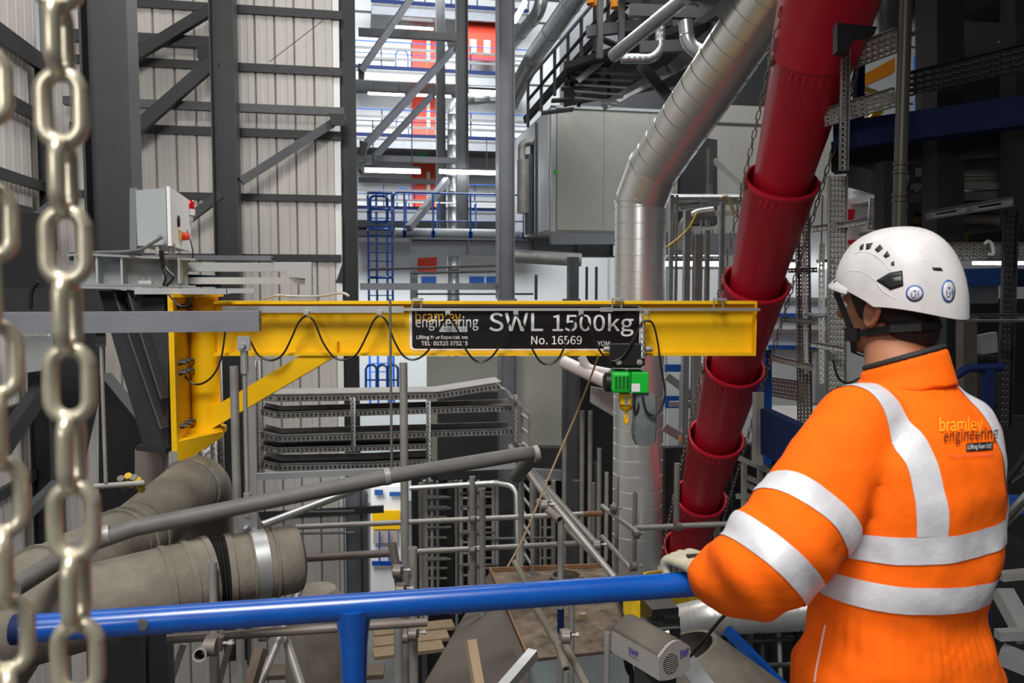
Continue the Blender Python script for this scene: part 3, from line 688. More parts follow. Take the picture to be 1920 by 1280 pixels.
hr = root('turnbuckle_hanger', P(461, 985, 3.35), 'turnbuckle hanger holding up the dusty duct end', 'hanger')
a, b = V(461, 632, 968, 3.35)
s = MB(); s.tube([a, b], 0.009, 10); s.tube([a.lerp(b, 0.80), a.lerp(b, 0.93)], 0.016, 10); s.tube([a, a + JZ * 0.1], 0.016, 10); s.build('rod', 'galv_dull', hr)
s = MB(); s.box(a.lerp(b, 0.965), 0.05, 0.03, 0.06); s.lathe([(0.012, -0.03), (0.012, 0.03)], a.lerp(b, 0.955), JN, 8, True, True); s.build('clevis', 'galv', hr)
s = MB(); s.box(a - JZ * 0.02, 0.075, 0.02, 0.17); s.build('lower_plate', 'galv', hr)
s = MB(); s.lathe([(0.016, 0), (0.016, 0.012), (0.010, 0.03)], a - JZ * 0.05 + JN * 0.012, JN, 6, True, True); s.build('bolt', 'galv', hr)
s = MB(); s.box(a - JZ * 0.0 + RGT * 0.01, 0.01, 0.02, 0.02); s.build('pin', 'rust', hr)
gb = member('support_beam', H(-120, 488, 606, 3.25), 0.10, 40 / F * 3.25, 'grey_paint', 'flat grey support beam crossing in front of the jib mast')
rod(194, 640, 905, 3.4, 0.008, 'hanger rod with a nut hanging left of the dark bracket')
a, b = V(194, 640, 905, 3.4)
s = MB(); s.box(b + JZ * 0.01, 0.035, 0.02, 0.06); tag(s.build('rod_clip', 'mid_steel'), 'steel clip at the top of the left hanger rod', 'clip')
s = MB(); s.tube([P(176, 912, 3.4), P(270, 905, 3.5)], 0.012, 10); tag(s.build('short_tube', 'galv_dull'), 'short pale tube at the foot of the left hanger rod', 'tube')
for i, (x, y) in enumerate(((226, 905), (240, 900), (250, 903), (258, 908))):
    s = MB(); s.tube([P(x, y - 9, 3.5), P(x + 8, y + 10, 3.56)], 0.016, 8); tag(s.build('ratchet_strap', 'yellow_dirty' if i % 2 else 'dusty'), 'dirty yellow strap bundle tied beside the short tube', 'strap', 'strap bundles by the short tube')
# duct one: rises to an elbow that turns down
d1 = root('dusty_duct', P(200, 1040, 3.9), 'dusty beige duct rising to an elbow below the yellow jib foot', 'duct')
pth = [P(-60, 1290, 2.95), P(70, 1105, 3.35), P(250, 1010, 4.0), P(368, 905, 4.75), P(384, 920, 5.0), P(388, 1080, 5.2)]
q, rr = ringed(fillet(pth, 0.22, 8), 0.17, 0.0, 9)
s = MB(); s.tube(q, 0.168, 32); s.build('duct_run', 'dusty', d1)
for x, y, d in ((82, 1096, 3.39), (225, 1020, 3.9), (240, 1014, 3.95), (262, 1003, 4.05)):
    s = MB(); c = P(x, y, d); t = (P(250, 1010, 4.0) - P(70, 1105, 3.35)).normalized(); s.tube([c - t * 0.01, c + t * 0.01], 0.175, 32); s.build('seam_ring', 'dusty', d1)
t = (P(368, 905, 4.75) - P(250, 1010, 4.0)).normalized(); c = P(356, 915, 4.66)
s = MB(); s.tube([c - t * 0.012, c + t * 0.012], 0.176, 32); s.build('clamp_band', 'pipe_silver', d1)
# duct two with the flexible joint
d2 = root('dusty_duct', P(350, 1110, 3.2), 'dusty duct with dark bellows joint behind the blue rail', 'duct')
A0, A1 = P(-80, 1200, 2.75), P(392, 1078, 3.25); B0, B1 = P(425, 1070, 3.28), P(566, 1045, 3.42)
s = MB(); s.tube([A0, A1], 0.155, 32); s.build('duct_run', 'dusty', d2)
tt = (A1 - A0).normalized()
for k in (0.80, 0.90, 0.99):
    c = A0.lerp(A1, k); s = MB(); s.tube([c - tt * 0.012, c + tt * 0.012], 0.161, 32); s.build('seam_ring', 'dusty', d2)
t2 = (B1 - A1).normalized(); Lb = (B0 - A1).length + 0.02
s = MB(); pp = []; pr = []
for i in range(15): pp.append(A1 + t2 * (Lb * i / 14)); pr.append(0.150 - (0.018 if i % 2 else 0))
s.tube(pp, pr, 32); s.build('bellows', 'rubber', d2)
s = MB(); LB = (B1 - B0).length
s.tube([B0 + t2 * (LB * k) for k in (0, 0.08, 0.085, 0.3, 0.305, 0.33, 0.335, 0.6, 0.605, 0.63, 0.635, 0.88, 0.95, 1.0)], [0.150, 0.150, 0.142, 0.142, 0.150, 0.150, 0.142, 0.142, 0.15, 0.15, 0.143, 0.143, 0.135, 0.10], 32); s.build('duct_end', 'dusty', d2)
s = MB(); c = B0 + t2 * (LB * 0.42); s.tube([c - t2 * 0.03, c + t2 * 0.03], 0.1445, 32, caps=False); s.build('bright_band', 'galv', d2)

# ================================================================ spiral duct
sd = root('spiral_duct', P(1200, 1060, 7.9), 'large silver spiral duct rising behind the jib and bending away', 'duct')
rD = 0.25
pv = [P(1203, 1052, 7.9), P(1201, 378, 7.9)]
vx = P(1201, 378, 7.9); vb = Vector((vx.x, vx.y, P(1201, 1040, 7.9).z))
e1, top = P(1224, 318, 7.75), P(1440, 0, 6.45); top = e1 + (top - e1) * 1.16
q, rr = ringed([vb, vx], rD, -0.007, 0.155, prof=0.009); s = MB(); s.tube(q, rr, 40); s.build('riser', 'duct_silver', sd, angle=18)
s = MB(); s.tube([vx - JZ * 0.005, vx + JZ * 0.01], rD + 0.012, 40); s.build('joint_ring', 'duct_silver', sd)
s = MB(); t1 = JZ; t3 = (top - e1).normalized()
s.tube([vx, vx.lerp(e1, 0.5), e1], rD + 0.002, 40, caps=False); s.build('elbow', 'duct_silver', sd, angle=25)
q, rr = ringed([e1, top], rD, -0.007, 0.155, prof=0.009); s = MB(); s.tube(q, rr, 40); s.build('diagonal_run', 'duct_silver', sd, angle=18)
s = MB(); s.tube([e1 - t3 * 0.01, e1 + t3 * 0.01], rD + 0.014, 40); s.build('joint_ring', 'duct_silver', sd)
s = MB(); lo = fillet([vb, vb - JZ * 0.32, vb - JZ * 0.40 + RGT * 0.55 - FWD * 0.25 - JZ * 0.1], 0.32, 5); s.tube(lo, rD, 40); s.build('foot_elbow', 'duct_silver', sd, angle=25)
h2 = root('spiral_duct', P(1290, 1150, 6.6), 'lower horizontal silver duct behind the worker elbow', 'duct')
q, rr = ringed([P(1272, 1165, 6.7), P(1330, 1152, 6.6), P(1540, 1140, 6.4)], 0.165, -0.006, 0.16, prof=0.008); s = MB(); s.tube(q, rr, 32); s.build('duct_run', 'duct_silver', h2, angle=18)

FH0 = Vector((FWD.x, FWD.y, 0)).normalized()
def ball0(mb, c, rx, ry, rz, ax):
    mb.lathe([(rx * math.sin(math.pi * k / 6) + 1e-4, -rz * math.cos(math.pi * k / 6)) for k in range(7)], c, ax, 8)
# ================================================================ red rubble chute: every section is a thing
C0 = Vector((1.87, 5.6, 0.75)); DC = Vector((0.0, 0.55, -0.70))
def cpt(k):
    q = C0 + DC * k
    return CAM + RGT * q.x + Vector((FWD.x, FWD.y, 0)).normalized() * q.y + JZ * q.z
LABS = ['topmost red chute section vanishing above the black bracket', 'long red chute section hanging beside the silver duct top', 'red chute section hanging above the jib end', 'red chute section passing behind the jib end',
        'red chute section with its rim just under the jib end', 'red chute section halfway down below the jib', 'red chute section next to last above the worker glove', 'lowest red chute section beside the worker glove']
for i, k in enumerate(range(-2, 6)):
    a, b = cpt(k), cpt(k + 1) + DC.normalized().x * Vector((0, 0, 0)); t = (b - a).normalized(); L = (b - a).length + (0.16 if i else 0.03)
    rt = root('rubble_chute', a, LABS[i], 'chute', 'red rubble chute sections')
    r0, r1 = (0.246, 0.182) if i else (0.330, 0.262)
    s = MB(); prof = [(r0 - 0.012, 0.0), (r0 + 0.006, 0.0), (r0 + 0.010, 0.012), (r0 + 0.010, 0.03), (r0, 0.04), (r0 - 0.004, 0.16), (r1 + 0.03, 0.20), (r1 + 0.002, L), (r1 - 0.010, L), (r1 + 0.018, 0.20), (r0 - 0.016, 0.15), (r0 - 0.012, 0.0)]
    prof = [(r0 - 0.012, 0.0), (r0 + 0.006, 0.0), (r0 + 0.010, 0.012), (r0 + 0.010, 0.03), (r0, 0.04), (r1, L), (r1 - 0.012, L), (r0 - 0.012, 0.04), (r0 - 0.012, 0.0)]
    s.lathe(prof, a, t, 44); s.build('cone', 'red_plastic', rt, angle=50)
    x_, y_, z_ = basis(a, a + t)
    for j in range(5):
        g = R(232 + j * 9); dr = RGT * math.cos(g) - FH0 * math.sin(-g) * 1.0; dr = (dr - t * dr.dot(t)).normalized()
        s = MB(); ball0(s, a + dr * (r0 - 0.006) + t * 0.085, 0.010, 0.010, 0.045, t); s.build('rim_rib', 'red_plastic', rt)
    for e in (-1, 1):
        s = MB(); c = a + RGT * (e * 0.255) + t * 0.05; s.box(c, 0.03, 0.05, 0.06); s.build('chain_lug', 'chain_steel', rt)
for e in (-1, 1):
    chain_of('chute_chain', cpt(-2) + RGT * (e * 0.275) - FWD * 0.05, cpt(5) + RGT * (e * 0.275) - FWD * 0.05, 0.075, 0.034, 0.0045, 'chain_steel', ('rusty chain on the duct side of the red chute' if e < 0 else 'rusty chain on the rack side of the red chute'), 0, 5, 4)
# black frame gripping the chute top
slab_px([(1570, 42), (1645, 50), (1640, 64), (1600, 70), (1592, 100), (1570, 96)], 4.3, 0.06, 'chute_bracket', 'black', 'black bracket gripping the red chute top', 'bracket')

# ================================================================ scaffold tubes
def stube(p0, p1, r, m_, label, cat='scaffold tube'):
    s = MB(); s.pipe_open(P(*p0), P(*p1), r, 0.005); return tag(s.build('scaffold_tube', m_), label, cat)
def svert(px, y0, y1, d, r, m_, label):
    a, b = V(px, y0, y1, d); s = MB(); s.pipe_open(a, b, r, 0.005); return tag(s.build('scaffold_tube', m_), label, 'scaffold tube')
g = 'galv_dull'
svert(759, 680, 1300, 4.9, 0.0245, g, 'upright scaffold tube rising in front of the cable trays to the jib')
svert(446, 686, 1330, 4.6, 0.024, g, 'upright scaffold tube beside the turnbuckle hanger')
svert(886, 893, 1100, 6.9, 0.0245, g, 'upright scaffold tube with a blue lower half under the trays')
svert(905, 915, 1300, 6.6, 0.026, g, 'upright scaffold tube standing before the hopper edge')
svert(977, 832, 1060, 6.2, 0.022, g, 'upright scaffold tube under the end of the grey pipe')
bt = svert(1051, 958, 1300, 5.6, 0.0225, g, 'upright scaffold tube with blue paint in front of the hopper')
a, b = V(1051, 985, 1085, 5.6); s = MB(); s.pipe_open(a, b, 0.0236, 0.001); s.build('blue_paint', 'navy', bt)
a, b = V(1051, 1140, 1200, 5.6); s = MB(); s.pipe_open(a, b, 0.0236, 0.001); s.build('blue_paint', 'navy', bt)
svert(1071, 1120, 1300, 5.8, 0.0235, g, 'upright scaffold tube behind the blue-painted upright')
svert(1138, 1185, 1300, 3.6, 0.013, g, 'upright tube beside the grey hoist motor')
svert(1269, 868, 985, 6.7, 0.024, g, 'short upright scaffold tube between duct and red chute')
svert(1156, 893, 1075, 7.2, 0.02, g, 'upright scaffold tube on the tray side of the silver duct')
svert(1190, 922, 1070, 6.9, 0.02, g, 'upright scaffold tube across the front of silver duct')
svert(402, 1052, 1320, 3.1, 0.016, g, 'upright scaffold tube by the bellows joint')
svert(1137, 885, 1050, 8.6, 0.022, g, 'thin upright tube behind the duct scaffold')
for i, (x, y0, y1) in enumerate(((1058, 825, 1060), (1091, 770, 1060), (1106, 770, 1060), (1123, 840, 1060))):
    svert(x, y0, y1, 10.5, 0.03, g, ['pale pipe standing in the dark shaft beside the pale panel', 'second pale pipe standing in the dark shaft', 'third pale pipe standing in the dark shaft', 'short pale pipe in the dark shaft next to the silver duct'][i])
stube((555, 988, 7.0), (1128, 962, 7.2), 0.0235, g, 'level scaffold tube with a rusty end across the hopper bay')
stube((1094, 963.5, 7.17), (1129, 962, 7.2), 0.0245, 'rust', 'rusty sleeve on the end of the level scaffold tube')
stube((572, 1046, 6.9), (738, 1036, 7.0), 0.034, 'galv_brown', 'thick brown level tube running behind the duct end')
stube((782, 1034, 6.9), (1085, 1018, 7.1), 0.0235, g, 'level scaffold tube just above the hopper rim')
stube((955, 834, 5.6), (1028, 938, 5.5), 0.022, g, 'sloping scaffold tube starting at the grey pipe elbow')
stube((958, 848, 5.8), (1152, 1082, 5.3), 0.024, g, 'long sloping scaffold tube running down to the blue rail')
stube((996, 882, 6.0), (1124, 1026, 5.8), 0.024, g, 'sloping scaffold tube highest of the sloping bundle')
stube((1010, 940, 5.5), (1050, 975, 5.2), 0.026, 'dusty', 'short dusty sloping tube with its open end towards the rail')
stube((1058, 985, 5.9), (1150, 1078, 5.5), 0.022, 'dusty', 'dusty sloping tube lying under the long sloping tube')
stube((1000, 1130, 4.6), (1050, 1215, 4.4), 0.022, 'dusty', 'dusty sloping tube lying across the hopper plate')
stube((1040, 1190, 4.5), (1062, 1255, 4.2), 0.022, 'dusty', 'short dusty tube with open end below the hopper plate')
stube((1055, 1200, 4.6), (1108, 1300, 4.3), 0.022, 'dusty', 'dusty sloping tube crossing the pale hopper side')
stube((965, 1052, 5.2), (995, 1110, 5.0), 0.020, 'dusty', 'dusty tube stub on the hopper left rim')
stube((1128, 948, 6.9), (1200, 1002, 6.6), 0.022, g, 'short sloping scaffold tube clamped before the silver duct')
stube((1128, 1005, 6.9), (1185, 1068, 6.6), 0.022, g, 'lower short sloping scaffold tube before the silver duct')
stube((1190, 990, 6.7), (1372, 981, 6.5), 0.022, g, 'level scaffold tube passing before duct and red chute')
stube((735, 1018, 4.7), (752, 1115, 4.7), 0.026, 'galv_brown', 'leaning scaffold tube clamped beside the tall upright')
svert(775, 1026, 1300, 4.7, 0.026, g, 'stub scaffold tube with open top beside the tall upright')
svert(747, 1120, 1300, 4.65, 0.026, g, 'scaffold tube under the blue rail beside planks')
stube((570, 1085, 4.6), (480, 1300, 4.2), 0.02, g, 'steep leaning tube under the duct end')
stube((520, 1150, 4.6), (570, 1300, 4.4), 0.024, g, 'leaning scaffold tube below the duct end')
stube((475, 955, 5.5), (492, 1010, 5.5), 0.024, 'galv_brown', 'short brown leaning tube by the duct hanger')
stube((490, 985, 5.6), (700, 905, 6.4), 0.028, 'galv', 'bright sloping tube rising under the grey pipe')
stube((395, 1206, 3.2), (374, 1228, 2.9), 0.024, 'galv_dull', 'short stub tube with open end below the blue rail')
stube((312, 1198, 3.3), (800, 1166, 3.6), 0.019, 'galv_brown', 'level brown ledger tube just below the blue handrail')
CLAB = ['on the leaning tube beside the tall upright', 'lower down on the leaning tube by the tall upright', 'on the stub tube below the blue rail', 'where the level tube meets the silver duct uprights', 'on the short upright between duct and chute', 'at the top of the short dusty sloping tube',
        'on the blue-footed upright at the upper level tube', 'on the blue-footed upright at the lower level tube', 'under the blue rail by the bellows joint', 'on the tall upright under the blue rail', 'under the elbow of the grey pipe', 'at the foot of the highest sloping tube', 'on the blue upright below the hopper rim', 'on the upper short sloping tube by the duct', 'on the lower short sloping tube by the duct', 'on the leaning tubes below the duct end']
for i, (x, y, d) in enumerate(((746, 1068, 4.62), (752, 1102, 4.62), (775, 1185, 4.6), (1192, 1000, 6.6), (1270, 985, 6.6), (1020, 945, 5.4), (886, 972, 6.85), (886, 1030, 6.85), (402, 1205, 3.0), (760, 1190, 4.7), (978, 888, 6.1), (1118, 1020, 5.7), (1060, 1190, 4.3), (1150, 952, 6.8), (1188, 1060, 6.6), (497, 1185, 4.3))):
    c = P(x, y, d); rt = root('scaffold_coupler', c, 'rusty scaffold coupler ' + CLAB[i], 'coupler', 'scaffold couplers')
    s = MB(); s.lathe([(0.034, -0.025), (0.034, 0.025)], c, (0.1, 0.1, 1), 12, True, True); s.lathe([(0.034, -0.022), (0.034, 0.022)], c + JN * 0.03, RGT, 12, True, True); s.build('body', 'galv_brown', rt)
    s = MB(); s.tube([c + RGT * 0.03, c + RGT * 0.075], 0.007, 6); s.lathe([(0.013, 0), (0.013, 0.015)], c + RGT * 0.055, RGT, 6, True, True); s.build('bolt', 'galv_dull', rt)
s = MB(); s.tube(fillet([P(768, 915, 7.6), P(925, 905, 7.7), P(968, 912, 7.6), P(972, 1062, 7.4)], 0.12, 8), 0.024, 14); tag(s.build('guard_rail', 'galv'), 'galvanised guard rail with a bent corner below the trays', 'railing')
cable([(1122, 668), (1085, 765), (1035, 880), (985, 1000), (952, 1062)], 5.4, 0.007, 'rope', 'tan rope slanting down from the jib', 'rope')

# ================================================================ cable trays in the middle
def tray(pts, w_, h, m_, label, cables=2, lid=False):
    pts = [Vector(p) for p in pts]; rt = root('cable_tray', pts[0], label, 'cable tray')
    body = MB(); dep = Vector((0, 1, 0))
    for e in (0, 1):
        for i in range(len(pts) - 1):
            a, b = pts[i] + dep * (w_ * e), pts[i + 1] + dep * (w_ * e)
            body.chan(a, b, h, 0.022 * (1 if e else -1), 0.004 if not e else 0.004)
    body.build('side_rails', m_, rt)
    fl = MB()
    for i in range(len(pts) - 1):
        a, b = pts[i] + dep * (w_ / 2) - JZ * (h * 0.45), pts[i + 1] + dep * (w_ / 2) - JZ * (h * 0.45)
        fl.perf(a, b, w_, dep, 4, 0.06, 0.5)
    fl.build('perforated_floor', m_, rt, solid=0.003)
    lp = MB()
    for i in range(len(pts) - 1):
        a, b = pts[i] - dep * 0.024, pts[i + 1] - dep * 0.024; L = (b - a).length; t = (b - a) / L; n = int(L / 0.05)
        for k in range(n):
            lp.bar(a + t * (0.05 * k + 0.012), a + t * (0.05 * k + 0.036), 0.004, h * 0.28)
    lp.build('edge_slots', 'dark_steel', rt, smooth=False)['kind'] = 'stuff'
    for c in range(cables):
        cm = MB(); off = dep * (w_ * (0.25 + 0.5 * c / max(1, cables - 1) if cables > 1 else 0.5)) + JZ * (-h * 0.2)
        q = [p + off + Vector((0, 0.02 * math.sin(i * 2.1 + c), 0.008 * math.sin(i + c))) for i, p in enumerate(pts)]
        cm.tube(q, 0.020, 8); cm.build('cable', 'cable_black', rt)
    if lid:
        l = MB()
        for i in range(len(pts) - 1):
            a, b = pts[i] + dep * (w_ / 2) + JZ * (h / 2 + 0.004), pts[i + 1] + dep * (w_ / 2) + JZ * (h / 2 + 0.004); l.bar(a, b, w_ + 0.02, 0.006)
        l.build('lid', 'galv_dull', rt)
    return rt
dT = 9.0
def TP(pp):
    a = P(pp[0][0], pp[0][1], dT); out = []
    for x, y in pp: out.append(onY(x, y, a.y))
    return out
tm = 'tray_grey'
tray(TP([(486, 742), (520, 746), (820, 741), (940, 722)]), 0.45, 0.085, tm, 'covered cable tray running on top of the tray stack', 0, True)
tray(TP([(488, 771), (520, 778), (966, 764)]), 0.45, 0.075, tm, 'cable tray second from the top of the stack', 3)
tray(TP([(488, 814), (522, 822), (966, 808)]), 0.45, 0.075, tm, 'cable tray in the middle of the stack', 3)
tray(TP([(488, 838), (520, 844), (810, 836)]), 0.40, 0.065, tm, 'shorter cable tray ending halfway along the stack', 2)
tray(TP([(488, 868), (522, 876), (700, 872), (810, 866)]), 0.5, 0.085, tm, 'lowest cable tray with a kinked end', 3)
def traydown(pp, d, w_, label):
    s = MB(); pts = [P(x, y, d) for x, y in pp]
    rt = root('cable_ladder', pts[-1], label, 'cable tray')
    for e in (-0.5, 0.5):
        q = MB()
        for i in range(len(pts) - 1): q.bar(pts[i] + Vector((0, w_ * e, 0)), pts[i + 1] + Vector((0, w_ * e, 0)), 0.02, 0.07, up=(0, 1, 0))
        q.build('side_rail', tm, rt)
    for i in range(len(pts) - 1):
        L = (pts[i + 1] - pts[i]).length
        for k in range(int(L / 0.16)):
            c = pts[i].lerp(pts[i + 1], (k + 0.5) * 0.16 / L); q = MB(); q.bar(c - Vector((0, w_ / 2, 0)), c + Vector((0, w_ / 2, 0)), 0.03, 0.015); q.build('rung', tm, rt)
traydown([(938, 722), (985, 768), (990, 1065)], 9.0, 0.45, 'cable ladder turning down at the end of the tray stack')
for px, y0, y1, d, lab, m_ in ((486, 676, 895, 8.9, 'light upright holding the tray stack at its kinked end', 'galv_dull'), (804, 752, 905, 8.85, 'slotted hanger bar in the middle of the tray stack', 'galv'), (663, 745, 838, 8.85, 'slotted hanger bar near the tall scaffold upright', 'galv'), (966, 740, 830, 8.9, 'slotted upright near the tray bend', 'galv_dull'), (403, 820, 1000, 7.2, 'pale upright behind the yellow jib foot', 'galv_dull'), (380, 830, 1000, 7.2, 'pale upright between ducts and jib foot', 'galv_dull'), (415, 640, 1020, 7.0, 'pale upright behind the jib knee strut', 'galv_dull')):
    a, b = V(px, y0, y1, d); s = MB(); s.perf(a, b, 0.045, RGT, 1, 0.05, 0.5, 0.035); tag(s.build('slotted_upright', m_, solid=0.003), lab, 'post')
a, b = H(480, 975, 894, 8.8); s = MB(); s.chan(a, b, 0.07, 0.05, 0.005); tag(s.build('ledge_beam', 'pale_paint'), 'light ledge beam along the foot of the tray stack', 'beam')
a, b = H(480, 720, 1178, 8.8)
# bundle of slanting pipes behind the jib foot
for i in range(4):
    s = MB(); s.tube([P(290 + i * 8, 905 + i * 12, 6.4), P(405, 812 + i * 20, 7.6)], 0.03, 10); tag(s.build('conduit', 'galv_dull'), 'grey conduit slanting up behind the jib foot', 'pipe', 'slanting conduits behind the jib foot')

# ================================================================ hopper, planks, lower clutter
hz = -1.72
def hpnt(px, py, z=hz): return onZ(px, py, z)
hop = root('hopper', hpnt(1050, 1150, hz - 1.0), 'dusty brown hopper with a round opening below the rail', 'hopper')
tq = [hpnt(918, 1072), hpnt(1135, 1064), hpnt(1180, 1215), hpnt(988, 1236)]
s = MB(); s.quadslab(tq, Vector((0, 0, -0.03))); s.build('top_plate', 'hopper_dust', hop)
dn = Vector((0, 0, -1.6)); cen = sum(tq, Vector()) / 4
bq = [cen + (p - cen) * 0.95 + dn for p in tq]
lq = [tq[0], tq[3], tq[3] + dn * 0.6 + RGT * 0.2, tq[0] + dn * 0.6 - RGT * 1.2]
s = MB(); s.quadslab([hpnt(918, 1072, hz - 0.02), hpnt(988, 1236, hz - 0.02), P(985, 1300, 3.9), P(790, 1300, 4.6), P(790, 1290, 5.2)], Vector((0.02, 0.02, 0.0))); s.build('sloping_side', 'hopper_brown', hop)
s = MB(); s.quadslab([tq[3] - JZ * 0.03, tq[2] - JZ * 0.03, tq[2] + Vector((0.25, -0.12, -0.75)), tq[3] + Vector((0, -0.12, -0.75))], Vector((0, 0.03, 0))); s.build('front_side', 'hopper_side', hop)
s = MB(); s.quadslab([tq[1] - JZ * 0.03, tq[2] - JZ * 0.03, tq[2] + Vector((0.3, 0, -0.8)), tq[1] + Vector((0.3, 0, -0.8))], Vector((0.03, 0, 0))); s.build('right_side', 'hopper_brown', hop)
s = MB(); s.bar(tq[0] + JZ * 0.03, tq[3] + JZ * 0.03, 0.02, 0.07); s.build('rim_strip', 'rust', hop)
s = MB(); s.bar(tq[0] + JZ * 0.03, tq[1] + JZ * 0.03, 0.02, 0.05); s.build('rim_strip', 'rust', hop)
rc = hpnt(1062, 1088)
s = MB(); s.lathe([(0.16, 0), (0.16, 0.07), (0.20, 0.07), (0.20, 0.055), (0.165, 0.055)], rc, n=28); s.build('opening_ring', 'hopper_dust', hop)
s = MB(); s.lathe([(0.158, 0.005), (0.0, 0.005)], rc, n=28); s.build('opening_cover', 'dark_panel', hop)
for k in range(10):
    a = 2 * math.pi * k / 10; s = MB(); s.lathe([(0.010, 0), (0.010, 0.015)], rc + Vector((0.18 * math.cos(a), 0.18 * math.sin(a), 0.07)), n=6, cap1=True); s.build('ring_bolt', 'galv_dull', hop)
s = MB(); s.box(hpnt(1093, 1160) + JZ * 0.03, 0.07, 0.05, 0.06); tag(s.build('wood_offcut', 'wood'), 'small pale wood offcut lying on the hopper', 'offcut')
s = MB(); s.bar(P(1000, 1225, 3.95), P(940, 1295, 3.7), 0.05, 0.05); tag(s.build('angle_strut', 'galv'), 'pale angle strut at the hopper front corner', 'strut')
s = MB(); s.bar(P(882, 1200, 4.2), P(898, 1290, 4.1), 0.05, 0.05); tag(s.build('timber_prop', 'wood'), 'worn timber prop beside the hopper slope', 'timber')
s = MB(); s.bar(P(490, 1215, 4.1), P(465, 1300, 4.0), 0.05, 0.05); tag(s.build('timber_prop', 'wood_dark'), 'brown timber prop under the duct end', 'timber')
# wooden boards on the scaffold
for i in range(3):
    z = -2.35; a = onZ(700, 1186 + i * 20, z); b = onZ(850 - i * 10, 1170 + i * 20, z); s = MB(); s.bar(a, b, 0.23, 0.04)
    tag(s.build('scaffold_board', 'wood'), ['pale scaffold board farthest from the blue rail post', 'middle pale scaffold board by the blue rail post', 'nearest pale scaffold board by the blue rail post'][i], 'board')
for i in range(3):
    z = -2.35; a = onZ(470 + i * 85, 1262, z); b = onZ(550 + i * 85, 1258, z); s = MB(); s.bar(a, b, 0.25, 0.05)
    tag(s.build('scaffold_board', 'wood_dark'), 'brown board end lying at the foot of the blue rail post', 'board', 'brown board ends')
s = MB(); s.lathe([(0.0, 0.16), (0.13, 0.13), (0.19, 0.04), (0.20, -0.6)], P(592, 1140, 5.2), n=24); tag(s.build('filter_drum', 'dusty'), 'dusty round-topped drum under the duct end', 'drum')

# ---- grey geared hoist motor below the rail
sw = root('hoist_drive', P(1225, 1260, 3.0), 'grey SWF hoist drive with round fan grille below the rail', 'hoist')
dS = 2.9
# corners of the housing in the picture: near bottom edge (1232,1245); left far end (1143,1190); right end (1296,1215)
cN = P(1236, 1244, 2.75); axl = (P(1147, 1195, 2.97) - cN); axl.z = 0; ll = axl.length; axl.normalize()
axr = (P(1294, 1222, 2.83) - cN); axr.z = 0; lr = axr.length; axr.normalize()
def hs(u, v, z): return cN + axl * u + axr * v + JZ * z
n = 12; v = []; f = []
for u in (0, ll):
    for i in range(n + 1):
        t = i / n; v.append(hs(u, lr * t, 0.022 + 0.040 * math.sin(math.pi * t)))
    for i in range(n + 1):
        t = 1 - i / n; v.append(hs(u, lr * t, -0.06 - 0.012 * math.sin(math.pi * t)))
k = 2 * (n + 1)
f = [(i, (i + 1) % k, (i + 1) % k + k, i + k) for i in range(k)] + [tuple(range(k)), tuple(range(k, 2 * k))]
s = MB(); s.add(v, f); s.build('housing', 'motor_grey', sw)
s = MB(); vv = [hs(u, lr * t, 0.024 + 0.040 * math.sin(math.pi * t)) for u in (0.012, ll) for t in [i / n for i in range(n + 1)]]
s.add(vv, [(i, i + 1, i + 1 + n + 1, i + n + 1) for i in range(n)]); s.build('dust_film', 'motor_dust', sw, solid=0.002)
no = -axl
gc = hs(0, lr * 0.36, -0.012)
s = MB(); s.lathe([(0.0, 0.002), (0.034, 0.002), (0.034, 0.0)], gc, no, 24); s.build('fan_grille', 'black', sw)
for i in range(-4, 5):
    y = i * 0.0072; hw = math.sqrt(max(0, 0.033 ** 2 - y * y))
    s = MB(); s.bar(gc + no * 0.003 + JZ * y - axr * hw, gc + no * 0.003 + JZ * y + axr * hw, 0.002, 0.002); s.build('grille_bar', 'motor_grey', sw, smooth=False)
lettering('SWF', hs(-0.001, lr * 0.64, -0.004), axr, JZ, lr * 0.30, 'letter_blue', sw, height=0.028, bold=0.03)
nl = Vector((axl.y, -axl.x, 0)); nl = nl if nl.dot(FWD) < 0 else -nl
lettering('SWF', hs(ll * 0.62, -0.001, -0.022), -axl, JZ, 0.055, 'letter_blue', sw, height=0.022, bold=0.03)
s = MB(); s.bar(hs(ll * 0.63, -0.001, -0.030), hs(ll * 0.40, -0.001, -0.030), 0.002, 0.002); s.build('underline', 'letter_grey', sw)
s = MB(); s.lathe([(0.075, 0), (0.075, -0.3)], hs(0.1, lr * 0.5, -0.06), n=20, cap0=True, cap1=True); s.build('chain_drum', 'rubber', sw)
s = MB(); s.box(P(1235, 1155, 3.2), 0.11, 0.14, 0.12); s.box(P(1228, 1180, 3.1), 0.16, 0.12, 0.05); s.box(P(1252, 1165, 3.15), 0.06, 0.1, 0.07); s.build('trolley_block', 'black', sw)
s = MB(); s.box(P(1200, 1196, 3.1), 0.15, 0.14, 0.05); s.build('gear_case', 'rubber', sw)
s = MB(); s.lathe([(0.012, -0.025), (0.006, 0), (0.012, 0.025)], P(1242, 1187, 3.0), RGT, 10, True, True); s.build('roller', 'galv', sw)
yb = root('hoist_runway', P(1240, 1140, 3.2), 'yellow runway beam end above the SWF hoist', 'beam')
s = MB(); s.quadslab([P(1168, 1105, 3.25), P(1213, 1105, 3.25), P(1213, 1165, 3.25), P(1206, 1174, 3.25), P(1185, 1168, 3.25), P(1170, 1152, 3.25)], FWD * 0.03); s.build('end_stop', 'yellow_dirty', yb)
s = MB(); s.bar(P(1205, 1128, 3.35), P(1345, 1100, 4.0), 0.11, 0.035); s.build('flange', 'yellow_dirty', yb)
s = MB(); s.bar(P(1205, 1105, 3.35), P(1345, 1080, 4.0), 0.012, 0.14); s.build('web', 'yellow_dirty', yb)
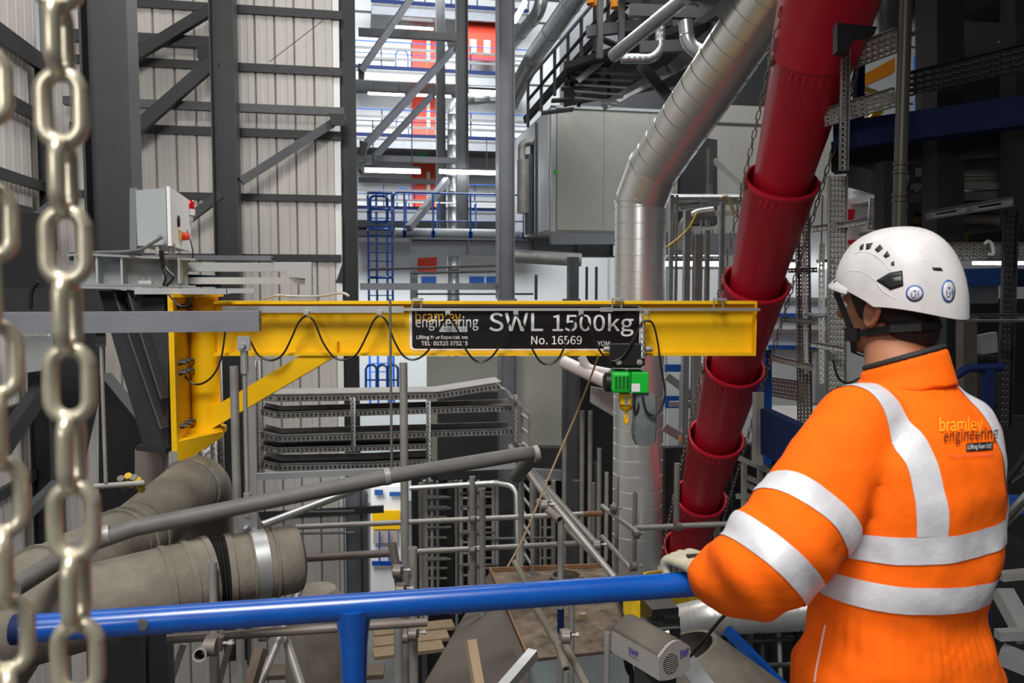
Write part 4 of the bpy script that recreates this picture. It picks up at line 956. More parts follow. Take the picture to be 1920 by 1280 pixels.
cable([(1172, 1236), (1176, 1255), (1186, 1268), (1200, 1262), (1215, 1262)], 3.0, 0.007, 'cable_black', 'black cable loop under the SWF hoist')
cable([(1180, 1240), (1184, 1262), (1184, 1290)], 3.0, 0.010, 'cable_black', 'thick black cable dropping under the SWF hoist')
# beige funnel cone and blue stair rail below the worker arm
s = MB(); s.lathe([(0.62, 0), (0.25, 0.62), (0.22, 0.62), (0.6, -0.02)], P(1345, 1375, 5.4), (-0.4, 0.15, 1), 28); tag(s.build('funnel', 'dusty'), 'beige dusty funnel beneath the silver duct', 'funnel')
s = MB(); s.bar(P(1275, 1225, 4.2), P(1330, 1300, 4.0), 0.12, 0.02); tag(s.build('white_channel', 'pale_paint'), 'pale white channel beside the SWF hoist', 'channel')
s = MB(); s.bar(P(1362, 1180, 6.2), P(1480, 1300, 5.8), 0.05, 0.07); tag(s.build('stair_stringer', 'blue'), 'blue sloping stair stringer under the worker arm', 'stringer')
for i, (p0, p1) in enumerate((((1310, 1208), (1490, 1196)), ((1340, 1250), (1490, 1245)), ((1385, 1180), (1385, 1300)), ((1430, 1185), (1430, 1300)), ((1350, 1180), (1350, 1290)), ((1460, 1170), (1465, 1300)))):
    s = MB(); s.tube([P(*p0, 6.6), P(*p1, 6.5)], 0.018, 10); tag(s.build('guard_bar', 'dark_steel' if i < 4 else 'galv_dull'), ['dark guard bar level above the blue stringer', 'dark guard bar crossing the blue stringer low down', 'dark upright guard bar by the blue stringer', 'dark upright guard bar nearest the worker hip', 'grey upright guard bar beside the red chute foot', 'grey upright guard bar touching the worker hip'][i], 'bar')
# ================================================================ far bay with blue walkways
YP = 36.0
def fz(py, Y=YP, px=800): return onY(px, py, Y).z
def fx(px, Y=YP, py=300): return onY(px, py, Y).x
WALK = [(8, 700, 990, 'highest'), (131, 660, 990, 'second highest'), (256, 660, 990, 'third highest'), (391, 660, 1000, 'lowest')]
for py, p0, p1, nm in WALK:
    z = fz(py); x0, x1 = fx(p0), fx(p1)
    rt = root('walkway', ((x0 + x1) / 2, YP + 2, z), nm + ' blue-edged far walkway in front of the white wall', 'walkway')
    s = MB(); s.box(((x0 + x1) / 2, YP + 2.0, z - 0.15), x1 - x0, 3.96, 0.1); s.build('slab', 'mid_steel', rt)
    s = MB(); s.box(((x0 + x1) / 2, YP, z), x1 - x0, 0.06, 0.16); s.build('toe_board', 'navy', rt)
    for hh_ in (0.30, 0.72):
        s = MB(); s.box(((x0 + x1) / 2, YP - 0.35, z + hh_), x1 - x0, 0.04, 0.11); s.build('guard_board', 'mid_steel', rt)
    s = MB(); s.chan(Vector((x0, YP + 0.05, z - 0.33)), Vector((x1, YP + 0.05, z - 0.33)), 0.42, 0.15, 0.02); s.build('edge_beam', 'grey_paint', rt)
    for e, hh, r in ((0, 1.1, 0.024), (1, 0.6, 0.02)):
        s = MB(); s.tube([Vector((x0, YP, z + hh)), Vector((x1, YP, z + hh))], r, 8); s.build('top_rail' if e == 0 else 'mid_rail', 'blue_far', rt)
    n = 6
    for k in range(n + 1):
        x = x0 + (x1 - x0) * k / n; s = MB(); s.box((x, YP, z + 0.52), 0.05, 0.05, 1.16); s.build('post', 'navy', rt, smooth=False)
    s = MB(); q = [Vector((fx(745), YP + 0.6, z + 0.1)), Vector((fx(745), YP + 0.6, z + 0.95)), Vector((fx(768), YP + 0.6, z + 0.95)), Vector((fx(768), YP + 0.6, z + 0.1))]
    s.tube(fillet(q, 0.2, 4), 0.03, 8); s.build('gate_frame', 'blue_far', rt)
    s = MB(); s.box((fx(720), YP + 0.05, z + 0.35), 1.0, 0.03, 0.12); s.build('kick_bar', 'mid_steel', rt)
# red doors
for i, (y0, y1) in enumerate(((56, 128), (180, 254), (307, 388))):
    a = onY(773, y1, YF - 0.1); b = onY(816, y0, YF - 0.1); rt = root('red_door', ((a.x + b.x) / 2, YF - 0.1, a.z), ['red door behind the second highest far walkway', 'red door behind the third highest far walkway', 'red door behind the lowest far walkway'][i], 'door')
    s = MB(); s.box(((a.x + b.x) / 2, YF - 0.1, (a.z + b.z) / 2), b.x - a.x, 0.08, b.z - a.z); s.build('frame', 'red_door', rt)
    s = MB(); s.box((a.x + (b.x - a.x) * 0.70, YF - 0.16, (a.z + b.z) / 2), 0.16, 0.03, (b.z - a.z) * 0.62); s.build('vision_panel', 'white', rt)
    s = MB(); s.box((a.x + (b.x - a.x) * 0.62, YF - 0.15, (a.z + b.z) / 2), 0.03, 0.03, (b.z - a.z) * 0.95); s.build('leaf_gap', 'orange_paint', rt)
    for (sx, sg_) in ((795, 1),):
        c = onY(790, y0 - 8, YF - 0.2); s = MB(); s.box(c, 0.55, 0.05, 0.22); o = s.build('exit_sign', 'lamp_green', None); tag(o, ['green exit sign over the top red door', 'green exit sign over the middle red door', 'green exit sign over the lowest red door'][i], 'sign')
a = onY(876, 112, YP + 1.5); b = onY(935, 40, YP + 1.5)
rp = root('red_door', ((a.x + b.x) / 2, YP + 1.5, a.z), 'wide red double door panel behind a dark column high up', 'door')
s = MB(); s.box(((a.x + b.x) / 2, YP + 1.5, (a.z + b.z) / 2), b.x - a.x, 0.1, b.z - a.z); s.build('panel', 'red_door', rp)
for k in (0.18, 0.62):
    s = MB(); s.box((a.x + (b.x - a.x) * k, YP + 1.43, (a.z + b.z) / 2 - 0.35), 0.3, 0.04, 0.7); s.build('vision_panel', 'white', rp)
# strip lights
def striplight(px0, px1, py, Y, label, hpx=7, grp=None):
    a, b = onY(px0, py, Y), onY(px1, py, Y); b.z = a.z; rt = root('strip_light', (a + b) / 2, label, 'lamp')
    s = MB(); s.bar(a + JZ * 0.07, b + JZ * 0.07, 0.16, 0.05); s.build('housing', 'mid_steel', rt)
    s = MB(); s.tube([a, b], hpx / 2 / F * Y, 10); s.build('tube', 'tube_lit', rt)
    for t_ in (0.15, 0.85):
        c = a.lerp(b, t_); s = MB(); s.tube([c + JZ * 0.08, c + JZ * 1.05], 0.012, 6); s.build('suspension_rod', 'mid_steel', rt)
striplight(684, 788, 319, onY(740, 296, P(740, 296, 17.0).y).y, 'lit strip lamp under the third far walkway by the lowest red door')
striplight(824, 928, 321, P(866, 300, 23.25).y, 'brightest strip lamp right of the slim far column', 8)
striplight(690, 758, 175, 38, 'lit strip lamp under the second highest walkway left of the brace', 4)
striplight(780, 845, 178, 38, 'lit strip lamp beside the middle exit sign', 4)
striplight(738, 812, 50, 38, 'lit strip lamp beside the top exit sign', 4)
striplight(880, 930, 170, 38, 'lit strip lamp by the far silver vent', 4)
s = MB(); s.tube([P(964, 40, 33), P(984, 5, 30)], 0.10, 8); tag(s.build('strip_light', 'tube_lit'), 'slanting strip lamp high beside the tall grey column', 'lamp')
# braces and struts in front of the far bay
brace((676, 134), (772, -6), 15.0, 15.5, 0.10, 0.12, 'grey_paint', 'grey diagonal brace at the top of the far bay')
brace((682, 276), (852, 90), 15.5, 17.5, 0.10, 0.14, 'grey_paint', 'longest grey diagonal brace crossing the far walkways')
brace((676, 322), (812, 176), 19.0, 21.0, 0.11, 0.14, 'grey_paint', 'second grey diagonal brace ending in a gusset before the red door')
brace((766, 428), (838, 338), 21.0, 23.0, 0.16, 0.18, 'grey_paint', 'short grey diagonal brace low in front of the red door')
member('strut', H(672, 855, 60, 16.5), 0.12, 0.15, 'mid_steel', 'grey strut high across the far bay', 'strut')
member('strut', H(672, 856, 296, 17.0), 0.10, 0.12, 'grey_paint', 'grey strut across the far bay below the third walkway', 'strut')
member('strut', H(672, 816, 337, 21.0), 0.1, 0.12, 'mid_steel', 'thin dark strut just above the blue cage', 'strut')
member('strut', H(675, 945, 537, 13.0), 0.08, 0.11, 'grey_paint', 'flat grey rail just above the jib beam', 'strut')
slab_px([(836, 70), (856, 66), (856, 92), (842, 100)], 17.4, 0.04, 'gusset_plate', 'mid_steel', 'gusset plate on the far thicker column', 'plate')
slab_px([(800, 166), (818, 162), (818, 178), (806, 186)], 20.9, 0.04, 'gusset_plate', 'mid_steel', 'gusset plate on the slim far column', 'plate')
slab_px([(674, 262), (690, 268), (686, 290), (674, 292)], 15.4, 0.04, 'gusset_plate', 'mid_steel', 'gusset plate at the lower end of the longest brace', 'plate')
slab_px([(672, 118), (684, 122), (682, 148), (672, 148)], 15.0, 0.04, 'gusset_plate', 'mid_steel', 'gusset plate at the foot of the top brace', 'plate')
# silver vent with elbow
s = MB(); q = fillet([P(948, 182, 26), P(872, 186, 26), P(850, 200, 26), P(850, 430, 26), P(850, 1150, 26)], 0.5, 8); qq, rr = ringed(q, 0.20, 0.012, 0.5, prof=0.03); s.tube(qq, rr, 18); tag(s.build('vent_pipe', 'pipe_silver'), 'far silver vent pipe with an elbow behind the thick column', 'pipe')
# girder platform with railing and caged ladder
gY = onY(880, 463, 22.0).y
def GP(px, py, o=0.0): return onY(px, py, gY - o)
gd = root('girder_platform', GP(900, 480), 'long grey girder with stiffeners above the jib sign', 'girder')
a, b = GP(768, 463), GP(1150, 463); b.z = a.z; hG = GP(880, 447).z - GP(880, 480).z
s = MB(); s.ibeam(a, b, hG, 0.32, 0.04, 0.03); s.build('girder', 'grey_paint', gd)
for px in (770, 878, 1000, 1080, 1146):
    c = GP(px, 463); s = MB(); s.box((c.x, gY, a.z), 0.03, 0.30, hG * 0.92); s.build('stiffener', 'grey_paint', gd)
s = MB(); s.box(((a.x + b.x) / 2 - 1.0, gY + 1.0, a.z + hG / 2 + 0.03), b.x - a.x + 2.2, 2.0, 0.05); s.build('deck', 'mid_steel', gd)
zr_ = a.z + hG / 2
lp = MB(); lp.tube([Vector((GP(742, 430).x, gY + 0.5, zr_ + 0.18)), Vector((GP(985, 430).x, gY + 0.5, zr_ + 0.18))], 0.13, 16); tag(lp.build('main_pipe', 'pale_paint'), 'large pale pipe lying along the girder platform', 'pipe')
rl = root('platform_railing', GP(850, 437), 'blue tubular railing on the girder platform', 'railing')
x0, x1 = GP(738, 363).x, GP(990, 363).x; zt2 = GP(850, 363).z
s = MB(); s.tube(fillet([Vector((x0, gY, zr_ + 0.45)), Vector((x0, gY, zt2)), Vector((x1, gY, zt2))], 0.12, 5), 0.024, 10); s.build('top_rail', 'blue', rl)
s = MB(); s.tube([Vector((x0, gY, zr_ + 0.45)), Vector((x1, gY, zr_ + 0.5))], 0.02, 10); s.build('mid_rail', 'blue', rl)
for px in (758, 812, 882, 982):
    x = GP(px, 400).x; s = MB(); s.bar(Vector((x, gY, zr_)), Vector((x, gY, zt2)), 0.05, 0.05); s.box((x, gY, zr_ + 0.1), 0.12, 0.05, 0.2); s.build('post', 'blue', rl)
for px in (770, 838, 912):
    x = GP(px, 400).x; s = MB(); s.bar(Vector((x, gY + 2, zr_)), Vector((x, gY + 2, zt2)), 0.04, 0.04); s.build('rear_post', 'blue_far', rl)
s = MB(); s.tube([Vector((x0, gY + 2, zt2 - 0.05)), Vector((x1, gY + 2, zt2 - 0.05))], 0.02, 8); s.build('rear_rail', 'white', rl)
lc = root('caged_ladder', GP(708, 560), 'blue caged access ladder beside the girder platform', 'ladder')
lx0, lx1 = GP(690, 400).x, GP(735, 400).x; zl0, zl1 = GP(700, 760).z, GP(700, 360).z
for x in (lx0, (lx0 + lx1) / 2 - 0.1, (lx0 + lx1) / 2 + 0.18, lx1):
    s = MB(); s.bar(Vector((x, gY, zl0)), Vector((x, gY, zl1)), 0.06, 0.03); s.build('stile', 'blue', lc)
for k in range(26):
    z = zl0 + (zl1 - zl0) * k / 25; s = MB(); s.tube([Vector((lx0, gY, z)), Vector((lx1, gY, z))], 0.016, 6); s.build('rung', 'blue', lc)
for py in (366, 395, 432, 520):
    z = GP(700, py).z; s = MB(); s.tube(fillet([Vector((lx0, gY, z)), Vector((lx0, gY - 0.6, z)), Vector((lx1, gY - 0.6, z)), Vector((lx1, gY, z))], 0.25, 5), 0.03, 8); s.build('hoop', 'blue', lc)
s = MB(); s.tube(fillet([Vector((GP(694, 370).x, gY - 0.1, GP(694, 416).z)), Vector((GP(694, 370).x, gY - 0.1, GP(694, 368).z)), Vector((GP(726, 370).x, gY - 0.1, GP(694, 368).z)), Vector((GP(726, 370).x, gY - 0.1, GP(694, 416).z)), Vector((GP(695, 370).x, gY - 0.1, GP(694, 416).z))], 0.1, 4), 0.035, 8); s.build('gate', 'blue', lc)
# second blue railing far below the jib
for i, (x0_, x1_) in enumerate(((686, 706), (708, 726), (727, 746))):
    q = [P(x0_, 733, 18), P(x0_, 684, 18), P(x1_, 684, 18), P(x1_, 733, 18)]
    s = MB(); s.tube(fillet(q, 0.1, 4), 0.03, 8); s.tube([P(x0_, 712, 18), P(x1_, 712, 18)], 0.02, 6); tag(s.build('guard_railing', 'blue'), 'small blue guard frame seen below the jib', 'railing', 'blue guard frames below the jib')
# pale plant container
YC = onY(1040, 320, 19.0).y
def CP(px, py): return onY(px, py, YC)
ct = root('plant_container', CP(1140, 436), 'tall pale panelled plant container behind the silver duct', 'container')
x0, x1 = CP(1032, 320).x, CP(1300, 320).x; zc0, zc1 = CP(1040, 434).z, CP(1040, 200).z
s = MB(); s.box(((x0 + x1) / 2, YC + 3.0, (zc0 + zc1) / 2), x1 - x0, 5.96, zc1 - zc0); s.build('body', 'container_grey', ct)
for i in range(3):
    xa = x0 + 0.16 + (x1 - x0 - 0.16) * i / 3; xb = x0 + 0.16 + (x1 - x0 - 0.16) * (i + 1) / 3
    s = MB(); s.box(((xa + xb) / 2, YC - 0.01, (zc0 + zc1) / 2), xb - xa - 0.008, 0.03, zc1 - zc0 - 0.08); s.build('panel', 'container_grey', ct)
s = MB(); s.box((x0 + 0.06, YC - 0.02, (zc0 + zc1) / 2), 0.12, 0.08, zc1 - zc0); s.build('corner_post', 'pale_paint', ct)
s = MB(); s.box(((x0 + x1) / 2, YC - 0.02, zc1), x1 - x0, 0.08, 0.07); s.build('top_trim', 'pale_paint', ct)
for i in range(4):
    s = MB(); s.box((x0 - 0.015, YC + 0.8 + 1.4 * i, (zc0 + zc1) / 2), 0.03, 1.37, zc1 - zc0 - 0.1); s.build('side_panel', 'white_wall', ct)
s = MB(); s.bar(CP(1032, 448) + Vector((0, 0, 0)), CP(1300, 448), 0.2, 0.25); s.build('base_frame', 'grey_paint', ct)
s = MB(); s.lathe([(0.05, 0), (0.05, 0.01)], CP(1040, 322) - Vector((0, 0.06, 0)), (0, -1, 0), 12, True, True); s.build('green_mark', 'green', ct)
c2 = root('plant_container', onY(1390, 440, YC + 1.5), 'second greenish container panel behind the red chute', 'container')
a, b = onY(1300, 520, YC + 1.5), onY(1560, 205, YC + 1.5); a.z = ZF
s = MB(); s.box(((a.x + b.x) / 2, YC + 2.5, (a.z + b.z) / 2), b.x - a.x, 1.9, b.z - a.z); s.build('body', 'container_grey', c2)
for zz in (b.z - 0.5, b.z - 2.6):
    s = MB(); s.box(((a.x + b.x) / 2, YC + 1.53, zz), b.x - a.x, 0.05, 0.05); s.build('seam', 'mid_steel', c2)
slab_px([(1276, 250), (1345, 262), (1345, 420), (1276, 420)], 18.6, 0.35, 'dark_recess_panel', 'dark_panel', 'dark recessed panel under the bend of the silver duct', 'panel')
# pipes on the container's left side
for i, (x, y0, y1, r, m_, lab) in enumerate(((976, 270, 330, 0.05, 'galv_dull', 'thin vertical vent pipe by the container corner'), (982, 300, 400, 0.16, 'galv_dull', 'fat grey canister standing by the container corner'), (998, 262, 440, 0.05, 'black', 'black downpipe on the container side'), (1006, 230, 445, 0.035, 'mid_steel', 'thin grey downpipe on the container corner'), (992, 290, 440, 0.10, 'mid_steel', 'grey upright duct tight against the container'))):
    a, b = V(x, y0, y1, 18.6); s = MB(); s.tube([a, b], r, 12); tag(s.build('downpipe', m_), lab, 'pipe')
s = MB(); s.tube(fillet([P(978, 300, 18.5), P(978, 268, 18.5), P(1000, 266, 18.5)], 0.2, 5), 0.09, 12); tag(s.build('pipe_elbow', 'galv_dull'), 'grey pipe elbow above the canister by the container', 'pipe')
# panel block below the jib behind trays
slab_px([(800, 668), (938, 668), (938, 880), (800, 880)], 16.5, 0.3, 'wall_panel', 'container_grey', 'dim pale panel wall behind the tray stack', 'panel')
slab_px([(963, 668), (1064, 668), (1064, 838), (963, 838)], 14.0, 0.4, 'wall_panel', 'container_grey', 'pale green-grey panel right of the lower grey column', 'panel')
slab_px([(963, 840), (1080, 840), (1080, 900), (963, 900)], 13.6, 0.4, 'dark_beam', 'dark_steel', 'dark beam under the pale green-grey panel', 'beam')
slab_px([(990, 880), (1090, 885), (1090, 902), (990, 900)], 12.8, 0.2, 'grey_beam', 'grey_paint', 'grey crossbeam below the dark beam', 'beam')
column(1070, 560, 1060, 12.6, 0.24, 0.2, 'mid_steel', 'grey column at the edge of the dark shaft')
slab_px([(1085, 660), (1150, 660), (1150, 1060), (1085, 1060)], 15.5, 0.2, 'shade_backdrop', 'dark_panel', 'black backdrop for the shaded shaft behind the pale pipes', 'panel')  # two dark sheets stand in for shade in the shaft and behind the trays
slab_px([(820, 735), (935, 735), (935, 900), (820, 900)], 13.9, 0.3, 'shade_backdrop', 'dark_panel', 'black backdrop for the shade behind the tray stack', 'panel')
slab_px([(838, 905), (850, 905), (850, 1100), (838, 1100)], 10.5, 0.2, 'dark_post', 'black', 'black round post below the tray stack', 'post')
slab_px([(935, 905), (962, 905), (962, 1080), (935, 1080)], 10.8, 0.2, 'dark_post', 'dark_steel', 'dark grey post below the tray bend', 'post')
slab_px([(560, 950), (655, 950), (655, 1040), (600, 1010), (560, 1010)], 14.5, 0.2, 'shade_backdrop', 'dark_panel', 'dark shade backdrop below the trays left of the lilac column', 'panel')  # dark sheet put in for the shade below the trays
# added dark backdrop for the shade low down, pipes and ladders in front
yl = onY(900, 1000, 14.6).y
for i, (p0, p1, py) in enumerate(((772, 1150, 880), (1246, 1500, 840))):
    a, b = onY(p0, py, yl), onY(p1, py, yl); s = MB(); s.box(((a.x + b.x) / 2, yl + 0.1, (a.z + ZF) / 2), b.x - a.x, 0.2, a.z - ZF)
    wlo = struct(s.build('wall_lower_backdrop', 'dark_panel'), ['added dark backdrop wall low behind the scaffold', 'added dark backdrop wall low behind the red chute'][i], 'wall')
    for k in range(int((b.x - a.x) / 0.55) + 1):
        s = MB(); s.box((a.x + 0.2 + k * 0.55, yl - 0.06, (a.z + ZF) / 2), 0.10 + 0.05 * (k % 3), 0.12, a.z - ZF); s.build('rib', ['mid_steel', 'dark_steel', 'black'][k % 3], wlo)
for i, (px, d_, lab) in enumerate(((808, 10.8, 'upright cable ladder nearest the tall scaffold upright'), (833, 11.2, 'upright cable ladder behind the black round post'), (874, 10.6, 'upright cable ladder beside the blue-footed upright'), (916, 11.0, 'upright cable ladder inside the bent guard rail'), (1024, 11.5, 'upright cable ladder behind the sloping scaffold tubes'))):
    a, b = V(px, 902, 1150, d_); rt = root('cable_ladder', a, lab, 'cable tray')
    for e in (-1, 1): s = MB(); s.bar(a + RGT * 0.085 * e, b + RGT * 0.085 * e, 0.022, 0.05); s.build('side_rail', 'galv_dull', rt)
    n_ = int((b.z - a.z) / 0.14)
    for k in range(n_): c = a.lerp(b, (k + 0.5) / n_); s = MB(); s.bar(c - RGT * 0.085, c + RGT * 0.085, 0.02, 0.022); s.build('rung', 'galv_dull', rt)
for i, (px, y0, d_, r_, m_) in enumerate(((790, 905, 11.5, 0.035, 'galv_dull'), (798, 900, 12, 0.03, 'white'), (856, 900, 11.6, 0.02, 'galv'), (893, 905, 12, 0.04, 'mid_steel'), (938, 905, 12, 0.03, 'galv'), (1003, 890, 12.2, 0.05, 'mid_steel'), (1038, 900, 12, 0.03, 'galv_dull'), (1080, 900, 12, 0.06, 'mid_steel'), (1112, 905, 12.4, 0.03, 'galv_dull'))):
    a, b = V(px, y0, 1180, d_); s = MB(); s.tube([a, b], r_, 10); tag(s.build('riser_pipe', m_), ['grey', 'white', 'thin bright', 'fat dark', 'bright', 'broad dark', 'slim grey', 'very fat dark', 'pale grey'][i] + ' riser pipe ' + ['beside the tall scaffold upright', 'next to the tall scaffold upright cable ladder', 'behind the black round post', 'behind the blue-footed upright', 'at the guard rail bend', 'below the tray ladder', 'behind the sloping scaffold tubes', 'in the dark shaft', 'in the dark shaft next to the duct scaffold'][i], 'pipe')
# ladders of small pipework below the trays
for i, x in enumerate((800, 810, 865, 880, 897, 925, 932, 1000, 1022)):
    a, b = V(x, 900, 1115, 9.9); s = MB(); s.tube([a, b], 0.022, 8); tag(s.build('conduit', 'galv_dull'), 'thin upright conduit in the pipe forest below the trays', 'pipe', 'upright conduits below the trays')
for i, (x0_, x1_, y) in enumerate(((800, 845, 935), (800, 845, 955), (800, 845, 990), (862, 935, 925), (862, 935, 950), (862, 935, 1000), (862, 935, 1060), (800, 845, 1050), (560, 665, 960), (560, 665, 1000), (900, 1040, 1010))):
    s = MB(); s.tube([P(x0_, y, 9.8), P(x1_, y - 2, 9.9)], 0.016, 8); tag(s.build('conduit', 'mid_steel'), 'short level conduit in the pipe forest below the trays', 'pipe', 'level conduits below the trays')
# far bright floor: white units, yellow box, blue ladder
wu = root('white_cabinet', P(715, 1110, 22), 'tall white and blue cabinet far below the jib', 'cabinet')
def lowbox(x0, y0, x1, y1, d, t, m_, name):
    q = [P(x0, y0, d), P(x1, y0, d), P(x1, y1, d), P(x0, y1, d)]; s = MB(); s.quadslab(q, FWD * t); return s.build(name, m_, wu)
lowbox(695, 912, 756, 1112, 22, 0.6, 'white', 'body')
lowbox(698, 957, 750, 978, 21.9, 0.05, 'yellow', 'yellow_box'); lowbox(698, 983, 750, 992, 21.9, 0.05, 'yellow', 'yellow_box'); lowbox(697, 1052, 754, 1060, 21.9, 0.05, 'blue', 'blue_band'); lowbox(700, 995, 745, 1018, 21.9, 0.05, 'beige_sack', 'sack')
for x in (710, 728, 752): lowbox(x, 940 if x == 752 else 996, x + 3, 1056, 21.8, 0.03, 'blue', 'blue_bar')
lowbox(702, 918, 718, 928, 21.9, 0.03, 'sticker_blue', 'notice'); lowbox(730, 922, 752, 930, 21.9, 0.03, 'sticker_blue', 'notice')
slab_px([(575, 1060), (660, 1060), (660, 1130), (575, 1130)], 20, 0.5, 'white_cabinet', 'white', 'low white cabinet glimpsed beyond the duct end', 'cabinet')
for i, (x, d_) in enumerate(((615, 19.9), (632, 19.9))):
    s = MB(); q = [P(x, 1072, d_), P(x + 10, 1072, d_), P(x + 10, 1108, d_), P(x, 1108, d_)]; s.quadslab(q, -FWD * 0.03); tag(s.build('door_handle_bar', 'pale_paint'), 'pale upright bar on the low white cabinet', 'bar', 'bars on low white cabinet')
s = MB(); s.tube([P(1180, 880, 20), P(1250, 880, 20)], 0.05, 8)
striplight(915, 935, 943, 20, 'small lit lamp glimpsed below the tray stack', 18)
# stuff between girder and beam
for i, (p0, p1, r, m_, lab) in enumerate((((690, 505, 19), (945, 497, 19), 0.03, 'mid_steel', 'grey pipe crossing under the girder'), ((770, 512, 19), (940, 508, 19), 0.03, 'mid_steel', 'second grey pipe crossing under the girder'), ((780, 551, 17), (1000, 551, 17), 0.02, 'dark_steel', 'thin dark rail just over the jib top flange'), ((962, 480, 19), (1090, 487, 19), 0.16, 'galv_dull', 'fat grey duct under the girder right of the tall column'))):
    s = MB(); s.tube([P(*p0), P(*p1)], r, 12); tag(s.build('pipe', m_), lab, 'pipe')
for i, (x, y0, y1, d, w_, m_, lab) in enumerate(((776, 482, 562, 20, 0.18, 'grey_paint', 'girder leg behind the sign left end'), (1074, 482, 562, 18, 0.22, 'mid_steel', 'girder leg right of the tall column'), (1100, 500, 562, 18, 0.05, 'dark_steel', 'thin dark leg under the girder'), (1118, 500, 562, 18, 0.05, 'dark_steel', 'second thin dark leg under the girder'), (1005, 515, 562, 18, 0.06, 'mid_steel', 'small grey leg under the fat duct'), (1142, 485, 562, 18, 0.05, 'white', 'bright white upright beside the silver duct'))):
    a, b = V(x, y0, y1, d); s = MB(); s.bar(a, b, w_, w_); s.build('leg', m_, gd, label=lab)
slab_px([(783, 484), (818, 482), (818, 508), (783, 508)], 39.5, 0.2, 'red_sign_panel', 'red_door', 'orange-red panel glimpsed under the girder', 'panel')
for i, (x0_, x1_) in enumerate(((790, 818), (880, 908), (912, 930))):
    q = [onY(x0_, 518, YF - 0.08), onY(x1_, 518, YF - 0.08), onY(x1_, 530, YF - 0.08), onY(x0_, 530, YF - 0.08)]; s = MB(); s.quadslab(q, Vector((0, 0.08, 0))); tag(s.build('blue_panel', 'blue_far'), 'small blue panel glimpsed under the girder', 'panel', 'blue panels under the girder')

# ================================================================ upper right: pipes, gantry, stairs
def pipe_px(pts, r, m_, label, rad=0.3, step=0.6, ridge=0.01):
    q = fillet([P(*p) for p in pts], rad, 8); qq, rr = ringed(q, r, ridge, step, prof=0.02) if ridge else (q, r)
    s = MB(); s.tube(qq, rr, 22); return tag(s.build('silver_pipe', m_), label, 'pipe')
pipe_px([(940, 105, 19), (1012, 22, 17), (1020, -30, 17)], 0.14, 'pipe_silver', 'slim silver pipe climbing beside the tall column', 0.3)
pipe_px([(955, 196, 17.5), (1000, 108, 17), (1090, -20, 14)], 0.19, 'pipe_silver', 'thick silver pipe slanting up past the slim one', 0.5, 1.2)
pipe_px([(1150, 105, 10.5), (1285, -4, 9.2)], 0.085, 'pipe_silver', 'silver pipe slanting up over the container roof', 0.2, 1.5, 0.004)
pipe_px([(1165, 110, 11.5), (1238, 110, 11.5), (1238, 50, 11.5)], 0.07, 'pipe_silver', 'small silver pipe with an upturned elbow over the container', 0.2, 0.08, 0.002)
pipe_px([(1285, 40, 9.5), (1290, 90, 9.5), (1350, 108, 9.3)], 0.085, 'pipe_silver', 'segmented silver elbow touching the spiral duct', 0.5, 0.16, 0.006)
gy = root('gantry_stair', P(1080, 200, 16), 'dark gantry with stairs and railings on the container roof', 'stairs')
s = MB(); s.bar(P(985, 226, 15.5), P(1175, 5, 13), 0.08, 0.13); s.build('stringer', 'dark_steel', gy)
s = MB(); s.bar(P(1085, 178, 15), P(1200, 60, 12.5), 0.08, 0.16); s.build('stringer', 'dark_steel', gy)
for k in range(9):
    t = k / 8; s = MB(); s.bar(P(1015 + 150 * t, 212 - 185 * t, 14.5 - 2 * t), P(1075 + 130 * t, 205 - 150 * t, 14.5 - 2 * t), 0.25, 0.03); s.build('tread', 'dark_steel', gy)
for k in range(8):
    t = k / 7; s = MB(); s.bar(P(990 + 175 * t, 238 - 205 * t, 15 - 2.4 * t), P(990 + 175 * t, 150 - 205 * t, 15 - 2.4 * t), 0.05, 0.05); s.build('railing_post', 'dark_steel', gy)
for o in (50, 88):
    s = MB(); s.tube([P(990, 238 - o, 15), P(1165, 33 - o, 12.6)], 0.03, 8); s.build('hand_rail', 'dark_steel' if o < 80 else 'grey_paint', gy)
ln = root('landing', P(1120, 200, 14.5), 'dark landing frame with guard rails over the container', 'platform')
for px in (1060, 1085, 1140):
    a, b = V(px, 115 if px != 1085 else 160, 200, 15); s = MB(); s.bar(a, b, 0.06, 0.06); s.build('post', 'dark_steel', ln)
for y, x0_, x1_ in ((116, 1060, 1140), (160, 1068, 1090), (153, 1060, 1140)):
    s = MB(); s.tube([P(x0_, y, 15), P(x1_, y + 2, 15)], 0.035, 8); s.build('rail', 'dark_steel', ln)
for k in range(5):
    s = MB(); s.bar(P(1078, 135 + k * 12, 13.6), P(1195 - k * 9, 139 + k * 13, 13.4), 0.05, 0.03); s.build('floor_slat', 'grey_paint', ln)
s = MB(); s.quadslab([P(1062, 128, 13.0), P(1330, 40, 11.5), P(1330, 150, 16), P(1062, 200, 19)], Vector((0, 0, 0.1))); s.build('underside', 'dark_panel', ln)
brace((1130, 200), (1250, 130), 14.0, 13.5, 0.10, 0.12, 'pale_paint', 'pale sloping beam under the landing')
brace((1140, 200), (1300, 115), 13.6, 13.2, 0.06, 0.06, 'galv', 'bright thin sloping tube under the landing')
brace((1200, 120), (1256, 185), 12.8, 12.8, 0.12, 0.16, 'dark_steel', 'dark short strut down to the container roof')
brace((1084, 152), (1130, 112), 13.4, 13.2, 0.05, 0.09, 'galv', 'bright short strip under the silver slanting pipe')
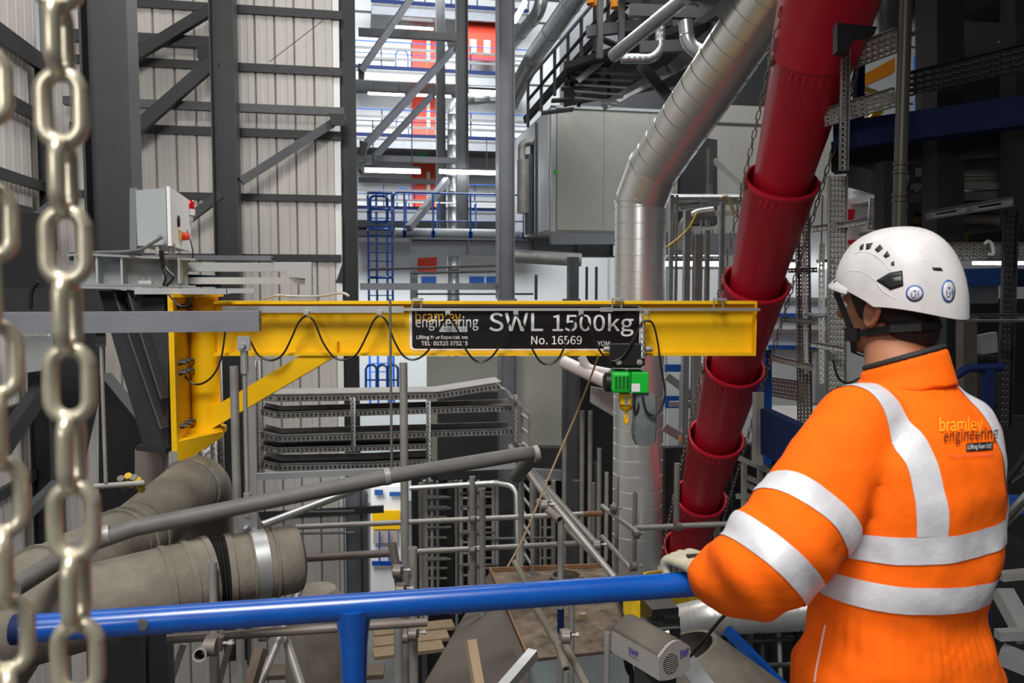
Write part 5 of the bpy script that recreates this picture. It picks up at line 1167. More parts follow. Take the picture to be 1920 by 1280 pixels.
for i, (x0_, y0_, x1_, y1_, d) in enumerate(((1100, 60, 1260, 40, 12), (1180, 20, 1440, 30, 11), (1200, 90, 1420, 80, 11.5), (1160, -5, 1300, 10, 12), (1260, 130, 1340, 60, 10.5), (1300, -10, 1420, 70, 10))):
    s = MB(); s.bar(P(x0_, y0_, d), P(x1_, y1_, d), 0.12, 0.16); tag(s.build('roof_beam', 'dark_steel'), 'dark beam in the gloom above the container', 'beam', 'dark beams above the container')
for i, x in enumerate((1125, 1165, 1210, 1280, 1330, 1370)):
    a, b = V(x, -40, 110, 11.8); s = MB(); s.bar(a, b, 0.08, 0.08); tag(s.build('drop_post', 'dark_steel'), 'dark drop post above the container', 'post', 'dark drop posts above the container')
for i, (x, y) in enumerate(((1110, 8), (1122, 12), (1155, 15))):
    s = MB(); s.lathe([(0.09, 0), (0.09, 0.2), (0.05, 0.24)], P(x, y, 12.6), n=12, cap0=True, cap1=True); tag(s.build('lamp_can', 'orange_paint'), 'small orange fitting among the dark beams', 'fitting', 'orange fittings among beams')
slab_px([(1310, 22), (1350, 0), (1366, 4), (1326, 26)], 11.0, 0.05, 'roof_glazing', 'pale_paint', 'pale slanted sheet among the dark beams', 'sheet')
slab_px([(1050, -120), (1460, -120), (1460, 225), (1050, 225)], 27.0, 0.2, 'shade_backdrop', 'dark_panel', 'dark shade backdrop above the container', 'panel')  # dark backdrop that paints the gap above the container as shade
# steel and trays behind the spiral duct and red chute
rk = 'galv'
a, b = V(1331, 278, 382, 10.0); s = MB(); s.ibeam(a, b, 0.06, 0.06); tag(s.build('tray_post', 'galv_dull'), 'short grey tray post right of the duct bend', 'post')
brace((1338, 300), (1398, 356), 10.0, 10.0, 0.05, 0.06, 'white', 'white diagonal stay from the short tray post to the chute')
for i, (p0, p1, r, lab) in enumerate((((1254, 374, 9.6), (1400, 374, 9.7), 0.052, 'galvanised level tray pipe left of the chute'), ((1254, 366, 9.6), (1400, 366, 9.7), 0.012, 'thin level rod above the level tray pipe'))):
    s = MB(); s.tube([P(*p0), P(*p1)], r, 12); tag(s.build('tray_pipe', 'galv'), lab, 'pipe')
for i, (x, y0, y1, w_, lab) in enumerate(((1258, 366, 570, 0.05, 'pale upright rail nearest the silver duct'), (1268, 366, 570, 0.03, 'thin pale upright beside the duct rail'), (1279, 395, 1700, 0.07, 'grey upright under the yellow hose'), (1299, 440, 1700, 0.09, 'perforated-looking grey upright behind the hose'), (1314, 370, 560, 0.02, 'thin bright upright behind the hose'), (1326, 400, 570, 0.05, 'grey upright left of the small bracket'), (1343, 380, 1700, 0.05, 'tall grey upright nearest the red chute'), (1285, 660, 960, 0.05, 'grey upright below the jib between duct and chute'), (1277, 700, 850, 0.04, 'second grey upright below the jib between duct and chute'))):
    a, b = V(x, y0, y1, 9.6); s = MB(); s.bar(a, b, w_, w_); tag(s.build('rack_upright', 'galv_dull' if i % 2 else 'galv'), lab, 'post')
s = MB(); s.tube(fillet([P(1280, 470, 9.5), P(1282, 415, 9.5), P(1310, 402, 9.5), P(1338, 398, 9.5)], 0.15, 6), 0.07, 10); tag(s.build('tray_bend', 'tray_grey'), 'grey curved tray bend under the short tray post', 'cable tray')
s = MB(); s.bar(P(1272, 391, 9.6), P(1345, 382, 9.7), 0.10, 0.05); tag(s.build('tray_bracket', 'galv'), 'pale tray arm under the short tray post', 'bracket')
s = MB(); s.bar(P(1340, 400, 9.6), P(1400, 400, 9.65), 0.04, 0.06); tag(s.build('tray_bracket', 'white'), 'white slotted arm left of the chute', 'bracket')
s = MB(); s.bar(P(1315, 430, 9.5), P(1338, 427, 9.5), 0.03, 0.04); tag(s.build('tray_bracket', 'white'), 'short white arm behind the yellow hose', 'bracket')
cable([(1306, 400), (1296, 420), (1284, 436), (1268, 450), (1250, 464)], 9.3, 0.013, 'hose_yellow', 'yellow hose curling beside the silver duct', 'hose')
cable([(1350, 372), (1364, 370), (1372, 388), (1380, 402), (1394, 411)], 9.3, 0.02, 'rope', 'tan hose curving over the level tray pipe', 'hose')
striplight(1248, 1350, 494, 16, 'lit strip lamp row behind the uprights left of the chute', 10)
slab_px([(1252, 440), (1400, 436), (1400, 478), (1252, 478)], 16.4, 0.2, 'grey_beam', 'grey_paint', 'grey deep beam above the lamp row', 'beam')
slab_px([(1252, 505), (1460, 505), (1460, 900), (1252, 900)], 19, 0.1, 'wall_panel', 'white_wall', 'bright wall panel behind the chute', 'panel')
for i, (x0_, y0_, x1_, y1_) in enumerate(((1248, 683, 1285, 697), (1248, 742, 1300, 765), (1420, 690, 1432, 900))):
    q = [P(x0_, y0_, 12), P(x1_, y0_, 12), P(x1_, y1_, 12), P(x0_, y1_, 12)]; s = MB(); s.quadslab(q, FWD * 0.1); tag(s.build('blue_beam', 'blue_far'), 'piece of blue steel behind the red chute', 'beam', 'blue steel pieces behind the chute')
brace((1250, 705), (1330, 765), 10.5, 10.5, 0.04, 0.10, 'galv', 'galvanised sloping channel between duct and chute')
brace((1245, 800), (1330, 850), 9.5, 9.5, 0.05, 0.10, 'galv', 'lower galvanised channel beside the duct')
brace((1255, 757), (1320, 755), 9.8, 9.8, 0.05, 0.06, 'galv', 'level galvanised arm between duct and chute')
s = MB(); s.tube([P(1056, 678, 9.4), P(1150, 722, 9.0)], 0.075, 14); tag(s.build('pink_pipe', 'pipe_pink'), 'pale pinkish pipe sloping down to the silver duct', 'pipe')
s = MB(); s.tube(fillet([P(1090, 668, 9.2), P(1100, 690, 9.2), P(1150, 700, 9.1)], 0.2, 5), 0.05, 12); tag(s.build('pink_pipe', 'pipe_pink'), 'second pale pipe curling above the sloping one', 'pipe')
slab_px([(1110, 725), (1150, 733), (1150, 780), (1108, 755)], 9.4, 0.15, 'pale_bracket', 'galv_dull', 'grey bracket tray left of the silver duct', 'bracket')
# grey cabinet and clutter at the far left
slab_px([(38, 630), (108, 630), (108, 690), (38, 700)], 10.4, 0.5, 'grey_cabinet', 'pale_paint', 'flat light grey cabinet behind the hanging chains', 'cabinet')
slab_px([(-20, 540), (200, 540), (200, 590), (-20, 590)], 5.6, 0.3, 'dark_girder', 'dark_steel', 'dark girder behind the flat grey support beam', 'girder')
slab_px([(-30, 395), (85, 400), (85, 540), (-30, 545)], 9.2, 0.2, 'shade_backdrop', 'dark_panel', 'near-black shade backdrop behind the chain above the dark girder', 'panel')  # three dark sheets stand in for shade behind the chain and bracket
slab_px([(100, 560), (175, 560), (175, 700), (130, 900), (100, 900)], 6.8, 0.2, 'shade_backdrop', 'dark_panel', 'near-black shade backdrop left of the jib bracket', 'panel')
slab_px([(185, 700), (300, 840), (270, 960), (185, 960)], 6.4, 0.2, 'shade_backdrop', 'black', 'black shade backdrop under the jib bracket', 'panel')
cable([(72, 528), (60, 545), (57, 580)], 4.4, 0.011, 'cable_black', 'thick black cable dropping to the flat grey beam')
# ================================================================ right: perforated racks, dark deck overhead
dkp = root('upper_deck', P(1760, 120, 5.5), 'dark upper deck shading the racks at the right', 'platform')
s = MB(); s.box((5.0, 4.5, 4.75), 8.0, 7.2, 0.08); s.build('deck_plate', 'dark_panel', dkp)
for i in range(4):
    s = MB(); s.ibeam(Vector((3.5 + i * 1.2, 1.5, 4.56)), Vector((3.5 + i * 1.2, 7.9, 4.56)), 0.28, 0.12); s.build('joist', 'dark_steel', dkp)
def pstrip(p0, p1, wpx, m_, label, rows=3, pitch=0.045, fl=0.03, upv=None, cat='cable tray', name='perforated_tray'):
    a, b = P(*p0), P(*p1); d = (p0[2] + p1[2]) / 2; s = MB()
    t = (b - a).normalized(); u = upv or FWD.cross(t).normalized()
    s.perf(a, b, wpx / F * d, u, rows + (1 if rows > 1 else 0), pitch * 0.7, 0.5, fl); return tag(s.build(name, m_, solid=0.003), label, cat)
gbn, gd_ = 'galv_brown', 'galv_dull'
pstrip((1503, 385, 6.7), (1508, 790, 6.7), 26, gbn, 'brownish perforated upright next to the red chute', 3)
pstrip((1569, 330, 4.9), (1566, 735, 4.9), 34, gd_, 'grey perforated upright in front of the worker face', 4)
pstrip((1584, 60, 4.7), (1580, 320, 4.7), 15, gd_, 'thin grey perforated upright under the black bracket', 1)
pstrip((1524, 430, 5.0), (1622, 416, 4.8), 11, gd_, 'slotted arm level with the helmet top', 1, 0.04, 0.02)
pstrip((1478, 507, 6.5), (1532, 506, 6.5), 8, gbn, 'slotted arm level with the helmet peak', 1, 0.04, 0.02)
pstrip((1464, 598, 6.5), (1526, 604, 6.5), 9, gd_, 'slotted arm level with the worker ear', 1, 0.04, 0.02)
pstrip((1520, 645, 4.9), (1582, 656, 4.8), 10, gd_, 'slotted arm level with the chin strap', 1, 0.04, 0.02)
pstrip((1436, 668, 6.9), (1524, 690, 6.5), 11, gd_, 'slotted arm sloping towards the red chute below the jib', 1, 0.04, 0.02)
pstrip((1428, 722, 7.2), (1512, 735, 6.7), 36, gbn, 'broad perforated tray reaching the red chute', 4, 0.05)
pstrip((1424, 790, 7.3), (1500, 818, 6.7), 24, gbn, 'lower broad perforated tray above the blue beam', 3, 0.05)
pstrip((1506, 400, 6.6), (1511, 700, 6.6), 7, 'white', 'narrow white slotted strip on the brown upright', 1, 0.06, 0.015)
pstrip((1540, 455, 6.0), (1540, 720, 6.0), 10, 'white', 'narrow white slotted post between the two perforated uprights', 1, 0.06, 0.015)
pstrip((1636, 372, 6.4), (1632, 430, 6.4), 12, 'white', 'short white slotted post above the helmet', 1, 0.06, 0.015)
pstrip((1590, 112, 4.9), (1682, 76, 4.6), 44, gd_, 'dark perforated tray climbing above the orange beams', 3, 0.06)
pstrip((1545, 222, 5.0), (1680, 182, 4.7), 34, gd_, 'perforated tray climbing below the orange beams', 3, 0.06)
pstrip((1700, 160, 4.9), (1935, 105, 4.4), 46, 'dark_steel', 'black perforated tray right of the bronze pole', 3, 0.07)
pstrip((1768, 472, 5.0), (1884, 472, 4.9), 32, gd_, 'grey perforated tray behind the helmet', 4, 0.05)
pstrip((1904, 472, 4.9), (1960, 474, 4.9), 32, gd_, 'grey perforated tray end at the picture rim behind the black post', 4, 0.05)
pstrip((1893, 395, 4.6), (1880, 800, 4.6), 24, 'dark_steel', 'black perforated post behind the worker shoulder', 2, 0.05)
pstrip((1735, 405, 4.9), (1900, 378, 4.5), 16, 'grey_paint', 'grey rail climbing over the beige sack', 1, 0.3, 0.02)
pstrip((1800, 596, 4.5), (1945, 596, 4.3), 14, 'mid_steel', 'dark level rail behind the worker neck', 1, 0.3, 0.03)
pstrip((1888, 895, 4.4), (1950, 850, 4.2), 16, gd_, 'perforated strut beside the reflective shoulder tape', 2, 0.05)
pstrip((1880, 975, 4.2), (1950, 900, 4.0), 16, gd_, 'lower perforated strut beside the jacket back', 2, 0.05)
# bronze pole
pl = root('service_pole', V(1692, -50, 470, 4.2)[0], 'dull bronze pole standing behind the helmet', 'pole')
a, b = V(1692, -60, 460, 4.2)
s = MB(); s.tube([a, b], 0.033, 20); s.build('shaft', 'pole_bronze', pl)
for py in (306, 322, 364, 374):
    r = ray(1692, py); c = Vector((a.x, a.y, V(1692, py, py + 1, 4.2)[1].z)); s = MB(); s.lathe([(0.035, -0.01), (0.038, -0.006), (0.038, 0.006), (0.035, 0.01)], c, n=20); s.build('collar', 'pole_bronze', pl)
# beams and steel
def rb_(p0, p1, w_, h, m_, label, cat='beam', name='rack_beam'):
    s = MB(); s.bar(P(*p0), P(*p1), w_, h); return tag(s.build(name, m_), label, cat)
rb_((1566, 258, 5.2), (1960, 205, 4.6), 0.15, 0.17, 'navy', 'navy beam crossing below the bright gap')
rb_((1562, 297, 5.6), (1960, 260, 5.0), 0.2, 0.20, 'dark_panel', 'black deep beam under the navy beam')
rb_((1611, 120, 5.6), (1608, 270, 5.6), 0.06, 0.05, 'navy', 'navy upright in front of the orange beams', 'post', 'rack_post')
rb_((1768, -325, 5.2), (1768, 460, 5.2), 0.20, 0.14, 'dark_steel', 'black broad upright right of the bronze pole', 'post', 'rack_post')
rb_((1730, -262, 5.6), (1730, 330, 5.6), 0.04, 0.10, 'dark_steel', 'black narrow upright next to the bronze pole', 'post', 'rack_post')
rb_((1660, 305, 5.0), (1660, 430, 5.0), 0.09, 0.09, 'dark_steel', 'black upright dropping to the helmet', 'post', 'rack_post')
rb_((1905, -380, 4.9), (1905, 420, 4.9), 0.12, 0.12, 'dark_steel', 'black upright at the picture rim', 'post', 'rack_post')
rb_((1590, 330, 5.4), (1700, 360, 5.2), 0.1, 0.14, 'dark_steel', 'dark sloping beam above the helmet')
rb_((1690, 350, 5.4), (1960, 350, 5.0), 0.05, 0.04, 'dark_steel', 'dark thin rail above the white sheets')
rb_((1690, 372, 5.5), (1960, 362, 5.0), 0.05, 0.06, 'dark_steel', 'dark thin rail in front of the white sheets')
for i in range(4):
    rb_((1785, 322 + i * 7, 5.4), (1885, 320 + i * 7, 5.3), 0.03, 0.02, 'pole_bronze', 'thin dark conduit bundled above the white sheets', 'pipe', 'conduit')['group'] = 'conduits above the white sheets'
rb_((1790, 521, 6.0), (1884, 519, 5.9), 0.2, 0.13, 'blue', 'blue beam behind the helmet rim')
rb_((1900, 521, 5.9), (1960, 521, 5.8), 0.2, 0.13, 'navy', 'navy beam end at the picture rim behind black post')
slab_px([(1795, 536), (1872, 536), (1872, 568), (1795, 568)], 5.9, 0.1, 'grey_duct_panel', 'grey_paint', 'grey panel under the blue beam', 'panel')
slab_px([(1775, 548), (1800, 540), (1800, 720), (1775, 720)], 6.8, 0.2, 'dark_post', 'dark_steel', 'dark post behind the worker neck', 'post')
rb_((1812, 600, 6.2), (1812, 2900, 6.2), 0.12, 0.08, 'galv_brown', 'brown upright behind the worker neck', 'post', 'rack_post')
slab_px([(1774, 605), (1793, 605), (1793, 665), (1774, 665)], 7.4, 0.2, 'pale_locker', 'container_grey', 'pale locker glimpsed behind the worker neck', 'cabinet')
slab_px([(1830, 630), (1870, 622), (1872, 660), (1842, 664)], 7.4, 0.1, 'white_sack', 'white', 'white sack glimpsed behind the worker neck', 'sack')
slab_px([(1820, 700), (1880, 700), (1880, 760), (1840, 760)], 7.4, 0.1, 'wooden_board', 'wood_dark', 'brown board behind the worker shoulder', 'board')
s = MB(); s.tube(fillet([P(1792, 705, 4.2), P(1812, 690, 4.2), P(1880, 688, 4.2)], 0.08, 5), 0.022, 12); s.bar(P(1853, 692, 4.2), V(1852, 700, 2400, 4.2)[0], 0.045, 0.045); tag(s.build('guard_rail', 'navy'), 'dark blue guard rail behind the worker shoulder', 'railing')
# storage rack that carries the sacks and sheets seen through the trays
sr = root('storage_rack', Vector((P(1790, 500, 7.5).x, P(1790, 500, 7.5).y, ZF)), 'dark storage rack carrying sacks and sheets behind the helmet', 'rack')
for px in (1700, 1755, 1890):
    for dd in (7.2, 8.0):
        c = P(px, 500, dd); s = MB(); s.bar(Vector((c.x, c.y, ZF)), Vector((c.x, c.y, P(px, 330, dd).z)), 0.07, 0.07); s.build('post', 'dark_steel', sr)
for py in (362, 392, 424, 463, 668, 765):
    q = [P(1692, py, 7.15), P(1895, py, 7.15)]; fr = Vector((FWD.x, FWD.y, 0)).normalized() * 0.9
    s = MB(); s.quadslab([q[0], q[1], q[1] + fr, q[0] + fr], Vector((0, 0, -0.03))); s.build('shelf', 'dark_steel', sr)
# bright things glimpsed through the racks
for i, (q, d, m_, lab) in enumerate(((((1596, 152), (1678, 108), (1678, 135), (1596, 172)), 9.5, 'orange_paint', 'orange crane girder glimpsed through the rack'), (((1738, 90), (1744, 86), (1744, 106), (1738, 110)), 9.5, 'orange_paint', 'small piece of orange girder right of the pole'), (((1722, 100), (1736, 92), (1736, 140), (1722, 138)), 9.4, 'blue', 'blue upright piece right of the pole high up'), (((1722, 180), (1733, 180), (1733, 204), (1722, 204)), 9.4, 'blue', 'blue upright piece right of the pole lower down'), (((1548, 232), (1556, 232), (1554, 256), (1546, 260)), 9.4, 'blue', 'blue piece between chute and rack'),
        (((1600, 340), (1645, 330), (1648, 352), (1605, 356)), 12.38, 'white', 'white sheet glimpsed above the helmet'), (((1592, 372), (1640, 365), (1640, 378), (1600, 382)), 12.38, 'white', 'white flap above the helmet'), (((1815, 348), (1868, 346), (1866, 356), (1822, 360)), 7.5, 'white', 'white sheet over the grey climbing rail'), (((1780, 370), (1880, 366), (1880, 376), (1780, 378)), 7.6, 'white', 'long white sheet just over the grey climbing rail'),
        (((1698, 350), (1728, 348), (1728, 356), (1698, 356)), 7.6, 'white', 'white scrap beside the bronze pole'), (((1698, 380), (1718, 378), (1716, 388), (1700, 390)), 7.6, 'white', 'small white scrap under the first one'), (((1698, 408), (1724, 406), (1724, 420), (1698, 420)), 7.6, 'yellow', 'yellow sack corner beside the pole'), (((1778, 412), (1792, 410), (1816, 440), (1816, 462), (1776, 462)), 7.4, 'yellow_dirty', 'yellow sacks heaped below the beige roll'), (((1586, 392), (1604, 392), (1600, 412), (1586, 414)), 12.38, 'red_plastic', 'small red object behind the rack'), (((1588, 450), (1608, 449), (1608, 456), (1588, 457)), 12.38, 'red_plastic', 'flat red strip behind the rack'),
        (((1530, 660), (1570, 664), (1570, 760), (1528, 756)), 12.38, 'pale_paint', 'pale post base behind the brown upright'))):
    s = MB(); s.quadslab([P(x, y, d) for x, y in q], FWD * 0.12); tag(s.build('glimpsed_piece' if 'piece' in lab else lab.split(' glimpsed')[0].split(' behind')[0].split(' over')[0].split(' above')[0].split(' beside')[0].split(' just')[0].split(' under')[0].split(' heaped')[0].replace(' ', '_'), m_), lab, lab.split()[1] if lab.split()[1] not in ('crane',) else 'girder')
s = MB(); s.tube([P(1796, 412, 7.4), P(1876, 412, 7.35)], 0.058, 14); tag(s.build('beige_roll', 'beige_sack'), 'beige rolled sack lying on the rack', 'roll')
cable([(1853, 476), (1862, 476), (1860, 458), (1852, 452), (1846, 458)], 4.8, 0.01, 'white', 'white cable hook on the perforated tray', 'cable')
cable([(1562, 675), (1572, 708), (1590, 718), (1612, 708)], 4.7, 0.007, 'cable_black', 'black cable drooping under the worker chin', 'cable')
cable([(1508, 585), (1530, 592), (1552, 590)], 5.0, 0.012, 'galv', 'pale conduit stub between the uprights', 'conduit')
s = MB(); s.quadslab([P(1600, 165, 8.6), P(1678, 175, 8.6), P(1678, 190, 8.6), P(1600, 185, 8.6)], FWD * 0.1); tag(s.build('grey_tray', 'galv_dull'), 'grey tray under the orange girder', 'cable tray')
brace((1572, 150), (1650, 178), 7.8, 7.8, 0.04, 0.05, 'hose_yellow', 'pale yellow sloping bar under the orange girder')
brace((1624, 236), (1650, 206), 7.8, 7.8, 0.05, 0.07, 'yellow', 'yellow sloping bar in the lower bright gap')
rb_((1560, 178, 7.6), (1606, 178, 7.6), 0.03, 0.03, 'blue', 'light blue level bar beside the chute', 'bar')
# silver curved cowl top right
s = MB(); qq = [P(1660, 75, 6.2), P(1655, 0, 6.2), P(1660, -40, 6.2)]; s.tube(qq, 0.13, 24); tag(s.build('silver_cowl', 'pipe_silver'), 'pale silver cowl beside the top of the bronze pole', 'duct')
# white light source strip by the rack
striplight(1470, 1488, 498, 11, 'small lit lamp seen between chute and rack', 12)
striplight(1536, 1556, 498, 11, 'small lit lamp seen between the perforated uprights', 12)
striplight(1825, 1880, 493, 11, 'row of lit lamps behind the helmet', 7)
striplight(1906, 1960, 493, 11, 'lit lamp at the picture rim behind the black post', 7)
slab_px([(1440, 380), (1700, 330), (1700, 760), (1440, 760)], 12.5, 0.1, 'wall_panel', 'white_wall', 'bright panel wall behind the rack uprights', 'panel')
for i in range(4):
    rb_((1440, 560 + 30 * i, 12.46), (1560, 562 + 30 * i, 12.46), 0.05, 0.06, ['galv', 'blue_far', 'galv_dull', 'blue_far'][i], ['pale level pipe behind the rack level with the helmet', 'blue level pipe behind the rack level with the ear', 'grey level pipe behind the rack below the ear', 'blue level pipe behind the rack level with the strap'][i], 'pipe', 'level_pipe')
slab_px([(1700, 300), (1990, 300), (1990, 480), (1700, 480)], 9.0, 0.1, 'shade_backdrop', 'dark_panel', 'dark shade backdrop behind the right rack', 'panel')  # three dark backdrops put the shade behind rack and worker into colour
slab_px([(1640, -100), (2000, -100), (2000, 340), (1745, 340), (1745, 60), (1690, 60)], 9.8, 0.1, 'shade_backdrop', 'black', 'black shade backdrop above the right rack', 'panel')
slab_px([(1700, 560), (1990, 560), (1990, 900), (1700, 900)], 9.6, 0.1, 'shade_backdrop', 'dark_panel', 'dark shade backdrop behind the worker back', 'panel')
# side deck below the racks
zd = -0.85
s = MB(); qd = [onZ(1432, 782, zd), onZ(1600, 800, zd), onZ(1600, 690, zd), onZ(1425, 700, zd)]; s.quadslab(qd, Vector((0, 0, -0.08)))
tag(s.build('side_deck', 'deck_grey'), 'pale dusty side deck behind the brown trays', 'platform')
rb_((1420, 800, 5.9), (1520, 850, 5.2), 0.08, 0.32, 'navy', 'navy beam under the lower broad perforated tray')
rb_((1395, 690, 6.6), (1418, 905, 6.6), 0.0, 0.0, 'galv', 'x', 'post') if False else None
rb_((1438, 655, 6.9), (1438, 870, 6.9), 0.06, 0.06, 'blue', 'blue upright beside the red chute', 'post', 'rack_post')
rb_((1422, 735, 5.8), (1420, 870, 5.8), 0.06, 0.06, 'galv_dull', 'grey upright beside the red chute above the truss', 'post', 'rack_post')
tr = root('lattice_frame', P(1430, 900, 6.3), 'grey lattice frame between red chute and worker arm', 'frame')
for p0, p1 in (((1385, 858), (1470, 895)), ((1392, 890), (1455, 918)), ((1395, 868), (1395, 950)), ((1425, 880), (1425, 960)), ((1395, 905), (1440, 930)), ((1380, 930), (1440, 930)), ((1450, 890), (1450, 925))):
    s = MB(); s.bar(P(*p0, 6.3), P(*p1, 6.2), 0.035, 0.035); s.build('bar', 'galv_dull', tr)
slab_px([(1375, 860), (1470, 880), (1470, 1010), (1375, 1010)], 8.4, 0.1, 'shade_backdrop', 'dark_panel', 'dark shade backdrop behind the grey lattice', 'panel')  # dark sheets painted in for the shaded gaps beside the chute
slab_px([(1248, 840), (1300, 838), (1300, 1000), (1248, 1000)], 9.2, 0.1, 'shade_backdrop', 'dark_panel', 'dark shade backdrop between silver duct and red chute', 'panel')
s = MB(); s.box(P(1275, 822, 9.0), 0.025, 0.025, 0.06); tag(s.build('orange_tag', 'orange_paint'), 'tiny orange tag between duct and chute', 'tag')
# bits at the lower right rim beside the worker
for i, (p0, p1, w_, m_, lab) in enumerate((((1885, 905, 4.2), (1950, 820, 4.0), 0.03, 'dark_steel', 'dark strut at the rim beside the jacket logo'), ((1890, 945, 4.4), (1960, 945, 4.4), 0.10, 'blue', 'blue block at the rim beside the jacket'), ((1875, 1080, 4.0), (1960, 1072, 4.0), 0.05, 'galv_dull', 'grey pipe at the rim beside the waist tape'), ((1880, 1005, 4.4), (1950, 1040, 4.4), 0.06, 'dark_steel', 'dark bar at the rim above the waist tape'), ((1870, 1190, 3.6), (1960, 1186, 3.6), 0.05, 'galv', 'bright slotted bar at the rim beside the hip'), ((1880, 1110, 3.8), (1930, 1200, 3.6), 0.08, 'galv', 'bright bent plate at the rim beside the hip'), ((1876, 1225, 3.6), (1950, 1255, 3.5), 0.09, 'galv', 'lowest bright channel at the rim beside the hip'))):
    s = MB(); s.bar(P(*p0), P(*p1), w_, w_ * 0.8); tag(s.build('rim_bar' if 'bar' in lab else 'rim_fitting', m_), lab, 'bar')
slab_px([(1860, 780), (1990, 780), (1990, 1300), (1860, 1300)], 5.6, 0.1, 'shade_backdrop', 'dark_panel', 'dark shade backdrop beyond the worker hip', 'panel')  # upright dark sheet in place of the dimness beyond the hip
# ================================================================ the worker
FH = Vector((FWD.x, FWD.y, 0)).normalized()
DPW = 1.66
def wdir(r, d): return (RGT * r + FH * d).normalized()
tf_ = wdir(-math.sin(R(28)), math.cos(R(28)))      # torso facing
tr_ = wdir(math.cos(R(28)), math.sin(R(28)))       # torso right
hf = wdir(-0.60, 0.80); hl = wdir(-0.80, -0.60)    # head facing, head's left (towards the camera)
def superloop(c, a, b, ex=2.4, n=28, ax=tr_, ay=tf_):
    out = []
    for k in range(n):
        t = 2 * math.pi * k / n; cx, cy = math.cos(t), math.sin(t)
        q = (abs(cx) ** ex + abs(cy) ** ex) ** (-1 / ex)
        out.append(c + ax * (a * cx * q) + ay * (b * cy * q))
    return out
def loft(mb, loops):
    n = len(loops[0]); v = [p for l in loops for p in l]
    f = [(i * n + k, i * n + (k + 1) % n, (i + 1) * n + (k + 1) % n, (i + 1) * n + k) for i in range(len(loops) - 1) for k in range(n)]
    f += [tuple(range(n))[::-1], tuple(range((len(loops) - 1) * n, len(loops) * n))]
    mb.add(v, f)
def ball(mb, c, rx, ry, rz, ax=None, n=16, m=10):
    X, Y, Z = ax or (RGT, FH, JZ); v = []; f = []
    c = Vector(c); v.append(c - Z * rz)
    for i in range(1, m):
        t = -math.pi / 2 + math.pi * i / m
        for k in range(n):
            a = 2 * math.pi * k / n; v.append(c + X * (rx * math.cos(t) * math.cos(a)) + Y * (ry * math.cos(t) * math.sin(a)) + Z * (rz * math.sin(t)))
    v.append(c + Z * rz)
    for k in range(n): f.append((0, 1 + (k + 1) % n, 1 + k)); f.append((len(v) - 1, 1 + (m - 2) * n + k, 1 + (m - 2) * n + (k + 1) % n))
    for i in range(m - 2): f += [(1 + i * n + k, 1 + i * n + (k + 1) % n, 1 + (i + 1) * n + (k + 1) % n, 1 + (i + 1) * n + k) for k in range(n)]
    mb.add(v, f)
def limb(mb, pts, rr, n=20, round_ends=True):
    pts = catmull(pts, 5); m = len(pts); k = len(rr) - 1
    r2 = []
    for i in range(m):
        u = i / (m - 1) * k; j = min(int(u), k - 1); r2.append(rr[j] + (rr[j + 1] - rr[j]) * (u - j))
    mb.tube(pts, r2, n)
    if round_ends: ball(mb, pts[0], r2[0], r2[0], r2[0]); ball(mb, pts[-1], r2[-1], r2[-1], r2[-1])
def remesh(mb, name, voxel, smooth=6, factor=0.5):
    me = bpy.data.meshes.new(name); me.from_pydata([tuple(p) for p in mb.v], [], mb.f)
    bm = bmesh.new(); bm.from_mesh(me); bmesh.ops.recalc_face_normals(bm, faces=bm.faces); bm.to_mesh(me); bm.free()
    o = bpy.data.objects.new(name, me); COL.objects.link(o)
    md = o.modifiers.new('r', 'REMESH'); md.mode = 'VOXEL'; md.voxel_size = voxel
    if smooth: ms = o.modifiers.new('s', 'SMOOTH'); ms.factor = factor; ms.iterations = smooth
    bpy.context.view_layer.update()
    dg = bpy.context.evaluated_depsgraph_get(); out = bpy.data.meshes.new_from_object(o.evaluated_get(dg))
    bpy.data.objects.remove(o); out.name = name; out.shade_smooth(); return out
def obj_from(me, name, m_, parent):
    me.materials.clear(); me.materials.append(MATS[m_]); o = bpy.data.objects.new(name, me); COL.objects.link(o); o.parent = parent
    return o

def S(px, py, a, b, d=DPW, ex=2.4): return superloop(P(px, py, d), a, b, ex)
# joints
sh = P(1590, 812, 1.62); el = P(1432, 1062, 1.50); wr = P(1338, 1078, 1.655)
rsh = P(1828, 815, 1.73); rel_ = P(1800, 1010, 1.88); rwr = P(1640, 1085, 1.90)
hip_l = P(1600, 1330, 1.64); hip_r = P(1765, 1330, 1.72)
foot_l = Vector((hip_l.x, hip_l.y, 0)); foot_r = Vector((hip_r.x, hip_r.y, 0))
HC = P(1670, 550, 1.80)                     # skull centre
axh = (hf, hl, JZ)
# ---- body (skin): head, neck, core, limbs as one surface
b = MB()
ball(b, HC + JZ * 0.015, 0.098, 0.077, 0.115, axh, 20, 14)
ball(b, HC + hf * 0.038 - JZ * 0.06, 0.062, 0.058, 0.085, axh, 18, 12)           # face
ball(b, HC + hf * 0.055 - JZ * 0.105, 0.036, 0.043, 0.035, axh, 16, 10)          # jaw and chin
for e in (-1, 1): ball(b, HC + hf * 0.005 + hl * (0.048 * e) - JZ * 0.088, 0.045, 0.017, 0.03, axh, 12, 8)
b.tube([HC + hf * 0.100 - JZ * 0.012, HC + hf * 0.118 - JZ * 0.045, HC + hf * 0.108 - JZ * 0.055], [0.008, 0.016, 0.013], 10)   # nose
for e in (-1, 1):
    ball(b, HC + hf * 0.094 + hl * (0.018 * e) - JZ * 0.083, 0.008, 0.018, 0.006, axh, 8, 6)           # lips
    ball(b, HC + hf * 0.086 + hl * (0.034 * e) - JZ * 0.012, 0.012, 0.018, 0.010, axh, 8, 6)           # brow and lids
nb = P(1690, 712, 1.735)
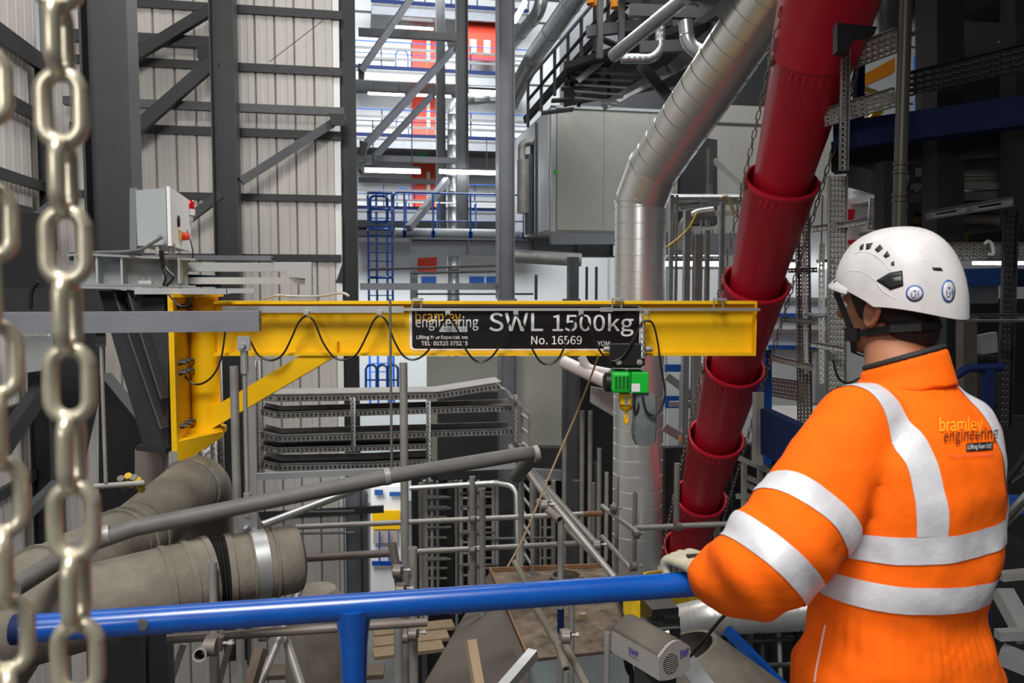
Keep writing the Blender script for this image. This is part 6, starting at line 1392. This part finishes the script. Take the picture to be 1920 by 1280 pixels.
b.tube([HC - JZ * 0.03 - hf * 0.02, HC - JZ * 0.10 - hf * 0.012, nb, nb - JZ * 0.06], [0.060, 0.060, 0.068, 0.09], 20)
loft(b, [S(1690, 1340, .17, .12), S(1685, 1150, .15, .11), S(1705, 960, .16, .12), S(1712, 830, .16, .11), S(1702, 745, .11, .085, 1.7), S(1698, 700, .06, .06, 1.73)])
limb(b, [sh, el], [0.055, 0.045]); limb(b, [el, wr], [0.045, 0.03]); limb(b, [rsh, rel_], [0.055, 0.045]); limb(b, [rel_, rwr], [0.045, 0.03])
for h_, f_ in ((hip_l, foot_l), (hip_r, foot_r)):
    limb(b, [h_, h_.lerp(f_, 0.5) + tf_ * 0.02, f_ + JZ * 0.09], [0.085, 0.06, 0.04]); ball(b, f_ + JZ * 0.05 + tf_ * 0.05, 0.045, 0.11, 0.04, (tr_, tf_, JZ))
bme = remesh(b, 'person', 0.0075, 5)
person = bpy.data.objects.new('person', bme); COL.objects.link(person); bme.materials.append(MATS['skin'])
tag(person, 'worker in orange high-visibility coverall and white helmet leaning on blue rail', 'person')
# ears, eyes
for e in (1, -1):
    c = HC + hf * -0.004 + hl * (0.077 * e) - JZ * 0.038; s = MB()
    out = [c + hf * (0.019 * math.cos(t) - 0.006 * math.sin(t)) + JZ * (0.032 * math.sin(t)) + hl * (e * (0.006 - 0.010 * math.cos(t))) for t in [2 * math.pi * k / 18 for k in range(19)]]
    s.tube(out, 0.0062, 8, caps=False); ball(s, c + hl * (0.001 * e), 0.015, 0.006, 0.027, axh, 10, 8); ball(s, c - JZ * 0.028 + hf * 0.004, 0.009, 0.007, 0.010, axh, 10, 8)
    obj_from(remesh(s, 'ear', 0.003, 3), 'ear', 'skin', person)
    c = HC + hf * 0.088 + hl * (0.032 * e) - JZ * 0.022; s = MB(); ball(s, c, 0.012, 0.012, 0.012, axh, 12, 8); o = s.build('eye', 'white', person)
    s = MB(); ball(s, c + hf * 0.0105, 0.003, 0.006, 0.006, axh, 10, 6); s.build('iris', 'hair', o)
# hair below the helmet: trimmed shell of the skull
h = MB()
ball(h, HC + JZ * 0.012 - hf * 0.006, 0.107, 0.085, 0.112, axh, 24, 16)
ball(h, HC - hf * 0.050 - JZ * 0.075, 0.055, 0.070, 0.066, axh, 20, 12)
hm = remesh(h, 'hair', 0.006, 4)
bm = bmesh.new(); bm.from_mesh(hm)
bmesh.ops.bisect_plane(bm, geom=bm.verts[:] + bm.edges[:] + bm.faces[:], plane_co=HC + hf * 0.052 - JZ * 0.02, plane_no=(hf * 0.94 + JZ * -0.34), clear_outer=True)
bmesh.ops.bisect_plane(bm, geom=bm.verts[:] + bm.edges[:] + bm.faces[:], plane_co=HC - JZ * 0.128 - hf * 0.03, plane_no=(-JZ + hf * 0.50), clear_outer=True)
bm.to_mesh(hm); bm.free(); obj_from(hm, 'hair', 'hair', person)

# ---- coverall: one continuous garment
j = MB()
loft(j, [S(1690, 1420, .205, .15), S(1690, 1340, .212, .155), S(1690, 1260, .212, .155), S(1687, 1195, .205, .15), S(1682, 1160, .192, .142), S(1681, 1135, .187, .14), S(1684, 1110, .190, .142), S(1694, 1050, .200, .148), S(1702, 980, .200, .150), S(1709, 900, .200, .148), S(1710, 835, .195, .140, 1.67), S(1706, 790, .176, .128, 1.685), S(1702, 755, .146, .112, 1.705), S(1699, 728, .115, .095, 1.72), S(1697, 708, .092, .084, 1.73)])
limb(j, [P(1615, 795, 1.63), P(1548, 905, 1.58), P(1478, 1010, 1.52), el], [0.088, 0.098, 0.100, 0.094]); limb(j, [el, P(1388, 1084, 1.555), P(1352, 1084, 1.60), wr], [0.094, 0.082, 0.066, 0.050])
limb(j, [P(1796, 812, 1.70), P(1800, 900, 1.78), rel_], [0.085, 0.085, 0.08]); limb(j, [rel_, rwr], [0.08, 0.055])
for h_, f_ in ((hip_l, foot_l), (hip_r, foot_r)):
    limb(j, [h_ + JZ * 0.06, h_.lerp(f_, 0.5) + tf_ * 0.02, f_ + JZ * 0.10], [0.125, 0.10, 0.085])
jme = remesh(j, 'coverall', 0.0085, 7)
# folds in the cloth
from mathutils import noise
bm = bmesh.new(); bm.from_mesh(jme); bm.normal_update()
wz = P(1684, 1135, DPW).z
for v in bm.verts:
    p = v.co; u = (p - sh).dot(tr_)
    nz = noise.noise(Vector((p.dot(tr_) * 7, p.dot(tf_) * 7, p.z * 9))) * 0.009 + noise.noise(Vector((p.dot(tr_) * 16 + p.z * 10, p.dot(tf_) * 12, p.z * 14 - p.dot(tr_) * 6))) * 0.0055
    g = math.exp(-((p.z - wz + 0.03) / 0.045) ** 2)           # gathers at the elastic waist
    nz += g * (0.0008 + 0.004 * max(0, noise.noise(p * 9))) * math.sin(math.atan2((p - P(1682, 1150, DPW)).dot(tf_), (p - P(1682, 1150, DPW)).dot(tr_)) * 46)
    e2 = math.exp(-((p - el).length / 0.13) ** 2)
    nz += e2 * 0.006 * math.sin((p - el).dot(RGT * 0.8 + JZ * 0.6) * 90)
    v.co = p + v.normal * nz
bm.to_mesh(jme); bm.free()
cov = obj_from(jme, 'coverall', 'orange', person)
bvh = BVHTree.FromPolygons([v.co.copy() for v in jme.vertices], [tuple(p.vertices) for p in jme.polygons])
def band(cuts, keep, name, m_='retro', off=0.0022):
    bm = bmesh.new(); bm.from_mesh(jme)
    for co, no in cuts:
        bmesh.ops.bisect_plane(bm, geom=bm.verts[:] + bm.edges[:] + bm.faces[:], plane_co=co, plane_no=no, clear_outer=True)
    bmesh.ops.delete(bm, geom=[f for f in bm.faces if not keep(f.calc_center_median())], context='FACES')
    bm.normal_update()
    nn = {v: v.normal.copy() for v in bm.verts}
    for v in bm.verts: v.co += nn[v] * off
    me = bpy.data.meshes.new(name); bm.to_mesh(me); bm.free(); me.shade_smooth()
    o = obj_from(me, name, m_, cov); return o
def in_core(c): q = c - P(1697, 1020, DPW); return (q.dot(tr_) / 0.204) ** 2 + (q.dot(tf_) / 0.152) ** 2 < 1.12
def in_t(c): q = c - P(1705, 960, DPW); return abs(q.dot(tr_)) < 0.23 and q.dot(tf_) < 0.165
def in_torso(c, lim=0.215):
    q = c - P(1705, 960, DPW); return abs(q.dot(tr_)) < lim and (c - sh.lerp(el, max(0, min(1, (c - sh).dot(el - sh) / (el - sh).length_squared)))).length > 0.116
def zcut(py0, py1, px, tilt):
    a, b2 = P(px, py0, DPW - 0.13), P(px, py1, DPW - 0.13); n = (JZ + tr_ * tilt + tf_ * 0.02).normalized()
    return [(a, n), (b2, -n)]
def side_cut(px, py, dd): return (P(px, py, dd), -tr_)
band(zcut(996, 1046, 1760, -0.02) + [side_cut(1606, 1010, 1.53)], lambda c: in_t(c), 'chest_tape')
band(zcut(1090, 1140, 1700, 0.06) + [side_cut(1500, 1080, 1.62)], lambda c: in_t(c), 'waist_tape')
def armband(px, py, wid, name, ref0, ref1, d):
    ax_ = (ref1 - ref0).normalized(); c0 = P(px, py, d)
    band([(c0 + ax_ * wid / 2, ax_), (c0 - ax_ * wid / 2, -ax_)], lambda c: (c - c0).length < 0.150 and not in_core(c), name)
armband(1512, 978, 0.052, 'upper_sleeve_tape', P(1548, 905, 1.58), P(1478, 1010, 1.52), 1.55)
armband(1440, 1044, 0.052, 'lower_sleeve_tape', P(1500, 985, 1.54), P(1420, 1080, 1.52), 1.51)
zc = P(1760, 996, DPW - 0.13).z
tc_ = P(1706, 900, DPW)
for (u0, u1, nm) in ((-0.140, -0.086, 'shoulder_tape'), (0.112, 0.162, 'shoulder_tape')):
    band([(tc_ + tr_ * u1, tr_), (tc_ + tr_ * u0, -tr_), (Vector((0, 0, zc)), -JZ), (Vector((0, 0, P(1698, 716, DPW).z)), JZ)], lambda c: (c - P(1698, 700, 1.73)).length > 0.10 and (c - tc_).dot(tf_) < 0.11, nm)
# seam piping at the hip
def drape(pts, off, r, name, m_):
    q = []
    for x, y in pts:
        dr = ray(x, y).normalized(); hit = bvh.ray_cast(CAM, dr)
        if hit[0] is not None: q.append(hit[0] + hit[1] * off)
    s = MB(); s.tube(catmull(q, 4), r, 6); s.build(name, m_, cov)
drape([(1548, 1172), (1542, 1200), (1536, 1230), (1530, 1260), (1528, 1278)], 0.001, 0.0016, 'seam_piping', 'letter_white')
# printed logo on the back, pressed onto the cloth
def back_print(t, px0, px1, pyb, hpx, m_, bold=0.0, skew=-0.07, box=None):
    me = text_mesh(t, 1.0, 0.0) if t else None
    bm = bmesh.new()
    if me:
        bm.from_mesh(me)
    else:
        bmesh.ops.create_grid(bm, x_segments=16, y_segments=4, size=0.5)
        for v in bm.verts: v.co += Vector((0.5, 0.5, 0))
    xs = [v.co.x for v in bm.verts]; ys = [v.co.y for v in bm.verts]; x0, x1, y0, y1 = min(xs), max(xs), min(ys), max(ys)
    if me:
        for _ in range(2): bmesh.ops.subdivide_edges(bm, edges=[e for e in bm.edges if e.calc_length() > 0.12], cuts=1)
        bmesh.ops.triangulate(bm, faces=bm.faces)
    for v in bm.verts:
        u = (v.co.x - x0) / (x1 - x0); w_ = v.co.y / y1
        px = px0 + (px1 - px0) * u; py = pyb + skew * (px - px0) - hpx * w_
        dr = ray(px, py).normalized(); hit = bvh.ray_cast(CAM, dr)
        q = hit[0] if hit[0] is not None else CAM + dr * 1.55
        v.co = q - dr * (0.0065 if not box else 0.0045)
    o_me = bpy.data.meshes.new('printed_logo'); bm.to_mesh(o_me); bm.free()
    obj_from(o_me, 'printed_logo', m_, cov)
back_print('bramley', 1762, 1842, 808, 26, 'letter_yellow', 0, -0.02)
back_print('engineering', 1770, 1872, 828, 22, 'black', 0.012)
back_print('', 1812, 1862, 846, 15, 'black', box=True)
back_print('(Lifting Gear Ltd)', 1814, 1859, 842, 9, 'letter_white', 0.0)
back_print('Lifting Your Expectations', 1777, 1864, 857, 7, 'letter_pink', 0.0, -0.03)
# collar and inner shirt neck: the ring rides up at the nape and dips under the chin
def tilt_ring(c, a, b, k=1.0):
    return [p + JZ * (k * (0.28 * (p - c).dot(RGT) - 0.22 * (p - c).dot(FH))) for p in superloop(c, a, b, 2.1, 28)]
s = MB(); c1, c2, c3 = P(1698, 728, 1.715), P(1697, 702, 1.725), P(1694, 679, 1.73)
loft(s, [tilt_ring(c1, .104, .096, 0.4), tilt_ring(c2, .090, .088, 0.8), tilt_ring(c3, .084, .084), tilt_ring(c3 + JZ * 0.006, .079, .079)]); obj_from(remesh(s, 'collar', 0.006, 3), 'collar', 'orange', cov)
s = MB(); ring = tilt_ring(c3 + JZ * 0.010, .074, .074); ring.append(ring[0]); s.tube(ring, 0.007, 8, caps=False); s.build('shirt_neckband', 'rubber', person)

# ---- boots
for f_ in (foot_l, foot_r):
    s = MB(); ball(s, f_ + tf_ * 0.06 + JZ * 0.045, 0.052, 0.14, 0.055, (tr_, tf_, JZ)); s.tube([f_ + JZ * 0.03, f_ + JZ * 0.16], [0.055, 0.055], 16)
    me = remesh(s, 'boot', 0.008, 3)
    for v in me.vertices: v.co.z = max(v.co.z, -0.038)
    obj_from(me, 'boot', 'rubber', person)

# ---- gloves: palm, four fingers over the rail, thumb under
def glove(wrist, palm_c, fdir, across, nrm, name, m_, grip):
    g = MB()
    loft(g, [superloop(wrist, 0.030, 0.024, 2.2, 16, across, nrm), superloop(wrist.lerp(palm_c, 0.5), 0.038, 0.022, 2.4, 16, across, nrm), superloop(palm_c, 0.044, 0.019, 2.6, 16, across, nrm), superloop(palm_c + fdir * 0.035, 0.043, 0.016, 2.6, 16, across, nrm)])
    for i, (o, L) in enumerate(((-0.033, 0.062), (-0.011, 0.072), (0.011, 0.078), (0.033, 0.070))):
        k = palm_c + fdir * 0.032 + across * o
        q = [k, k + fdir * (L * 0.45) + nrm * (-0.004), k + fdir * (L * 0.62) - nrm * (L * 0.32), k + fdir * (L * 0.42) - nrm * (L * 0.72)]
        limb(g, q, [0.0125, 0.0120, 0.0112, 0.0100], 12)
    tb = palm_c - fdir * 0.015 + across * 0.04
    limb(g, [tb, tb + across * 0.022 + fdir * 0.03 - nrm * 0.012, tb + across * 0.02 + fdir * 0.052 - nrm * 0.035], [0.0155, 0.0135, 0.011], 12)
    me = remesh(g, name, 0.0042, 3); return obj_from(me, name, m_, person)
rc_ = on_rail(1313)
cross = rdir; away = Vector((-rdir.y, rdir.x, 0)); away = away if away.dot(FH) > 0 else -away
pc = rc_ + JZ * 0.046 - away * 0.012 + cross * -0.004
gl = glove(wr + cross * -0.012, pc, (away * 0.90 + JZ * 0.05 - cross * 0.42).normalized(), (cross * 0.90 + away * 0.42).normalized(), JZ, 'glove', 'glove', True)
s = MB(); g0 = wr; s.tube([wr + (pc - wr) * 0.05, wr + (pc - wr) * 0.32], [0.036, 0.034], 16); s.build('glove_cuff', 'glove', gl)
s = MB(); k0 = pc + JZ * 0.020; s.bar(k0 - cross * 0.03, k0 + cross * 0.018, 0.012, 0.004); s.build('glove_strap', 'hair', gl)
rg = glove(rwr, rwr + (P(1520, 1098, 1.84) - rwr).normalized() * 0.07, (P(1520, 1098, 1.84) - rwr).normalized(), FH, JZ, 'glove', 'rubber', True)

# ---- helmet
he = MB(); n, mm = 48, 16; HC2 = HC + JZ * 0.030 - hf * 0.022
def hsurf(th, ph, inn=0.0):
    """th around (0 = front), ph 0 rim .. 1 crown"""
    ca, sa = math.cos(th), math.sin(th)
    zr0 = -0.058 + 0.060 * max(0, ca) ** 0.8 - 0.026 * max(0, -ca) ** 2
    ang = ph * math.pi / 2; rr_ = math.cos(ang) ** 0.85; zz = zr0 + (0.118 - zr0) * math.sin(ang) ** 0.92
    a = 0.140 - inn; b2 = 0.112 - inn
    bulge = 1 + 0.03 * math.exp(-((ph) / 0.15) ** 2) * (0.5 + 0.5 * ca)
    return HC2 + hf * (a * ca * rr_ * bulge) + hl * (b2 * sa * rr_) + JZ * (zz - inn * math.sin(ang))
v = []; f = []
for i in range(mm + 1):
    for k in range(n): v.append(hsurf(2 * math.pi * k / n, min(i / mm, 0.985)))
for i in range(mm): f += [(i * n + k, i * n + (k + 1) % n, (i + 1) * n + (k + 1) % n, (i + 1) * n + k) for k in range(n)]
f.append(tuple(range(mm * n, (mm + 1) * n)))
o0 = len(v)
for i in range(mm + 1):
    for k in range(n): v.append(hsurf(2 * math.pi * k / n, min(i / mm, 0.985), 0.008))
for i in range(mm): f += [(o0 + i * n + k, o0 + (i + 1) * n + k, o0 + (i + 1) * n + (k + 1) % n, o0 + i * n + (k + 1) % n) for k in range(n)]
f.append(tuple(range(o0 + mm * n, o0 + (mm + 1) * n))[::-1])
f += [(k, o0 + k, o0 + (k + 1) % n, (k + 1) % n) for k in range(n)]
he.add(v, f); helm = he.build('helmet', 'helmet_white', person, angle=60, label='scuffed white climbing-style safety helmet with round blue stickers')
hb_ = BVHTree.FromPolygons([q.co.copy() for q in helm.data.vertices], [tuple(p.vertices) for p in helm.data.polygons])
def hhit(px, py):
    dr = ray(px, py).normalized(); r = hb_.ray_cast(CAM, dr); return (r[0], r[1]) if r[0] is not None else (None, None)
def helm_patch(poly, off, name, m_, sub=3):
    bm = bmesh.new(); vs = [bm.verts.new((x, y, 0)) for x, y in poly]; bm.faces.new(vs)
    bmesh.ops.triangulate(bm, faces=bm.faces); bmesh.ops.subdivide_edges(bm, edges=bm.edges, cuts=sub, use_grid_fill=True)
    bad = []
    for q in bm.verts:
        p, nr = hhit(q.co.x, q.co.y)
        if p is None: bad.append(q)
        else: q.co = p + (nr if nr.dot(FWD) < 0 else -nr) * off
    bmesh.ops.delete(bm, geom=bad, context='VERTS')
    me = bpy.data.meshes.new(name); bm.to_mesh(me); bm.free(); me.shade_smooth(); o = obj_from(me, name, m_, helm)
    md = o.modifiers.new('sheet', 'SOLIDIFY'); md.thickness = 0.0012; md.offset = 1; return o
# peak, ridge and vents
s = MB(); pk = []
for k in range(-6, 7):
    th = k / 6 * R(62); base = hsurf(th, 0.02); tip = base + (hf * math.cos(th) + hl * math.sin(th) * 0.5).normalized() * (0.016 * math.cos(th * 1.35) + 0.002) - JZ * (0.016 * math.cos(th))
    pk.append((base, tip))
vv = [p for a_, b_ in pk for p in (a_, b_, b_ - JZ * 0.005, a_ - JZ * 0.006)]
ff = []
for i in range(len(pk) - 1):
    for c_ in range(4): ff.append((i * 4 + c_, i * 4 + (c_ + 1) % 4, (i + 1) * 4 + (c_ + 1) % 4, (i + 1) * 4 + c_))
s.add(vv, ff); s.build('peak', 'helmet_white', helm, angle=60)
for (q) in ([(1612, 462), (1620, 456), (1619, 467), (1612, 470)], [(1624, 457), (1637, 455), (1632, 466), (1624, 469)], [(1640, 468), (1650, 458), (1656, 466), (1646, 474)], [(1656, 480), (1664, 470), (1669, 480), (1661, 484)], [(1671, 492), (1677, 489), (1677, 498), (1671, 498)]):
    helm_patch(q, 0.0006, 'vent_hole', 'black', 2)
helm_patch([(1643, 526), (1668, 511), (1692, 507), (1694, 536), (1670, 544)], 0.0010, 'ear_clip', 'black', 3)
helm_patch([(1673, 522), (1690, 518), (1691, 527), (1677, 528)], 0.0024, 'clip_mark', 'bag_grey', 2)
helm_patch([(1747, 501), (1764, 502), (1768, 508), (1750, 507)], 0.0008, 'rear_slot', 'black', 2)
def circ(cx, cy, rx, ry, n=18): return [(cx + rx * math.cos(2 * math.pi * k / n), cy + ry * math.sin(2 * math.pi * k / n)) for k in range(n)]
for cx, cy, rx, ry in ((1715, 550, 17, 16), (1778, 546, 13, 22)):
    helm_patch(circ(cx, cy, rx, ry), 0.0008, 'sticker', 'sticker_blue', 2)
    helm_patch(circ(cx, cy, rx * 0.80, ry * 0.80), 0.0022, 'sticker_face', 'helmet_white', 2)
    for ox, oy, w_, h_ in ((-0.35, 0.1, 0.12, 0.4), (0.0, -0.3, 0.3, 0.12), (0.1, 0.15, 0.12, 0.35), (0.4, 0.0, 0.12, 0.45), (-0.1, 0.45, 0.35, 0.1)):
        x_, y_ = cx + ox * rx, cy + oy * ry
        helm_patch([(x_ - w_ * rx / 2, y_ - h_ * ry / 2), (x_ + w_ * rx / 2, y_ - h_ * ry / 2), (x_ + w_ * rx / 2, y_ + h_ * ry / 2), (x_ - w_ * rx / 2, y_ + h_ * ry / 2)], 0.0036, 'sticker_mark', 'sticker_blue', 1)
# raised shell line over the temple
def helm_line(pts, off, r, name, m_):
    q = [hhit(x, y) for x, y in pts]; q = [p + (nr if nr.dot(FWD) < 0 else -nr) * off for p, nr in q if p is not None]
    if len(q) > 2:
        s = MB(); s.tube(catmull(q, 4), r, 8); s.build(name, m_, helm)
helm_line([(1602, 476), (1614, 472), (1636, 476), (1655, 490), (1668, 506)], -0.001, 0.0022, 'temple_ridge', 'helmet_white')
helm_line([(1590, 508), (1610, 508), (1635, 520), (1655, 545), (1680, 560)], -0.001, 0.002, 'temple_ridge', 'helmet_white')
helm_line([(1688, 428), (1706, 440), (1722, 462), (1735, 490)], -0.002, 0.003, 'crown_ridge', 'helmet_white')
# chin strap: side strap, buckle, nape strap
def strap(pts, w_, name, m_='black', par=None):
    s = MB()
    for i in range(len(pts) - 1): s.bar(pts[i], pts[i + 1], w_, 0.003, up=hl)
    s.build(name, m_, par or helm)
s0 = HC + hf * 0.085 + hl * 0.078 - JZ * 0.0; s1 = HC + hf * 0.045 + hl * 0.073 - JZ * 0.092; s2 = HC - hf * 0.045 + hl * 0.083 - JZ * 0.075
strap([HC + hf * 0.095 + hl * 0.062 + JZ * 0.03, s0, s1], 0.014, 'side_strap')
strap([s1, s2, HC - hf * 0.10 + hl * 0.06 - JZ * 0.070, HC - hf * 0.118 + hl * 0.01 - JZ * 0.066], 0.016, 'nape_strap')
strap([s1, HC + hf * 0.058 + hl * 0.045 - JZ * 0.135, HC + hf * 0.06 - JZ * 0.146], 0.014, 'chin_strap')
s = MB(); s.box(s1 + hl * 0.004, 0.030, 0.012, 0.030, axh); s.build('buckle', 'black', helm)
s = MB(); s.box(HC + hf * 0.100 + hl * 0.060 + JZ * 0.012, 0.012, 0.012, 0.012, axh); s.build('yellow_clip', 'yellow', helm)

# pendant controller in the far hand
pd = root('pendant_controller', P(1490, 1110, 1.84), 'black pendant controller held against the rail', 'controller')
s = MB(); s.box(P(1492, 1104, 1.84), 0.03, 0.03, 0.06); s.build('body', 'black', pd)
s = MB(); s.tube(catmull([P(1486, 1112, 1.84), P(1470, 1128, 1.9), P(1448, 1146, 2.0), P(1425, 1140, 2.1), P(1400, 1128, 2.2)], 6), 0.004, 8); s.build('lead', 'cable_black', pd)
cable([(1372, 1140, 2.6), (1345, 1168, 2.7), (1312, 1210, 2.8), (1292, 1232, 2.9)], 2.7, 0.006, 'cable_black', 'black lead running down to the SWF hoist')
